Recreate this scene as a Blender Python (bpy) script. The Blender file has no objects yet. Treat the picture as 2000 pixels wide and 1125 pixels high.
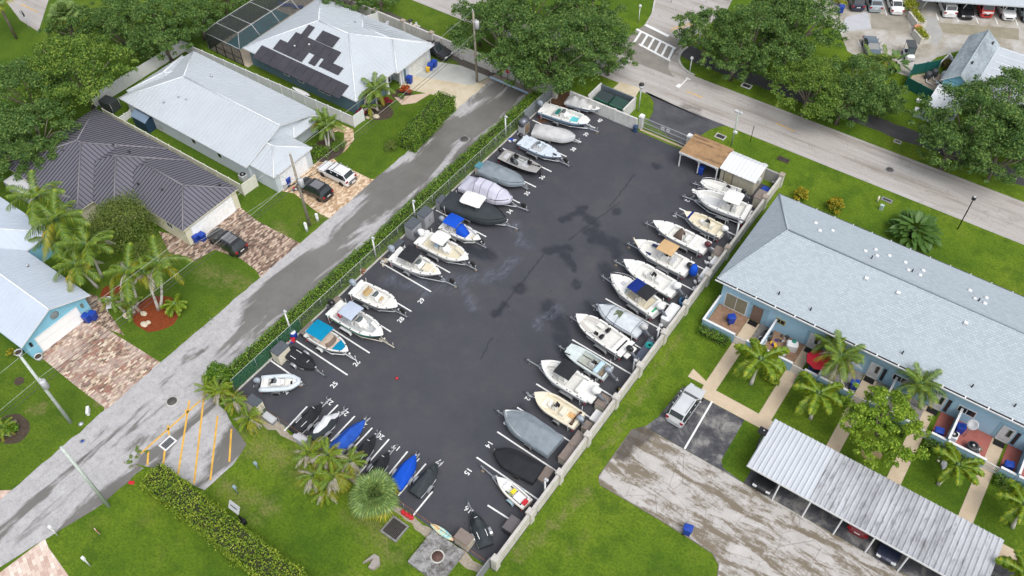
import bpy, math, random
import numpy as np
from mathutils import Vector, Matrix, noise as mnoise
R = math.radians
random.seed(7)
rng = np.random.default_rng(11)
SC = bpy.context.scene
COL = SC.collection

# ------------------------------------------------------------------ camera
H = 70.0
PITCH, ROLL, FPX, HEAD = 0.87047800, -0.02639718, 1715.09, R(36.6)
_d = Vector((0, math.cos(PITCH), -math.sin(PITCH))); _r = Vector((1, 0, 0)); _u = _r.cross(_d)
_c, _s = math.cos(ROLL), math.sin(ROLL)
_r, _u = _c*_r + _s*_u, -_s*_r + _c*_u
_rot = Matrix.Rotation(HEAD, 3, 'Z')
CD, CR, CU = _rot @ _d, _rot @ _r, _rot @ _u
def P(px, py, h=0.0):
    """the point of the place, h metres above the ground, that the photo shows at a pixel"""
    w = CD*FPX + CR*(px-1000) - CU*(py-562.5)
    t = (H-h)/-w.z
    return Vector((w.x*t, w.y*t, h))
cam = bpy.data.cameras.new('camera'); camo = bpy.data.objects.new('camera', cam); COL.objects.link(camo)
camo.matrix_world = Matrix(((CR.x, CU.x, -CD.x, 0), (CR.y, CU.y, -CD.y, 0), (CR.z, CU.z, -CD.z, H), (0, 0, 0, 1)))
cam.sensor_width = 36; cam.lens = FPX/2000*36; cam.clip_start = 1; cam.clip_end = 2000
SC.camera = camo

# ------------------------------------------------------------------ light
w = bpy.data.worlds.new('World'); SC.world = w; w.use_nodes = True
nt = w.node_tree; bg = nt.nodes['Background']
sky = nt.nodes.new('ShaderNodeTexSky'); sky.sky_type = 'NISHITA'; sky.sun_disc = False
SUN_EL, SUN_AZ = R(58), R(114)
sky.sun_elevation = SUN_EL; sky.sun_rotation = SUN_AZ; sky.dust_density = 4; sky.air_density = 1.0
hs = nt.nodes.new('ShaderNodeHueSaturation'); hs.inputs['Saturation'].default_value = 0.35
nt.links.new(sky.outputs[0], hs.inputs['Color']); nt.links.new(hs.outputs[0], bg.inputs[0])
bg.inputs[1].default_value = 0.14
sl = bpy.data.lights.new('sun', 'SUN'); sl.energy = 1.1; sl.angle = R(40); sl.color = (1, .97, .92)
so = bpy.data.objects.new('sun', sl); COL.objects.link(so)
sd = Vector((math.sin(SUN_AZ)*math.cos(SUN_EL), math.cos(SUN_AZ)*math.cos(SUN_EL), math.sin(SUN_EL)))
so.rotation_euler = sd.to_track_quat('Z', 'Y').to_euler()
vs = SC.view_settings; vs.view_transform = 'Standard'; vs.look = 'None'; vs.exposure = 0.56; vs.gamma = 1

# ------------------------------------------------------------------ materials
def lin(c):
    return tuple(((v/255)/12.92 if v/255 <= .04045 else (((v/255)+.055)/1.055)**2.4) for v in c)
MATS = {}
class NT:
    def __init__(s, name):
        s.m = bpy.data.materials.new(name); s.m.use_nodes = True; s.t = s.m.node_tree; s.n = s.t.nodes
        s.b = s.n['Principled BSDF']; s.out = s.n['Material Output']
        s.tc = s.n.new('ShaderNodeTexCoord')
    def link(s, a, b): s.t.links.new(a, b)
    def node(s, typ, **k):
        n = s.n.new(typ)
        for a, v in k.items(): setattr(n, a, v)
        return n
    def co(s, scale=(1, 1, 1), rot=(0, 0, 0), src='Object'):
        mp = s.node('ShaderNodeMapping'); mp.inputs['Scale'].default_value = scale; mp.inputs['Rotation'].default_value = rot
        s.link(s.tc.outputs[src], mp.inputs[0]); return mp.outputs[0]
    def noise(s, scale=1, detail=4, rough=.6, co=None, dist=0):
        n = s.node('ShaderNodeTexNoise'); n.inputs['Scale'].default_value = scale; n.inputs['Detail'].default_value = detail
        n.inputs['Roughness'].default_value = rough; n.inputs['Distortion'].default_value = dist
        s.link(co if co else s.tc.outputs['Object'], n.inputs['Vector']); return n.outputs[0]
    def ramp(s, fac, stops, interp='LINEAR'):
        n = s.node('ShaderNodeValToRGB'); cr = n.color_ramp; cr.interpolation = interp
        while len(cr.elements) < len(stops): cr.elements.new(.5)
        for e, (p, c) in zip(cr.elements, stops):
            e.position = p; e.color = (*(c if hasattr(c, '__len__') else (c, c, c)), 1)
        s.link(fac, n.inputs[0]); return n.outputs[0]
    def mix(s, fac, a, b, mode='MIX'):
        n = s.node('ShaderNodeMix', data_type='RGBA', blend_type=mode)
        for sock, v in ((n.inputs[0], fac), (n.inputs[6], a), (n.inputs[7], b)):
            if hasattr(v, 'is_linked'): s.link(v, sock)
            elif hasattr(v, '__len__'): sock.default_value = (*v[:3], 1)
            else: sock.default_value = v
        return n.outputs[2]
    def math(s, op, a, b=0.0, clamp=False):
        n = s.node('ShaderNodeMath', operation=op, use_clamp=clamp)
        for sock, v in ((n.inputs[0], a), (n.inputs[1], b)):
            if hasattr(v, 'is_linked'): s.link(v, sock)
            else: sock.default_value = v
        return n.outputs[0]
    def bump(s, h, strength=.3, dist=.05):
        n = s.node('ShaderNodeBump'); n.inputs['Strength'].default_value = strength; n.inputs['Distance'].default_value = dist
        s.link(h, n.inputs['Height']); s.link(n.outputs[0], s.b.inputs['Normal'])
    def set(s, **k):
        names = dict(col='Base Color', rough='Roughness', metal='Metallic', spec='Specular IOR Level', coat='Coat Weight', trans='Transmission Weight', alpha='Alpha', ior='IOR')
        for a, v in k.items():
            sock = s.b.inputs[names[a]]
            if hasattr(v, 'is_linked'): s.link(v, sock)
            elif hasattr(v, '__len__'): sock.default_value = (*v[:3], 1)
            else: sock.default_value = v
        return s

def mat(name, rgb, rough=.6, var=.12, scale=3.0, metal=0, spec=.4, bump=0, coat=0, bscale=20):
    """plain procedural paint/plastic/metal: base colour broken by noise. rgb is linear"""
    if name in MATS: return MATS[name]
    t = NT(name.replace('_', ' '))
    n = t.noise(scale, 5, .65)
    lo = tuple(c*(1-var) for c in rgb); hi = tuple(min(1, c*(1+var)) for c in rgb)
    t.set(col=t.ramp(n, [(.3, lo), (.7, hi)]), rough=rough, metal=metal, spec=spec, coat=coat)
    if bump: t.bump(t.noise(bscale, 3), bump, .02)
    MATS[name] = t.m; return t.m

# ------------------------------------------------------------------ mesh builder
class MB:
    def __init__(s): s.v = []; s.f = []; s.mi = []; s.sm = []; s.M = None
    def add(s, vs, fs, mi=0, smooth=False):
        o = len(s.v)
        if s.M is not None: vs = [tuple(s.M @ Vector(p)) for p in vs]
        s.v += [tuple(p) for p in vs]
        for f in fs:
            s.f.append([i+o for i in f]); s.mi.append(mi); s.sm.append(smooth)
        return s
    def box(s, c, d, rz=0, mi=0, taper=1.0, rx=0, ry=0):
        hx, hy, hz = d[0]/2, d[1]/2, d[2]/2
        p = [(-hx, -hy, -hz), (hx, -hy, -hz), (hx, hy, -hz), (-hx, hy, -hz)]
        p += [(x*taper, y*taper, hz) for x, y, _ in p]
        if rz or rx or ry:
            m = Matrix.Rotation(rz, 3, 'Z') @ Matrix.Rotation(ry, 3, 'Y') @ Matrix.Rotation(rx, 3, 'X')
            p = [m @ Vector(q) for q in p]
        p = [(q[0]+c[0], q[1]+c[1], q[2]+c[2]) for q in p]
        return s.add(p, [(0, 3, 2, 1), (4, 5, 6, 7), (0, 1, 5, 4), (1, 2, 6, 5), (2, 3, 7, 6), (3, 0, 4, 7)], mi)
    def bb(s, x0, x1, y0, y1, z0, z1, mi=0): return s.box(((x0+x1)/2, (y0+y1)/2, (z0+z1)/2), (abs(x1-x0), abs(y1-y0), abs(z1-z0)), mi=mi)
    def rbox(s, c, d, r=.06, rz=0, mi=0, n=3, crown=0.0):
        """box with rounded upright corners and a chamfered top edge"""
        hx, hy = d[0]/2, d[1]/2; r = min(r, hx*.98, hy*.98)
        def ring(off, z):
            out = []
            for cx, cy, a0 in ((hx-r, hy-r, 0), (-hx+r, hy-r, 90), (-hx+r, -hy+r, 180), (hx-r, -hy+r, 270)):
                for k in range(n+1):
                    a = R(a0+90*k/n); rr = max(r-off, .001)
                    out.append((cx+math.cos(a)*rr, cy+math.sin(a)*rr, z))
            return out
        z0, z1 = -d[2]/2, d[2]/2; ch = min(r*.5, d[2]*.35)
        rings = [ring(0, z0), ring(0, z1-ch), ring(ch, z1)]
        m = Matrix.Rotation(rz, 3, 'Z'); N = len(rings[0]); vs = []
        for rg in rings: vs += [tuple(m @ Vector(p) + Vector(c)) for p in rg]
        fs = []
        for k in range(2):
            for i in range(N): fs.append((k*N+i, k*N+(i+1) % N, (k+1)*N+(i+1) % N, (k+1)*N+i))
        if crown:
            vs.append((c[0], c[1], c[2]+z1+crown)); q = len(vs)-1
            for i in range(N): fs.append((2*N+i, 2*N+(i+1) % N, q))
        else: fs.append([2*N+i for i in range(N)])
        fs.append([i for i in range(N)][::-1])
        return s.add(vs, fs, mi)
    def prism(s, poly, z0, z1, mi=0, cap=True):
        n = len(poly)
        a = sum(poly[i][0]*poly[(i+1) % n][1]-poly[(i+1) % n][0]*poly[i][1] for i in range(n))
        if a < 0: poly = list(poly)[::-1]
        vs = [(x, y, z0) for x, y, *_ in poly]+[(x, y, z1) for x, y, *_ in poly]
        fs = [(i, (i+1) % n, n+(i+1) % n, n+i) for i in range(n)]
        if cap: fs += [[n+i for i in range(n)], [i for i in range(n)][::-1]]
        return s.add(vs, fs, mi)
    def sheet(s, poly, z, mi=0):
        n = len(poly)
        a = sum(poly[i][0]*poly[(i+1) % n][1]-poly[(i+1) % n][0]*poly[i][1] for i in range(n))
        if a < 0: poly = list(poly)[::-1]
        return s.add([(p[0], p[1], z) for p in poly], [list(range(n))], mi)
    def tube(s, path, r, n=6, mi=0, cap=True, smooth=True):
        path = [Vector(p) for p in path]; rs = r if hasattr(r, '__len__') else [r]*len(path)
        vs = []; up = Vector((0, 0, 1))
        for i, p in enumerate(path):
            t = (path[min(i+1, len(path)-1)]-path[max(i-1, 0)])
            t = t.normalized() if t.length > 1e-9 else up
            a = t.cross(up)
            if a.length < .05: a = t.cross(Vector((1, 0, 0)))
            a.normalize(); b = t.cross(a)
            for k in range(n):
                an = 2*math.pi*k/n
                vs.append(tuple(p+a*math.cos(an)*rs[i]+b*math.sin(an)*rs[i]))
        fs = []
        for i in range(len(path)-1):
            for k in range(n): fs.append((i*n+k, i*n+(k+1) % n, (i+1)*n+(k+1) % n, (i+1)*n+k))
        if cap: fs += [[k for k in range(n)][::-1], [(len(path)-1)*n+k for k in range(n)]]
        return s.add(vs, fs, mi, smooth)
    def lathe(s, prof, n=16, c=(0, 0, 0), mi=0, axis='z', smooth=True):
        vs = []
        for r_, z in prof:
            for k in range(n):
                a = 2*math.pi*k/n; p = (r_*math.cos(a), r_*math.sin(a), z)
                if axis == 'y': p = (p[0], p[2], -p[1])
                if axis == 'x': p = (p[2], p[1], -p[0])
                vs.append((p[0]+c[0], p[1]+c[1], p[2]+c[2]))
        fs = []
        for i in range(len(prof)-1):
            for k in range(n): fs.append((i*n+k, i*n+(k+1) % n, (i+1)*n+(k+1) % n, (i+1)*n+k))
        fs += [[k for k in range(n)][::-1], [(len(prof)-1)*n+k for k in range(n)]]
        return s.add(vs, fs, mi, smooth)
    def grid(s, rows, mi=0, smooth=True, closed=False, matf=None):
        n = len(rows[0]); vs = [p for r_ in rows for p in r_]; o = len(s.v)
        if s.M is not None: vs = [tuple(s.M @ Vector(p)) for p in vs]
        s.v += [tuple(p) for p in vs]
        for i in range(len(rows)-1):
            for k in range(n if closed else n-1):
                s.f.append([o+i*n+k, o+i*n+(k+1) % n, o+(i+1)*n+(k+1) % n, o+(i+1)*n+k])
                s.mi.append(matf(i, k) if matf else mi); s.sm.append(smooth)
        return s
    def build(s, name, mats, parent=None):
        me = bpy.data.meshes.new(name); me.from_pydata(s.v, [], s.f)
        mats = mats if isinstance(mats, (list, tuple)) else [mats]
        for m in mats: me.materials.append(m)
        me.polygons.foreach_set('material_index', s.mi); me.polygons.foreach_set('use_smooth', s.sm)
        me.update()
        o = bpy.data.objects.new(name, me); COL.objects.link(o)
        if parent is not None: o.parent = parent
        return o

def tag(o, label=None, cat=None, group=None, kind=None):
    if label: o['label'] = label
    if cat: o['category'] = cat
    if group: o['group'] = group
    if kind: o['kind'] = kind
    return o
def thing(name, label, cat, loc=(0, 0, 0), rz=0, group=None):
    o = bpy.data.objects.new(name, None); COL.objects.link(o); o.empty_display_size = .3
    o.location = loc; o.rotation_euler = (0, 0, rz)
    return tag(o, label, cat, group)
def struct(o): o['kind'] = 'structure'; return o
def dup(o, loc=None, rz=None, label=None, group=None, scale=None, parent=None):
    c = o.copy(); COL.objects.link(c)
    if parent is not None: c.parent = parent
    if loc is not None: c.location = loc
    if rz is not None: c.rotation_euler = (0, 0, rz)
    if scale is not None: c.scale = scale if hasattr(scale, '__len__') else (scale,)*3
    if label: c['label'] = label
    if group: c['group'] = group
    for ch in list(o.children): dup(ch, parent=c)
    return c
def share(name, data, parent, loc=(0, 0, 0), rot=(0, 0, 0), scale=(1, 1, 1)):
    o = bpy.data.objects.new(name, data); COL.objects.link(o); o.parent = parent
    o.location = loc; o.rotation_euler = rot; o.scale = scale
    return o
def smoothstep(a, b, x):
    t = max(0, min(1, (x-a)/(b-a))); return t*t*(3-2*t)

# common materials
WHITE = mat('white_paint', (.66, .67, .68), .45, .06)
GEL = mat('white_gelcoat', (.68, .68, .66), .28, .05, 1.5, spec=.5)
CREAM = mat('cream_gelcoat', (.68, .63, .50), .35, .06, 1.5)
GALV = mat('galvanised_steel', (.42, .44, .46), .42, .2, 6, metal=.6)
ALU = mat('aluminium', (.55, .57, .6), .35, .15, 6, metal=.7)
BLACK = mat('black_plastic', (.012, .012, .014), .45, .3, 6)
RUB = mat('tyre_rubber', (.018, .018, .018), .8, .3, 8)
DGREY = mat('dark_grey', (.06, .065, .07), .55, .2, 5)
GREY = mat('mid_grey', (.22, .23, .25), .55, .15, 5)
LGREY = mat('light_grey', (.45, .46, .48), .55, .1, 5)
CHROME = mat('stainless', (.62, .63, .65), .25, .08, 5, metal=.9)
BLUEBIN = mat('blue_bin_plastic', (.012, .05, .32), .45, .15, 4)
RED = mat('red_plastic', (.5, .02, .03), .45, .15, 5)
WOOD = mat('weathered_wood', (.22, .16, .1), .8, .3, 8, bump=.3)
POLEWOOD = mat('pole_wood', (.26, .235, .19), .85, .25, 4, bump=.3)
GLASS = mat('dark_glass', (.018, .025, .028), .08, .3, 2, spec=.7)
CONC = mat('concrete', (.42, .41, .385), .85, .25, 1.2, bump=.3)
# ------------------------------------------------------------------ ground materials
def seg_mask(t, co, segs, soft=.5, wob=1.1, scale=.8):
    """union of soft blobs (x0,y0,x1,y1,r) with a ragged outline, for stains that lie on a surface"""
    n = t.node('ShaderNodeTexNoise'); n.inputs['Scale'].default_value = scale; n.inputs['Detail'].default_value = 5
    t.link(co, n.inputs['Vector'])
    v = t.node('ShaderNodeVectorMath', operation='MULTIPLY_ADD'); t.link(n.outputs['Color'], v.inputs[0])
    v.inputs[1].default_value = (wob*2, wob*2, 0); t.link(co, v.inputs[2])
    off = t.node('ShaderNodeVectorMath', operation='SUBTRACT'); t.link(v.outputs[0], off.inputs[0]); off.inputs[1].default_value = (wob, wob, 0)
    sx = t.node('ShaderNodeSeparateXYZ'); t.link(off.outputs[0], sx.inputs[0])
    tot = None
    for (x0, y0, x1, y1, r_) in segs:
        L = math.hypot(x1-x0, y1-y0); a = math.atan2(y1-y0, x1-x0); cx, cy = (x0+x1)/2, (y0+y1)/2
        dx = t.math('SUBTRACT', sx.outputs[0], cx); dy = t.math('SUBTRACT', sx.outputs[1], cy)
        ca, sa = math.cos(a), math.sin(a)
        u = t.math('ADD', t.math('MULTIPLY', dx, ca), t.math('MULTIPLY', dy, sa))
        v_ = t.math('SUBTRACT', t.math('MULTIPLY', dy, ca), t.math('MULTIPLY', dx, sa))
        u = t.math('MAXIMUM', t.math('SUBTRACT', t.math('ABSOLUTE', u), L/2), 0)
        d = t.math('SQRT', t.math('ADD', t.math('MULTIPLY', u, u), t.math('MULTIPLY', v_, v_)))
        k = t.math('DIVIDE', t.math('SUBTRACT', r_, d), soft*r_, True)
        tot = k if tot is None else t.math('MAXIMUM', tot, k)
    return tot
def PX(*q):
    out = []
    for i in range(0, len(q), 5):
        a, b = P(q[i], q[i+1]), P(q[i+2], q[i+3]); out.append((a.x, a.y, b.x, b.y, q[i+4]))
    return out
def m_grass():
    t = NT('lawn grass'); co = t.tc.outputs['Object']
    big = t.noise(.075, 5, .62); mid = t.noise(.45, 6, .7); fine = t.noise(4.5, 5, .75); blade = t.noise(14, 3, .8)
    base = t.ramp(big, [(.30, (.064, .130, .010)), (.44, (.104, .180, .013)), (.56, (.142, .220, .016)), (.70, (.195, .252, .026))])
    c = t.mix(t.ramp(mid, [(.46, 0), (.64, .7)]), base, (.046, .105, .009))
    sx = t.node('ShaderNodeSeparateXYZ'); t.link(co, sx.inputs[0])
    yard = t.math('DIVIDE', t.math('SUBTRACT', -57.5, sx.outputs[0]), 1.5, True)          # the house lots wear a darker turf
    c = t.mix(t.math('MULTIPLY', yard, .45), c, (.055, .105, .012))
    worn = seg_mask(t, co, PX(490, 860, 620, 930, 2.2, 440, 950, 520, 1000, 1.6, 400, 530, 480, 560, 1.8, 610, 430, 640, 420, .9, 90, 795, 60, 800, .8, 760, 930, 900, 1040, 1.6, 1010, 1090, 1150, 960, .8, 1180, 880, 1330, 650, .5, 700, 1000, 760, 1080, 1.8, 180, 770, 195, 785, .8, 545, 440, 560, 470, 1.0, 330, 500, 300, 480, 2.0, 1110, 1080, 1114, 1084, .5), .95, 1.4, .9)
    dry = t.ramp(t.noise(.8, 6, .75), [(.40, 0), (.66, 1)])
    c = t.mix(t.math('MULTIPLY', worn, t.math('MULTIPLY', dry, .85)), c, (.27, .225, .105))
    d2 = t.ramp(t.noise(.3, 6, .72), [(.58, 0), (.72, .4)]); c = t.mix(d2, c, (.185, .185, .055))
    c = t.mix(t.ramp(fine, [(.36, .75), (.6, 0)]), c, (.036, .074, .008))
    c = t.mix(t.ramp(blade, [(.55, 0), (.75, .45)]), c, (.19, .26, .035))
    t.set(col=c, rough=.9, spec=.12); t.bump(t.noise(9, 4, .8), .9, .08); return t.m
GRASS = m_grass()
def m_lot():
    t = NT('sealed asphalt'); co = t.tc.outputs['Object']
    big = t.noise(.13, 5, .6); mid = t.noise(.7, 6, .7); fine = t.noise(9, 4, .8); tint = t.noise(.3, 5, .7, t.co((1, 1, 1), (0, 0, 1)))
    base = t.ramp(big, [(.3, (.046, .049, .060)), (.7, (.070, .072, .083))])
    base = t.mix(t.ramp(tint, [(.45, 0), (.7, .6)]), base, (.088, .081, .087))
    base = t.mix(t.ramp(mid, [(.35, .45), (.6, 0)]), base, (.050, .054, .069))
    base = t.mix(t.ramp(fine, [(.4, .3), (.65, 0)]), base, (.04, .042, .05))
    wet = seg_mask(t, co, PX(1138, 408, 1100, 430, .7, 1130, 412, 1165, 440, .8, 1165, 440, 1155, 470, .7, 1150, 452, 1200, 480, 1.1, 1200, 470, 1205, 500, .9,
        1065, 490, 1110, 485, .8, 1100, 490, 1120, 525, .7, 1203, 410, 1203, 414, .7, 1015, 560, 1015, 565, 1.0, 965, 615, 985, 597, .7, 1070, 600, 1095, 640, 1.3,
        1095, 650, 1110, 700, 1.2, 1150, 600, 1185, 640, 1.2, 880, 480, 960, 500, 1.0, 1180, 520, 1210, 560, 1.0, 1125, 550, 1128, 560, .6, 1020, 800, 1000, 830, .9, 1280, 322, 1282, 325, .7, 880, 470, 900, 500, 1.3), .6, .7, 1.0)
    grain = t.noise(1.6, 5, .7)
    wet = t.math('MULTIPLY', wet, t.ramp(grain, [(.3, .6), (.5, 1)]))
    c = t.mix(t.math('MULTIPLY', wet, .66), base, (.018, .021, .030))
    pale = seg_mask(t, co, PX(760, 545, 830, 565, 1.2, 860, 560, 960, 540, 1.3, 960, 540, 1000, 510, 1.0, 900, 560, 930, 600, 1.0, 1040, 640, 1090, 600, .7, 1130, 260, 1160, 250, .8, 1000, 440, 1030, 480, .8), .9, 1.6, .5)
    streak = t.noise(1.1, 6, .75, t.co((1.6, .5, 1), (0, 0, .6)), 1.5)
    pale = t.math('MULTIPLY', pale, t.ramp(streak, [(.42, 0), (.7, 1)]))
    c = t.mix(t.math('MULTIPLY', pale, .55), c, (.16, .19, .25))
    spots = t.ramp(t.noise(2.3, 2, .5), [(.0, 0), (.745, 0), (.76, 1)])
    c = t.mix(t.math('MULTIPLY', spots, .7), c, (.02, .02, .024))
    # long thin drip tracks of passing trailers
    trk = seg_mask(t, co, PX(1060, 500, 965, 620, .16, 1210, 395, 1110, 470, .14, 1240, 340, 1190, 405, .14, 940, 700, 960, 660, .13), .8, .25, 1.2)
    c = t.mix(t.math('MULTIPLY', trk, .55), c, (.02, .022, .028))
    t.set(col=c, rough=t.ramp(wet, [(0, .78), (1, .42)]), spec=.3); t.bump(fine, .25, .02); return t.m
def m_lane():
    t = NT('patched lane asphalt'); co = t.tc.outputs['Object']
    st = t.noise(.26, 5, .58, t.co((1.5, .30, 1)), .5); fine = t.noise(6, 5, .75); big = t.noise(.16, 3)
    sx = t.node('ShaderNodeSeparateXYZ'); t.link(co, sx.inputs[0])
    y = t.math('DIVIDE', t.math('SUBTRACT', 62, sx.outputs[1]), 75, True)            # the lower end of the lane is worn paler
    e = t.math('DIVIDE', t.math('SUBTRACT', -55.7, sx.outputs[0]), 2.6, True)         # so is the house side
    bias = t.math('ADD', t.math('MULTIPLY', y, .20), t.math('MULTIPLY', e, .14))
    k = t.ramp(t.math('ADD', st, bias), [(.575, 0), (.64, 1)])
    k = t.math('MULTIPLY', k, t.ramp(t.noise(2.2, 5, .7), [(.25, .55), (.5, 1)]))
    dark = t.ramp(big, [(.35, (.125, .120, .112)), (.65, (.175, .170, .162))])
    light = t.ramp(t.noise(.8, 5), [(.3, (.37, .365, .375)), (.7, (.46, .455, .465))])
    c = t.mix(k, dark, light); c = t.mix(t.ramp(fine, [(.38, .22), (.6, 0)]), c, (.11, .11, .11))
    crack = t.ramp(t.noise(.9, 2, .5, t.co((1, .5, 1)), 1.2), [(.485, 0), (.5, .5), (.515, 0)])
    c = t.mix(t.math('MULTIPLY', crack, .35), c, (.07, .07, .07))
    t.set(col=c, rough=.85, spec=.25); t.bump(fine, .3, .02); return t.m
def m_road():
    t = NT('worn road'); co = t.tc.outputs['Object']
    st = t.noise(.9, 6, .65, t.co((.06, 1, 1))); fine = t.noise(7, 5, .75); mid = t.noise(.5, 5, .65, t.co((.3, 1, 1)))
    c = t.ramp(st, [(.28, (.22, .195, .17)), (.46, (.39, .365, .345)), (.72, (.47, .455, .45))])
    c = t.mix(t.ramp(mid, [(.56, 0), (.72, .45)]), c, (.22, .19, .165))
    c = t.mix(t.ramp(fine, [(.38, .3), (.6, 0)]), c, (.16, .15, .14))
    crack = t.ramp(t.noise(.35, 3, .5, t.co((.5, 1, 1)), 1.5), [(.492, 0), (.5, .6), (.508, 0)])
    c = t.mix(t.math('MULTIPLY', crack, .6), c, (.09, .08, .075))
    st2 = seg_mask(t, co, PX(1270, 195, 1360, 225, 1.0, 1335, 205, 1360, 215, .8), .9, 1.0, .8)
    c = t.mix(t.math('MULTIPLY', st2, .6), c, (.09, .075, .06))
    t.set(col=c, rough=.85, spec=.25); t.bump(fine, .3, .02); return t.m
def m_court():
    t = NT('worn concrete court'); co = t.tc.outputs['Object']
    n1 = t.noise(1.0, 7, .68, t.co((.25, 1, 1)), .4); n2 = t.noise(2.4, 6, .75); fine = t.noise(10, 4, .8)
    pale = t.ramp(t.noise(.7, 5), [(.3, (.38, .365, .35)), (.7, (.50, .485, .475))])
    k = t.ramp(t.math('ADD', t.math('MULTIPLY', n1, .75), t.math('MULTIPLY', n2, .25)), [(.45, 1), (.53, 0)])
    c = t.mix(k, pale, (.17, .145, .108))
    vo = t.node('ShaderNodeTexVoronoi', feature='DISTANCE_TO_EDGE'); vo.inputs['Scale'].default_value = .30
    wn = t.node('ShaderNodeTexNoise'); wn.inputs['Scale'].default_value = 1.3; wn.inputs['Detail'].default_value = 4
    mx = t.node('ShaderNodeVectorMath', operation='MULTIPLY_ADD'); t.link(wn.outputs['Color'], mx.inputs[0]); mx.inputs[1].default_value = (1.6, 1.6, 0)
    t.link(co, mx.inputs[2]); t.link(mx.outputs[0], vo.inputs['Vector'])
    c = t.mix(t.ramp(vo.outputs['Distance'], [(0, .5), (.012, 0)]), c, (.12, .10, .08))
    wet = seg_mask(t, co, PX(1248, 838, 1215, 885, 1.1, 1275, 840, 1245, 865, .7), .6, .5, .9)
    c = t.mix(t.math('MULTIPLY', wet, .85), c, (.055, .047, .04))
    c = t.mix(t.ramp(fine, [(.38, .25), (.6, 0)]), c, (.2, .17, .14))
    t.set(col=c, rough=.88, spec=.2); t.bump(n2, .3, .02); return t.m
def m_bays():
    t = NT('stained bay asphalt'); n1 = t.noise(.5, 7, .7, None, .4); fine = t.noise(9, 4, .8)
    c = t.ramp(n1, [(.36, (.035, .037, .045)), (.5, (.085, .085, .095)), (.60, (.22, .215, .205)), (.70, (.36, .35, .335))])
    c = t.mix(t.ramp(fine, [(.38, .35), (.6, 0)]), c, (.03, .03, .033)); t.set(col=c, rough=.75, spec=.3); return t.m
def m_noise(name, stops, scale=1.2, detail=6, fine=.25, rough=.85, stretch=(1, 1, 1)):
    t = NT(name); c = t.ramp(t.noise(scale, detail, .7, t.co(stretch)), stops); f = t.noise(11, 4, .8)
    d = tuple(x*.45 for x in stops[0][1]); c = t.mix(t.ramp(f, [(.36, fine), (.6, 0)]), c, d)
    t.set(col=c, rough=rough, spec=.25); t.bump(f, .3, .02); return t.m
def m_paver(name, stops, size=(.24, .12), rot=0, mortar=(.2, .17, .14), wash=None, washk=.5):
    t = NT(name)
    br = t.node('ShaderNodeTexBrick'); br.inputs['Scale'].default_value = 1; br.inputs['Brick Width'].default_value = size[0]
    br.inputs['Row Height'].default_value = size[1]; br.inputs['Mortar Size'].default_value = .006; br.inputs['Mortar Smooth'].default_value = .3
    br.inputs['Color1'].default_value = (0, 0, 0, 1); br.inputs['Color2'].default_value = (1, 1, 1, 1); br.inputs['Mortar'].default_value = (.5, .5, .5, 1)
    t.link(t.co((1, 1, 1), (0, 0, rot)), br.inputs[0])
    n = t.noise(.8, 5, .7)
    f = t.math('ADD', t.math('MULTIPLY', br.outputs[0], .8), t.math('MULTIPLY', n, .25))
    c = t.ramp(f, stops, 'CONSTANT' if len(stops) > 4 else 'LINEAR')
    c = t.mix(br.outputs[1], c, mortar)
    if wash: c = t.mix(t.ramp(t.noise(.35, 5, .65), [(.45, 0), (.65, washk)]), c, wash)
    c = t.mix(t.ramp(t.noise(14, 3, .8), [(.36, .25), (.6, 0)]), c, (.12, .09, .07))
    t.set(col=c, rough=.85, spec=.2); return t.m
LOT = m_lot(); LANE = m_lane(); ROAD = m_road(); COURT = m_court(); BAYS = m_bays()
WALK = m_noise('tan sidewalk', [(.3, (.50, .40, .285)), (.7, (.60, .50, .375))], .7)
DRIVE_CONC = m_noise('stained concrete drive', [(.3, (.44, .365, .245)), (.5, (.54, .475, .355)), (.7, (.62, .57, .46))], .5)
GREY_CONC = m_noise('grey concrete drive', [(.3, (.36, .37, .355)), (.7, (.48, .485, .46))], .4)
PARK_CONC = m_noise('pale car park concrete', [(.32, (.23, .205, .160)), (.46, (.35, .325, .28)), (.62, (.46, .45, .435))], .33, 7, .2, .85, (1, .8, 1))
PATH = m_noise('dark path asphalt', [(.3, (.055, .054, .058)), (.7, (.095, .093, .097))], .5)
ENTRY = m_noise('entry asphalt', [(.3, (.045, .047, .056)), (.5, (.075, .077, .088)), (.7, (.105, .105, .115))], .35)
GRAVEL = m_noise('gravel', [(.3, (.25, .21, .16)), (.7, (.44, .40, .33))], 5, 6, .4)
MULCH = m_noise('red mulch', [(.3, (.15, .032, .010)), (.7, (.28, .065, .018))], 3, 6, .5)
SOIL = m_noise('dark soil', [(.3, (.05, .036, .026)), (.7, (.10, .075, .055))], 2.5, 6, .5)
PAV1 = m_paver('mixed brick pavers', [(0, (.15, .105, .08)), (.22, (.27, .165, .125)), (.40, (.36, .26, .195)), (.55, (.52, .42, .31)), (.70, (.30, .135, .105)), (.82, (.70, .60, .47))], (.40, .19), R(90), wash=(.50, .41, .37), washk=.75)
PAV2 = m_paver('brown brick pavers', [(0, (.10, .075, .06)), (.25, (.19, .125, .095)), (.45, (.28, .20, .155)), (.62, (.40, .30, .23)), (.8, (.54, .43, .34))], (.40, .19), R(90))
PAV3 = m_paver('tan brick pavers', [(0, (.36, .24, .145)), (.25, (.46, .32, .20)), (.45, (.56, .41, .27)), (.62, (.64, .50, .36)), (.8, (.74, .60, .46))], (.36, .19), R(90), mortar=(.3, .22, .14))
PAV4 = m_paver('pale herringbone pavers', [(0, (.44, .30, .25)), (.3, (.56, .42, .36)), (.6, (.66, .54, .47)), (.85, (.75, .65, .58))], (.6, .3), R(20), mortar=(.3, .22, .19))
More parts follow.
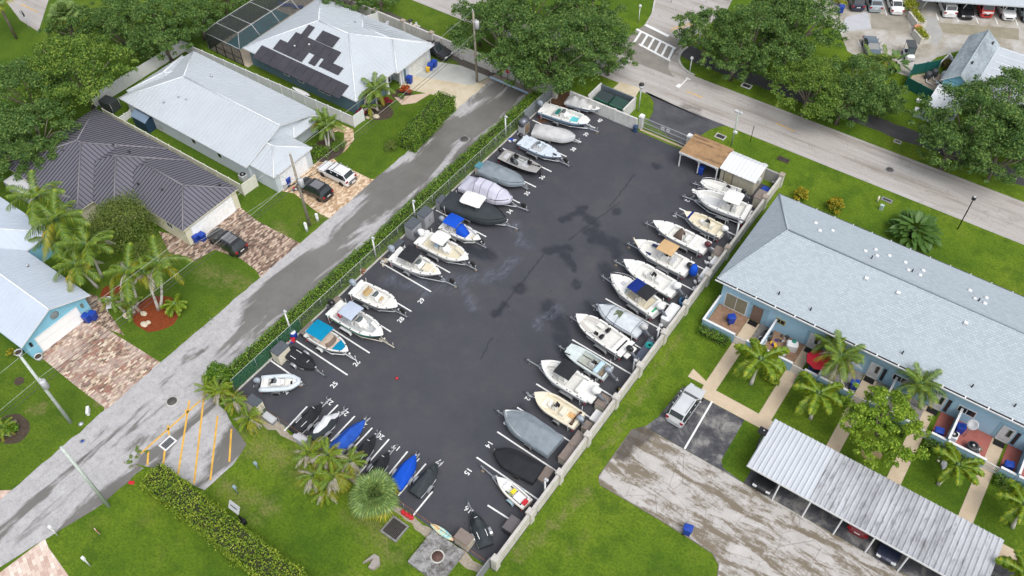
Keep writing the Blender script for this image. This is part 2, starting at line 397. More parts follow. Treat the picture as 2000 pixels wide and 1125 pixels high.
PAINT_W = mat('white_road_paint', (.70, .71, .71), .7, .12, 3)
PAINT_Y = mat('yellow_road_paint', (.62, .36, .055), .7, .22, 1.5)

def sheet(name, poly, z, m):
    mb = MB(); mb.sheet(poly, z); return struct(mb.build(name, m))
def px(*q): return [tuple(P(a, b)[:2]) for a, b in q]
def rough_edge(poly, amp=.12, step=.7, seed=0):
    out = []; n = len(poly)
    for i in range(n):
        a, b = Vector(poly[i][:2]), Vector(poly[(i+1) % n][:2]); L = (b-a).length; k = max(1, int(L/step))
        nx = Vector((-(b-a).y, (b-a).x)).normalized()
        for j in range(k):
            q = a+(b-a)*j/k
            q = q+nx*(mnoise.noise(Vector((q.x*.9+seed, q.y*.9, seed)))*amp*2)
            out.append((q.x, q.y))
    return out
def arc(cx, cy, r, a0, a1, n=10):
    return [(cx+r*math.cos(R(a0+(a1-a0)*k/n)), cy+r*math.sin(R(a0+(a1-a0)*k/n))) for k in range(n+1)]

sheet('ground', [(-330, -110), (150, -110), (150, 330), (-330, 330)], 0, GRASS)
sheet('lot_asphalt', [(-49.4, 21.8), (-18.7, 21.8), (-18.7, 76.5), (-49.4, 76.5)], .016, LOT)
lane = [(-58, 80-5.2), (-58, -25), (-57, -60), (-52, -60), (-54.2, -8), (-52.6, -1.4), (-51.5, 2.4), (-50.3, 7), (-50.1, 11.4)]
lane += px((262, 905), (285, 910), (330, 925), (398, 956), (455, 908), (482, 868), (440, 805), (410, 770)) + [(-51.9, 23), (-51.8, 70), (-51.8, 74.6), (-53, 75.4), (-55.5, 75.6)]
sheet('lane', rough_edge(lane, .10, .8, 3), .012, LANE)
road = [(-200, 83.5), (-60, 83.5), (160, 83.5), (160, 90.2), (-36.2, 90.2)] + arc(-36.6, 94.2, 4.0, 270, 180, 8) + px((1333, 85), (1370, 60), (1420, 20), (1450, -40), (1262, -40), (1278, 0), (1272, 30), (1262, 47)) + arc(-50.4, 92.4, 2.2, 0, -90, 6) + [(-60, 90.2), (-200, 90.2)]
sheet('main_road', road, .012, ROAD)
sheet('crosswalk_asphalt', px((1236, 64), (1262, 47), (1340, 85), (1322, 100), (1307, 118), (1305, 135), (1318, 152), (1230, 118), (1205, 100)), .016, m_noise('crosswalk asphalt', [(.3, (.19, .175, .155)), (.7, (.27, .255, .235))], .6))
ent = px((1266, 236), (1276, 218), (1277, 200), (1270, 188), (1262, 179)) + [(-40.0, 83.5), (-28.6, 83.5)] + px((1405, 247), (1385, 254), (1370, 264), (1357, 275), (1350, 290), (1344, 296))
sheet('entry_drive', ent, .014, ENTRY)
sheet('dumpster_pad', px((1192, 178), (1211, 160), (1251, 172), (1227, 214), (1205, 205)), .014, DRIVE_CONC)
sheet('path', rough_edge([(-40.6, 93.2), (-36, 92.6), (-20, 93.0), (-8, 92.9), (60, 92.4), (60, 94.8), (-8, 95.4), (-20, 95.4), (-36, 95.0), (-40, 96.2)], .15, 1.2, 5), .01, PATH)
# house drives
sheet('paver_drive', [(-68.7, 13.6), (-68.7, 19.6)]+px((178, 624), (208, 642), (314, 708), (330, 705), (205, 808), (203, 795), (152, 757)), .008, PAV1)
sheet('side_path', px((162, 570), (190, 578), (243, 655), (211, 643), (178, 623)), .004, PAV2)
sheet('brown_paver_drive', px((310, 452), (350, 460))+[(-67.7, 32.2), (-67.7, 39.6)]+px((500, 430), (592, 478), (512, 548), (500, 528), (470, 505), (420, 488), (376, 512), (330, 492)), .008, PAV2)
sheet('tan_paver_drive', px((545, 372))+[(-65.7, 44.0), (-65.7, 49.6)]+px((640, 298), (660, 318), (725, 350), (748, 349), (655, 432), (620, 415), (575, 378)), .008, PAV3)
pth = []
ctr = [(632, 312), (650, 303), (668, 290), (682, 272), (681, 256), (665, 250), (650, 252)]
for sgn in (-1, 1):
    row = []
    for i, c in enumerate(ctr):
        a, b = P(*ctr[max(i-1, 0)]), P(*ctr[min(i+1, len(ctr)-1)]); n_ = Vector((-(b-a).y, (b-a).x, 0)).normalized(); q = P(*c)+n_*sgn*.62; row.append((q.x, q.y))
    pth += row if sgn < 0 else row[::-1]
sheet('curved_path', pth, .006, PAV3)
sheet('concrete_drive', [(-66.95, 66.7), (-66.95, 71.5)]+px((845, 140), (958, 168), (940, 185), (895, 225), (868, 190), (846, 185)), .008, DRIVE_CONC)
sheet('entry_walk', px((770, 190), (790, 188), (846, 180), (812, 201), (785, 205)), .012, m_noise('pink walk', [(.3, (.50, .38, .29)), (.7, (.6, .48, .38))], 1))
sheet('grey_drive', px((806, 148), (838, 118), (900, 128), (955, 150), (925, 165), (915, 166)), .012, GREY_CONC)
sheet('side_yard_gravel', px((728, 30), (758, 22), (905, 92), (985, 140), (955, 152), (900, 128), (862, 98)), .004, m_noise('dark gravel', [(.3, (.06, .055, .05)), (.7, (.14, .125, .11))], 4))
sheet('gravel_patch', rough_edge(px((958, 150), (985, 140), (1045, 165), (1060, 180), (1015, 190), (955, 168), (930, 178), (918, 168)), .15, .8, 9), .005, GRAVEL)
sheet('corner_paver_drive', px((88, 1052), (95, 1070), (145, 1140), (-20, 1200), (0, 1118)), .008, PAV4)
sheet('far_paver_drive', px((-40, 960), (22, 957), (0, 978), (-40, 1000)), .008, PAV4)
# court at the lower right
crt = [(-15.6, 40.7), (-16.3, 39.8), (-16.3, 34.0), (-15.8, 33.4), (-10, 33.5), (-4.9, 33.4), (-4.0, 32.8), (-3.6, 31.8), (-3.6, 20), (40, 20), (40, 40.7)]
sheet('court', crt, .008, COURT)
sheet('parking_bays', [(-15.5, 40.72), (-15.0, 42.3), (-14.75, 46.55), (-8.35, 46.58), (-8.2, 41.6), (-7.7, 41.0), (-5.7, 40.72)], .013, BAYS)
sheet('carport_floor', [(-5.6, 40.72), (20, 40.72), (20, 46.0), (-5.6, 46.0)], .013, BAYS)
sheet('sidewalk', [(-14.9, 47.9), (-13.2, 47.9), (-13.1, 46.6), (-7.9, 46.6), (40, 46.4), (40, 47.9), (-4.5, 47.9), (-12.0, 48.0), (-14.9, 49.0)], .017, WALK)
for x in (-12.6, -6.95, -0.55, 5.0, 11.2):
    sheet('garden_walk', [(x-.62, 47.9), (x+.62, 47.9), (x+.62, 57.6), (x-.62, 57.6)], .021, WALK)
# top right car park
sheet('car_park', px((1560, -60), (1590, 40), (1640, 60), (1655, 100), (1700, 125), (1775, 150), (1830, 112), (1870, 100), (1960, 95), (2080, 130), (2300, -100), (1900, -140)), .008, PARK_CONC)
sheet('car_park_patch', px((1652, 34), (1694, 22), (1702, 56), (1640, 62)), .012, m_noise('blue grey slab', [(.3, (.40, .41, .44)), (.7, (.48, .49, .52))], .6))
sheet('car_park_patch', px((1700, 26), (1770, 30), (1778, 64), (1702, 56)), .012, m_noise('brown grey slab', [(.3, (.22, .20, .165)), (.7, (.33, .305, .26))], .5))
sheet('car_park_patch', px((1832, 44), (1990, 56), (1990, 78), (1842, 64)), .012, m_noise('mossy slab', [(.3, (.21, .19, .13)), (.7, (.32, .295, .23))], .5))
sheet('car_park_patch', px((1796, 30), (1828, 34), (1842, 66), (1830, 90), (1806, 80)), .012, m_noise('grey slab', [(.3, (.30, .30, .29)), (.7, (.39, .39, .38))], .5))
sheet('far_cross_road', px((-60, -40), (40, -40), (95, 0), (75, 62), (40, 40), (10, 0), (-60, 20)), .008, ROAD)

sheet('gravel_strip', rough_edge([(-44.5, 20.6), (-41, 21.1), (-36, 21.0), (-30, 21.2), (-24, 20.7), (-19.5, 20.9), (-19.5, 21.75), (-49, 21.75), (-48.5, 21.2)], .3, .6, 21), .007, GRAVEL)
sheet('leaf_litter', rough_edge(px((1075, 192), (1100, 178), (1150, 190), (1110, 205), (1095, 235), (1050, 240)), .3, .6, 22), .02, m_noise('leaf litter', [(.3, (.06, .035, .02)), (.7, (.17, .09, .05))], 3, 6, .4))
# kerbs and painted markings
def kerb(name, pts, w_=.16, h=.12, m=None):
    mb = MB(); vs = [Vector((p[0], p[1], 0)) for p in pts]; rows = []
    for i, p in enumerate(vs):
        t_ = (vs[min(i+1, len(vs)-1)]-vs[max(i-1, 0)]).normalized(); n_ = Vector((-t_.y, t_.x, 0))*w_/2
        rows.append([(p-n_)[:2]+(0,), (p-n_)[:2]+(h,), (p+n_)[:2]+(h,), (p+n_)[:2]+(0,)])
    mb.grid([[tuple(q) for q in r_] for r_ in rows], 0, False)
    return struct(mb.build(name, m or CONC))
kerb('kerb', arc(-36.6, 94.2, 3.85, 270, 165, 14) + px((1340, 82)), .3)
kerb('kerb', px((1262, 48), (1274, 28), (1279, 0), (1270, -30)), .25)
kerb('kerb', crt[1:8], .07, .04, m_noise('dark kerb', [(.3, (.12, .105, .085)), (.7, (.24, .22, .19))], 2))
kerb('lot_edge', [(-49.3, 21.9), (-49.3, 76.3)], .18, .10)
def line(name, a, b, w_=.15, z=.022, m=PAINT_W):
    a, b = Vector(a[:2]), Vector(b[:2]); n_ = Vector((-(b-a).y, (b-a).x)).normalized()*w_/2
    mb = MB(); mb.sheet([tuple(a-n_), tuple(b-n_), tuple(b+n_), tuple(a+n_)], z); return struct(mb.build(name, m))
LT = [P(679, 732.7), P(1162.5, 250.2)]                       # ends of the left row of bay lines
for i in range(15):
    q = LT[0]+(LT[1]-LT[0])*i/14
    line('parking_line', (-48.9, q.y+.12), (q.x, q.y))
line('parking_line', P(525, 701.7), P(590, 747))
RT = [P(930.8, 893.2), P(1326.8, 406.9)]
for i in range(-1, 14):
    q = RT[0]+(RT[1]-RT[0])*i/12
    if i == -1: line('parking_line', P(952.4, 987), P(1006, 1021)); continue
    line('parking_line', (q.x, q.y), (-19.35, q.y-.25))
for a in ((555, 842, 600, 794), (600, 853, 660, 791), (646, 862, 693, 813), (665, 902, 727, 836), (698, 929, 760, 858), (760, 926, 796, 882), (778, 968, 832, 906), (806, 1008, 845, 960)):
    line('parking_line', P(a[0], a[1]), P(a[2], a[3]))
for a in ((275, 886, 392, 782), (370, 782, 348, 926), (398, 778, 379, 945), (425, 812, 411, 938), (452, 838, 448, 902), (363, 805, 363, 800), (290, 880, 288, 909), (322, 878, 319, 908), (328, 830, 330, 850)):
    line('yellow_line', P(a[0], a[1]), P(a[2], a[3]), .17, .018, PAINT_Y)
# crosswalk ladder, stop bar, centre line, bay lines of the far car park
line('crosswalk_line', P(1243, 57), P(1320, 95), .35, .021); line('crosswalk_line', P(1248, 86), P(1309, 119), .35, .021); line('stop_bar', P(1260, 48), P(1306, 71), .5, .021)
for k in range(6):
    a, b = P(1252+k*12.8, 62+k*6.4), P(1238+k*13.4, 84+k*6.6); line('crosswalk_line', a, b, .32, .025)
line('centre_line', P(1308, 60), P(1358, 46), .12, .018, PAINT_Y); line('centre_line', P(1310, 56), P(1356, 43), .12, .018, PAINT_Y)
line('centre_line', P(40, 8), P(75, 24), .14, .018, PAINT_Y)
line('centre_line', P(1340, 178), P(1372, 191), .14, .018, PAINT_Y); line('centre_line', P(1515, 240), P(1552, 257), .14, .018, PAINT_Y)
line('bay_line', P(1391, 784), P(1337, 877), .17, .018)
for a in ((1833, 40, 1828, 26), (1872, 43, 1866, 30), (1911, 46, 1904, 30), (1949, 48, 1943, 34), (1988, 50, 1982, 34), (1732, 30, 1724, 4), (1692, 20, 1688, 8), (1681, 92, 1676, 80), (1728, 98, 1724, 84)):
    line('bay_line', P(a[0], a[1]), P(a[2], a[3]), .13, .018)
def text(name, s, loc, rz, size, m=PAINT_W, z=.024, flip=False, parent=None, depth=0, rot=None, kind=True):
    cu = bpy.data.curves.new(name, 'FONT'); cu.body = s; cu.size = size; cu.align_x = 'CENTER'; cu.align_y = 'CENTER'; cu.extrude = depth; cu.offset = size*.018
    o = bpy.data.objects.new(name, cu); COL.objects.link(o)
    dg = bpy.context.evaluated_depsgraph_get(); me = bpy.data.meshes.new_from_object(o.evaluated_get(dg))
    COL.objects.unlink(o); bpy.data.objects.remove(o); bpy.data.curves.remove(cu)
    me.name = name; me.materials.clear(); me.materials.append(m)
    n = bpy.data.objects.new(name, me); COL.objects.link(n)
    n.location = (loc[0], loc[1], z); n.rotation_euler = rot if rot else (0, 0, rz)
    if parent is not None: n.parent = parent
    elif kind: struct(n)
    return n
for s, x, y in (('24', 561, 764), ('25', 653, 752), ('26', 697, 710), ('28', 783, 625), ('29', 823, 588), ('33', 987, 431), ('34', 996, 414), ('35', 1030, 378), ('36', 1059, 347), ('38', 1120, 292), ('39', 1145, 263), ('40', 1172, 236)):
    text('bay_number', s, P(x, y), R(90), .72)
for s, x, y in (('15', 914, 921), ('14', 955, 868), ('13', 990, 825), ('12', 1032, 776), ('8', 1169, 606), ('4', 1318, 422), ('2', 1342, 392), ('5', 1290, 458), ('1', 1366, 366)):
    text('bay_number', s, P(x, y), R(-90), .72)
for s, x, y in (('23', 644, 785), ('22', 674, 806), ('21', 709, 829), ('20', 743, 852), ('19', 775, 874), ('18', 813, 897), ('17', 860, 903), ('16', 915, 995)):
    text('bay_number', s, P(x, y), R(180), .72)
line('bike_mark', P(1326, 171), P(1344, 152), .16, .02); line('bike_mark', P(1322, 170), P(1329, 165), .5, .024); line('bike_mark', P(1340, 152), P(1348, 156), .2, .024)  # rough bicycle symbol in road paint
# ------------------------------------------------------------------ the lot's walls, gate, fences, lockers
def m_wall(name, rgb, dirt=(.2, .18, .14)):
    t = NT(name); c = t.ramp(t.noise(.9, 6, .7), [(.3, tuple(v*.82 for v in rgb)), (.7, rgb)])
    c = t.mix(t.ramp(t.noise(2.5, 6, .75, t.co((1, 1, .4))), [(.52, 0), (.72, .6)]), c, dirt); t.set(col=c, rough=.9, spec=.15); t.bump(t.noise(9, 4, .7), .3, .02); return t.m
WALLM = m_wall('weathered cream wall', (.58, .56, .50)); WALLW = m_wall('white lot wall', (.62, .62, .60), (.3, .29, .27)); CAPM = m_wall('grey wall cap', (.52, .50, .465), (.2, .19, .18)); TILEM = m_wall('tan pillar cap', (.36, .31, .26))
def panel(name, m, alpha, parent, verts):
    mb = MB(); mb.add(verts, [(0, 1, 2, 3)]); return mb.build(name, m, parent)
def m_mesh(name, rgb, k):
    t = NT(name); t.set(col=rgb, rough=.7); tr_ = t.node('ShaderNodeBsdfTransparent'); mx = t.node('ShaderNodeMixShader')
    n = t.noise(3, 4, .7); t.link(t.ramp(n, [(.3, k*.7), (.7, min(1, k*1.3))]), mx.inputs[0]); t.link(tr_.outputs[0], mx.inputs[1]); t.link(t.b.outputs[0], mx.inputs[2]); t.link(mx.outputs[0], t.out.inputs[0]); return t.m
CHAIN = m_mesh('chain link', (.3, .32, .32), .14); SCREEN = m_mesh('green wind screen', (.03, .13, .085), .6); GSCREEN = m_mesh('grey wind screen', (.25, .28, .30), .8); CAGE = m_mesh('dark insect screen', (.03, .035, .035), .62)
w_ = thing('boundary_wall', 'long low cream masonry wall with capped pillars between the lot and the lawn', 'wall', (-18.85, 49.6, 0))
ys = sorted([22.15, 77.2]+[P(x, y, 1.9).y for x, y in ((1039, 1000), (1096, 922), (1154, 850), (1206, 774), (1251, 711), (1302, 648), (1343, 590), (1387, 534), (1426, 482), (1499, 384))])
for a, b in zip(ys, ys[1:]):
    mb = MB(); mb.bb(-.1, .1, a+.28-49.6, b-.28-49.6, 0, 1.55); o = mb.build('wall_panel', WALLM, w_); mb = MB(); mb.bb(-.14, .14, a+.28-49.6, b-.28-49.6, 1.552, 1.62); mb.build('wall_cap', CAPM, o)
for y in ys:
    mb = MB(); mb.bb(-.27, .27, y-.27-49.6, y+.27-49.6, 0, 1.75); o = mb.build('pillar', WALLM, w_); mb = MB(); mb.box((0, y-49.6, 1.83), (.66, .66, .14), taper=.86); mb.build('pillar_cap', CAPM if y < 60 else TILEM, o)
w_ = thing('boundary_wall', 'white masonry wall behind the dinghy and along the dumpster enclosure', 'wall', (-41.8, 76.6, 0))
mb = MB(); mb.bb(-5.2, 4.5, -.1, .1, 0, 1.75); mb.build('wall_panel', WALLW, w_)
for x in (-2.3, 1.3): mb = MB(); mb.bb(x-.2, x+.2, -.14, .14, 0, 1.8); mb.build('pillar', WALLW, w_)
w_ = thing('boundary_wall', 'grey wall running behind the shed to the corner pillar', 'wall', (-24.4, 77.35, 0))
mb = MB(); mb.bb(-6.2, 5.3, -.1, .1, 0, 1.6); mb.build('wall_panel', m_wall('grey wall', (.36, .36, .35)), w_)
mb = MB(); mb.bb(3.0, 3.45, .11, .5, 0, 1.8); mb.build('pillar', WALLW, w_)
e = thing('dumpster_enclosure', 'white walled dumpster enclosure beside the street pad', 'enclosure', (-42.1, 78.5, 0))
for a in ((-2.6, -2.4, -1.4, 1.6), (2.4, 2.6, -1.4, 1.6)): mb = MB(); mb.bb(*a, 0, 1.8); mb.build('wall_panel', WALLW, e)
mb = MB(); mb.bb(-2.4, 2.4, 1.4, 1.58, 0, 1.7); mb.build('enclosure_gate', mat('slate_gate', (.10, .13, .15), .6), e)
mb = MB(); mb.bb(-2.4, 2.4, -1.4, 1.4, .02, .04); mb.build('enclosure_floor', mat('dark_floor', (.06, .06, .06), .9), e)
def dumpster(x, lid):
    t = thing('dumpster', lid[1], 'dumpster', (x, 78.5, 0), 0, 'dumpsters in the enclosure'); mb = MB(); mb.box((0, 0, .65), (1.8, 1.6, 1.2), taper=1.08); mb.build('bin', mat('dumpster_green', (.03, .10, .07), .6), t)
    mb = MB(); mb.box((0, 0, 1.3), (1.9, 1.7, .06), rx=.12); mb.build('lid', mat(*lid[0]), t)
dumpster(-43.2, (('dumpster_lid_dark', (.035, .05, .055), .5), 'dark lidded dumpster nearer the big tree')); dumpster(-41.0, (('dumpster_lid_green', (.025, .06, .05), .5), 'green lidded dumpster nearer the lamp post'))
g = thing('sliding_gate', 'silver picket sliding gate with two white signs across the lot entrance', 'gate', (-33.8, 77.3, 0))
for z in (.18, .95, 1.62): mb = MB(); mb.bb(-2.95, 2.95, -.04, .04, z-.045, z+.045); mb.build('gate_rail', ALU, g)
mb = MB()
for k in range(38): mb.bb(-2.92+k*.158-.016, -2.92+k*.158+.016, -.018, .018, .2, 1.6)
mb.build('pickets', ALU, g)['kind'] = 'stuff'
for x in (-.35, .35): mb = MB(); mb.bb(x-.2, x+.2, -.075, -.055, 1.05, 1.5); s_ = mb.build('gate_sign', WHITE, g); mb = MB(); mb.bb(x-.12, x+.12, -.082, -.077, 1.3, 1.36); mb.bb(x-.1, x+.1, -.082, -.077, 1.18, 1.22); mb.build('sign_text', BLACK, s_)
for x, n in ((-37.1, 'white capped gate post on the dumpster side'), (-30.6, 'white capped gate post beside the brown roofed shelter')):
    t = thing('gate_post', n, 'gate post', (x, 77.3, 0)); mb = MB(); mb.bb(-.25, .25, -.25, .25, 0, 1.75); mb.build('post', WALLW, t); mb = MB(); mb.box((0, 0, 1.85), (.62, .62, .2), taper=.8); mb.build('cap', WHITE, t)
    if x > -35: mb = MB(); mb.bb(-.31, -.26, -.2, .1, .9, 1.3); mb.build('red_box', RED, t)
kerb('gate_track', [(-37, 76.95), (-30.7, 76.95)], .3, .05, m_wall('track', (.4, .33, .24)))
tag(MB().rbox((-37.3, 76.3, .45), (.55, .55, .9), .12).build('gate_motor', mat('navy_box', (.03, .06, .12), .5)), 'dark blue gate motor box at the foot of the gate post', 'box')
# shelter and shed
s = thing('shelter', 'open shelter with a stained brown roof and white bracketed posts', 'shelter', (-27.5, 75.4, 0))
t = NT('stained brown roof'); c = t.ramp(t.noise(1.2, 6, .7), [(.3, (.23, .135, .065)), (.7, (.36, .225, .115))]); c = t.mix(t.ramp(t.noise(1.1, 5, .7, t.co((.25, 2.2, 1))), [(.50, 0), (.62, .75)]), c, (.06, .036, .022)); t.set(col=c, rough=.85)
mb = MB(); mb.grid([[(-2.55, -1.85, 2.35), (2.45, -1.85, 2.35)], [(-2.45, 1.75, 2.6), (2.55, 1.75, 2.6)]], 0, False); mb.grid([[(2.45, -1.85, 2.27), (-2.55, -1.85, 2.27)], [(2.55, 1.75, 2.52), (-2.45, 1.75, 2.52)]], 0, False); mb.build('roof', t.m, s)
mb = MB(); mb.bb(-2.55, 2.45, -1.9, -1.855, 2.1, 2.36); mb.build('fascia', WHITE, s)
for x in (-2.4, 0, 2.3):
    mb = MB(); mb.bb(x-.06, x+.06, -1.75, -1.63, 0, 2.3); o = mb.build('post', WHITE, s)
    for sg in (1, -1):
        if -2.5 < x+sg*.6 < 2.4: mb = MB(); mb.tube([(x, -1.69, 1.6), (x+sg*.55, -1.69, 2.2)], .05, 4); mb.build('bracket', WHITE, o)
for x in (-2.4, 2.3): mb = MB(); mb.bb(x-.06, x+.06, 1.5, 1.62, 0, 2.5); mb.build('post', WHITE, s)
s = thing('shed', 'small beige shed with a white metal roof and brown door', 'shed', (-22.8, 75.4, 0)); mb = MB(); mb.bb(-2.05, 2.05, -1.45, 1.6, 0, 2.2); BEIGE = m_wall('beige shed wall', (.46, .43, .34), (.25, .22, .17)); wl = mb.build('wall', BEIGE, s)
mb = MB(); mb.bb(-1.5, -.6, -1.48, -1.455, .05, 1.95); d_ = mb.build('door', mat('khaki_door', (.36, .32, .22), .6), s); mb = MB(); mb.bb(-.56, -.5, -1.49, -1.46, .05, 2.0); mb.build('door_post', DGREY, d_); mb = MB(); mb.bb(-1.6, -1.54, -1.49, -1.46, .05, 2.0); mb.build('door_post', DGREY, d_)
mb = MB(); rows = [[(x, -1.65, 2.2), (x, .9, 2.62), (x, 1.75, 2.3)] for x in np.linspace(-2.2, 2.2, 30)]
mb.grid([[(p[0], p[1], p[2]+(.03 if i % 3 == 0 else 0)) for p in r_] for i, r_ in enumerate(rows)], 0, False); mb.grid([[(p[0], p[1], p[2]-.06) for p in rows[k]][::-1] for k in (0, -1)], 0, False); ROOFW = mat('white_metal_roof', (.66, .68, .71), .4, .05, .6, metal=.1); mb.build('roof', ROOFW, s)
for sx in (-2.05, 2.05): mb = MB(); mb.add([(sx, -1.45, 2.2), (sx, 1.6, 2.2), (sx, 1.6, 2.32), (sx, .9, 2.55)], [(0, 1, 2, 3)]); mb.build('gable', BEIGE, s)
mb = MB(); mb.bb(2.06, 2.3, -.5, .1, 1.2, 1.7); mb.build('air_conditioner', LGREY, s)
# chain link fences
def fence(label, a, b, h, n, m, rail=GALV, name='chain_link_fence', screens=()):
    a, b = Vector(a), Vector(b); t = thing(name, label, 'fence', ((a.x+b.x)/2, (a.y+b.y)/2, 0)); o = t.location.to_2d()
    L = lambda k: (a+(b-a)*k/n)-o
    for k in range(n+1): q = L(k); mb = MB(); mb.tube([(q.x, q.y, 0), (q.x, q.y, h+.04)], .025, 5); mb.build('post', GALV, t)
    p, q = L(0), L(n); mb = MB(); mb.tube([(p.x, p.y, h), (q.x, q.y, h)], .02, 5); mb.build('top_rail', rail, t)
    for k in range(n):
        p, q = L(k), L(k+1); panel('mesh_panel', dict(screens).get(k, m), 0, t, [(p.x, p.y, .05), (q.x, q.y, .05), (q.x, q.y, h), (p.x, p.y, h)])
    return t
fence('tall chain link fence along the lane hedge, green screened at its lower end', (-49.45, 21.9), (-49.45, 76.2), 1.85, 18, CHAIN, mat('pale_rail', (.55, .56, .52), .5), screens=[(0, SCREEN), (1, SCREEN), (2, SCREEN), (16, GSCREEN), (17, GSCREEN)])
RUST = mat('rusty_rail', (.23, .085, .04), .8, .35, 4)
fence('low rust railed chain link fence along the bottom of the lot', (-49.3, 21.75), (-19.3, 21.75), 1.15, 10, CHAIN, RUST)
mb = MB(); mb.bb(-.05, .05, -1.0, .9, .05, 1.5); t = thing('pedestrian_gate', 'small grey gate panel at the bottom corner pillar of the lot', 'gate', (-19.3, 21.2, 0)); mb.build('gate_panel', GREY, t)
t = thing('picket_fence', 'short white picket fence at the bottom corner of the wall', 'fence', (-18.2, 21.2, 0)); mb = MB(); mb.bb(0, 2.4, -.03, .03, .85, .92); mb.bb(0, 2.4, -.03, .03, .2, .26); mb.build('rail', WHITE, t)
for k in range(9): mb = MB(); mb.bb(.1+k*.27, .2+k*.27, -.02, .02, .05, 1.0); mb.build('picket', WHITE, t)
# lockers and boxes
LOCKB = mat('locker_grey', (.33, .345, .37), .6, .08, 3); LIDD = mat('dark_lid', (.075, .085, .10), .55, .15, 4); LIDB = mat('brown_lid', (.19, .155, .135), .65, .12, 4); BEI = mat('beige_resin', (.50, .465, .38), .6, .1, 3); CRM = mat('cream_resin', (.66, .62, .50), .6, .08, 3); CHAR = mat('charcoal_resin', (.05, .05, .055), .6, .15, 4)
def box(name, label, pxy, d, body, lid, x=None, rz=0, slope=0, doors=None, cat='storage box', h0=None):
    q = P(pxy[0], pxy[1], d[2]/2 if h0 is None else h0); t = thing(name, label, cat, (x if x is not None else q.x, q.y, 0), rz)
    mb = MB(); mb.box((0, 0, d[2]/2), (d[0], d[1], d[2])); o = mb.build('body', body, t)
    mb = MB(); mb.box((0, 0, d[2]+.05), (d[0]+.1, d[1]+.1, .09), taper=.95, ry=slope); mb.build('lid', lid, t)
    if doors:
        for sg in (-1, 1): mb = MB(); mb.box((doors*(d[0]/2+.012), sg*d[1]*.235, d[2]*.5), (.022, d[1]*.44, d[2]*.86)); dd = mb.build('door', body, t); mb = MB(); mb.box((doors*(d[0]/2+.035), sg*.06, d[2]*.5), (.03, .03, .16)); mb.build('handle', BLACK, dd)
    return t
FX = -48.45
t = box('locker', 'white sided tall locker with a dark curved top and brown slatted front', (1020, 246), (.9, 1.1, 1.7), LGREY, DGREY, FX, doors=1, cat='locker'); mb = MB(); mb.lathe([(.5, -.6), (.5, .6)], 12, (0, 0, 1.65), axis='y'); mb.build('curved_roof', mat('dark_steel_roof', (.16, .17, .2), .35, .2, 3, metal=.5), t)
mb = MB(); mb.bb(.49, .5, -.45, .45, .25, 1.5); mb.build('slatted_front', WOOD, t)
box('deck_box', 'beige deck box with a teal lid by the hedge', (927, 326), (.8, .95, 1.2), BEI, mat('teal_lid', (.07, .20, .25), .5), FX, cat='deck box')
box('locker', 'squat grey locker with dark lid nearest the charcoal covered boat', (853, 392), (.9, 1.2, 1.25), LOCKB, LIDD, FX-.1, cat='locker', doors=1)
box('locker', 'grey two door locker, upper one of the tall pair', (828, 424), (1.1, 1.5, 1.85), LOCKB, LIDD, FX, slope=.08, doors=1, cat='locker')
box('locker', 'grey two door locker, lower one of the tall pair', (802, 445), (1.1, 1.5, 1.85), LOCKB, LIDD, FX, slope=.08, doors=1, cat='locker')
box('deck_box', 'low dark deck box behind the boat with the black stern canopy', (766, 474), (.7, 1.3, .6), CHAR, LIDD, FX-.2, cat='deck box')
box('deck_box', 'brown grey deck box behind the pale blue canopied boat', (646, 589), (.8, 1.4, .75), GREY, LIDB, FX-.1, cat='deck box')
box('deck_box', 'dark deck box with brown lid beside the blue barrel', (590, 638), (.75, 1.6, .65), CHAR, LIDB, FX-.1, cat='deck box')
box('locker', 'cream locker with two doors and dark lid in the fence row', (537, 682), (1.0, 1.5, 1.6), CRM, LIDD, FX, doors=1, slope=.1, cat='locker')
box('locker', 'cream locker with a dark lid in the bottom left corner', (499, 791), (1.35, .9, 1.4), CRM, LIDD, cat='locker')
box('bench', 'low grey slatted bench beside the corner locker', (527, 818), (1.3, .6, .45), GREY, LGREY, cat='bench')
t = thing('deck_box', 'pale grey domed deck box by the bottom fence, left of the palm', 'deck box', tuple(P(588, 858, .3)[:2])+(0,)); mb = MB(); mb.rbox((0, 0, .3), (1.35, .7, .6), .12); mb.build('body', LGREY, t); mb = MB(); mb.rbox((0, 0, .68), (1.4, .75, .16), .14, crown=.06); mb.build('lid', LGREY, t)
box('storage_bin', 'beige bin with a brown top beside the surfboard', (907, 1055), (1.35, .95, 1.25), BEI, LIDB, cat='bin')
box('storage_bin', 'charcoal bin with grey brown lid against the wall near the lone jet ski', (1008, 1034), (1.05, 1.35, .95), CHAR, mat('greybrown_lid', (.11, .10, .105), .6), -19.65, cat='bin')
box('bench', 'brown slatted tray bench by the wall behind the black covered boat', (1070, 932), (.75, 1.5, .5), GREY, LIDB, -20.1, cat='bench')
for y, x in ((870, 1138), (897, 1119)): box('storage_box', 'long beige box with brown lid along the wall, '+('upper' if y == 870 else 'lower')+' of two end to end', (x, y), (.8, 1.6, .95), BEI, LIDB, -19.6)
box('storage_box', 'small brown lidded box by the wall pillar', (1153, 840), (.7, .9, .8), BEI, LIDB, -19.65); box('storage_bench', 'pale bench against the wall between two brown boxes', (1170, 819), (.7, 1.2, .5), LGREY, WHITE, -19.6, cat='bench')
box('storage_box', 'taller brown lidded box by the wall beside the cream hulled boat', (1190, 796), (1.0, 1.3, 1.0), BEI, LIDB, -19.8)
t = box('storage_box', 'long slate box with a coil of teal hose on top', (1260, 690), (.8, 3.0, .8), LOCKB, mat('slate_lid', (.06, .075, .11), .5), -19.55); mb = MB()
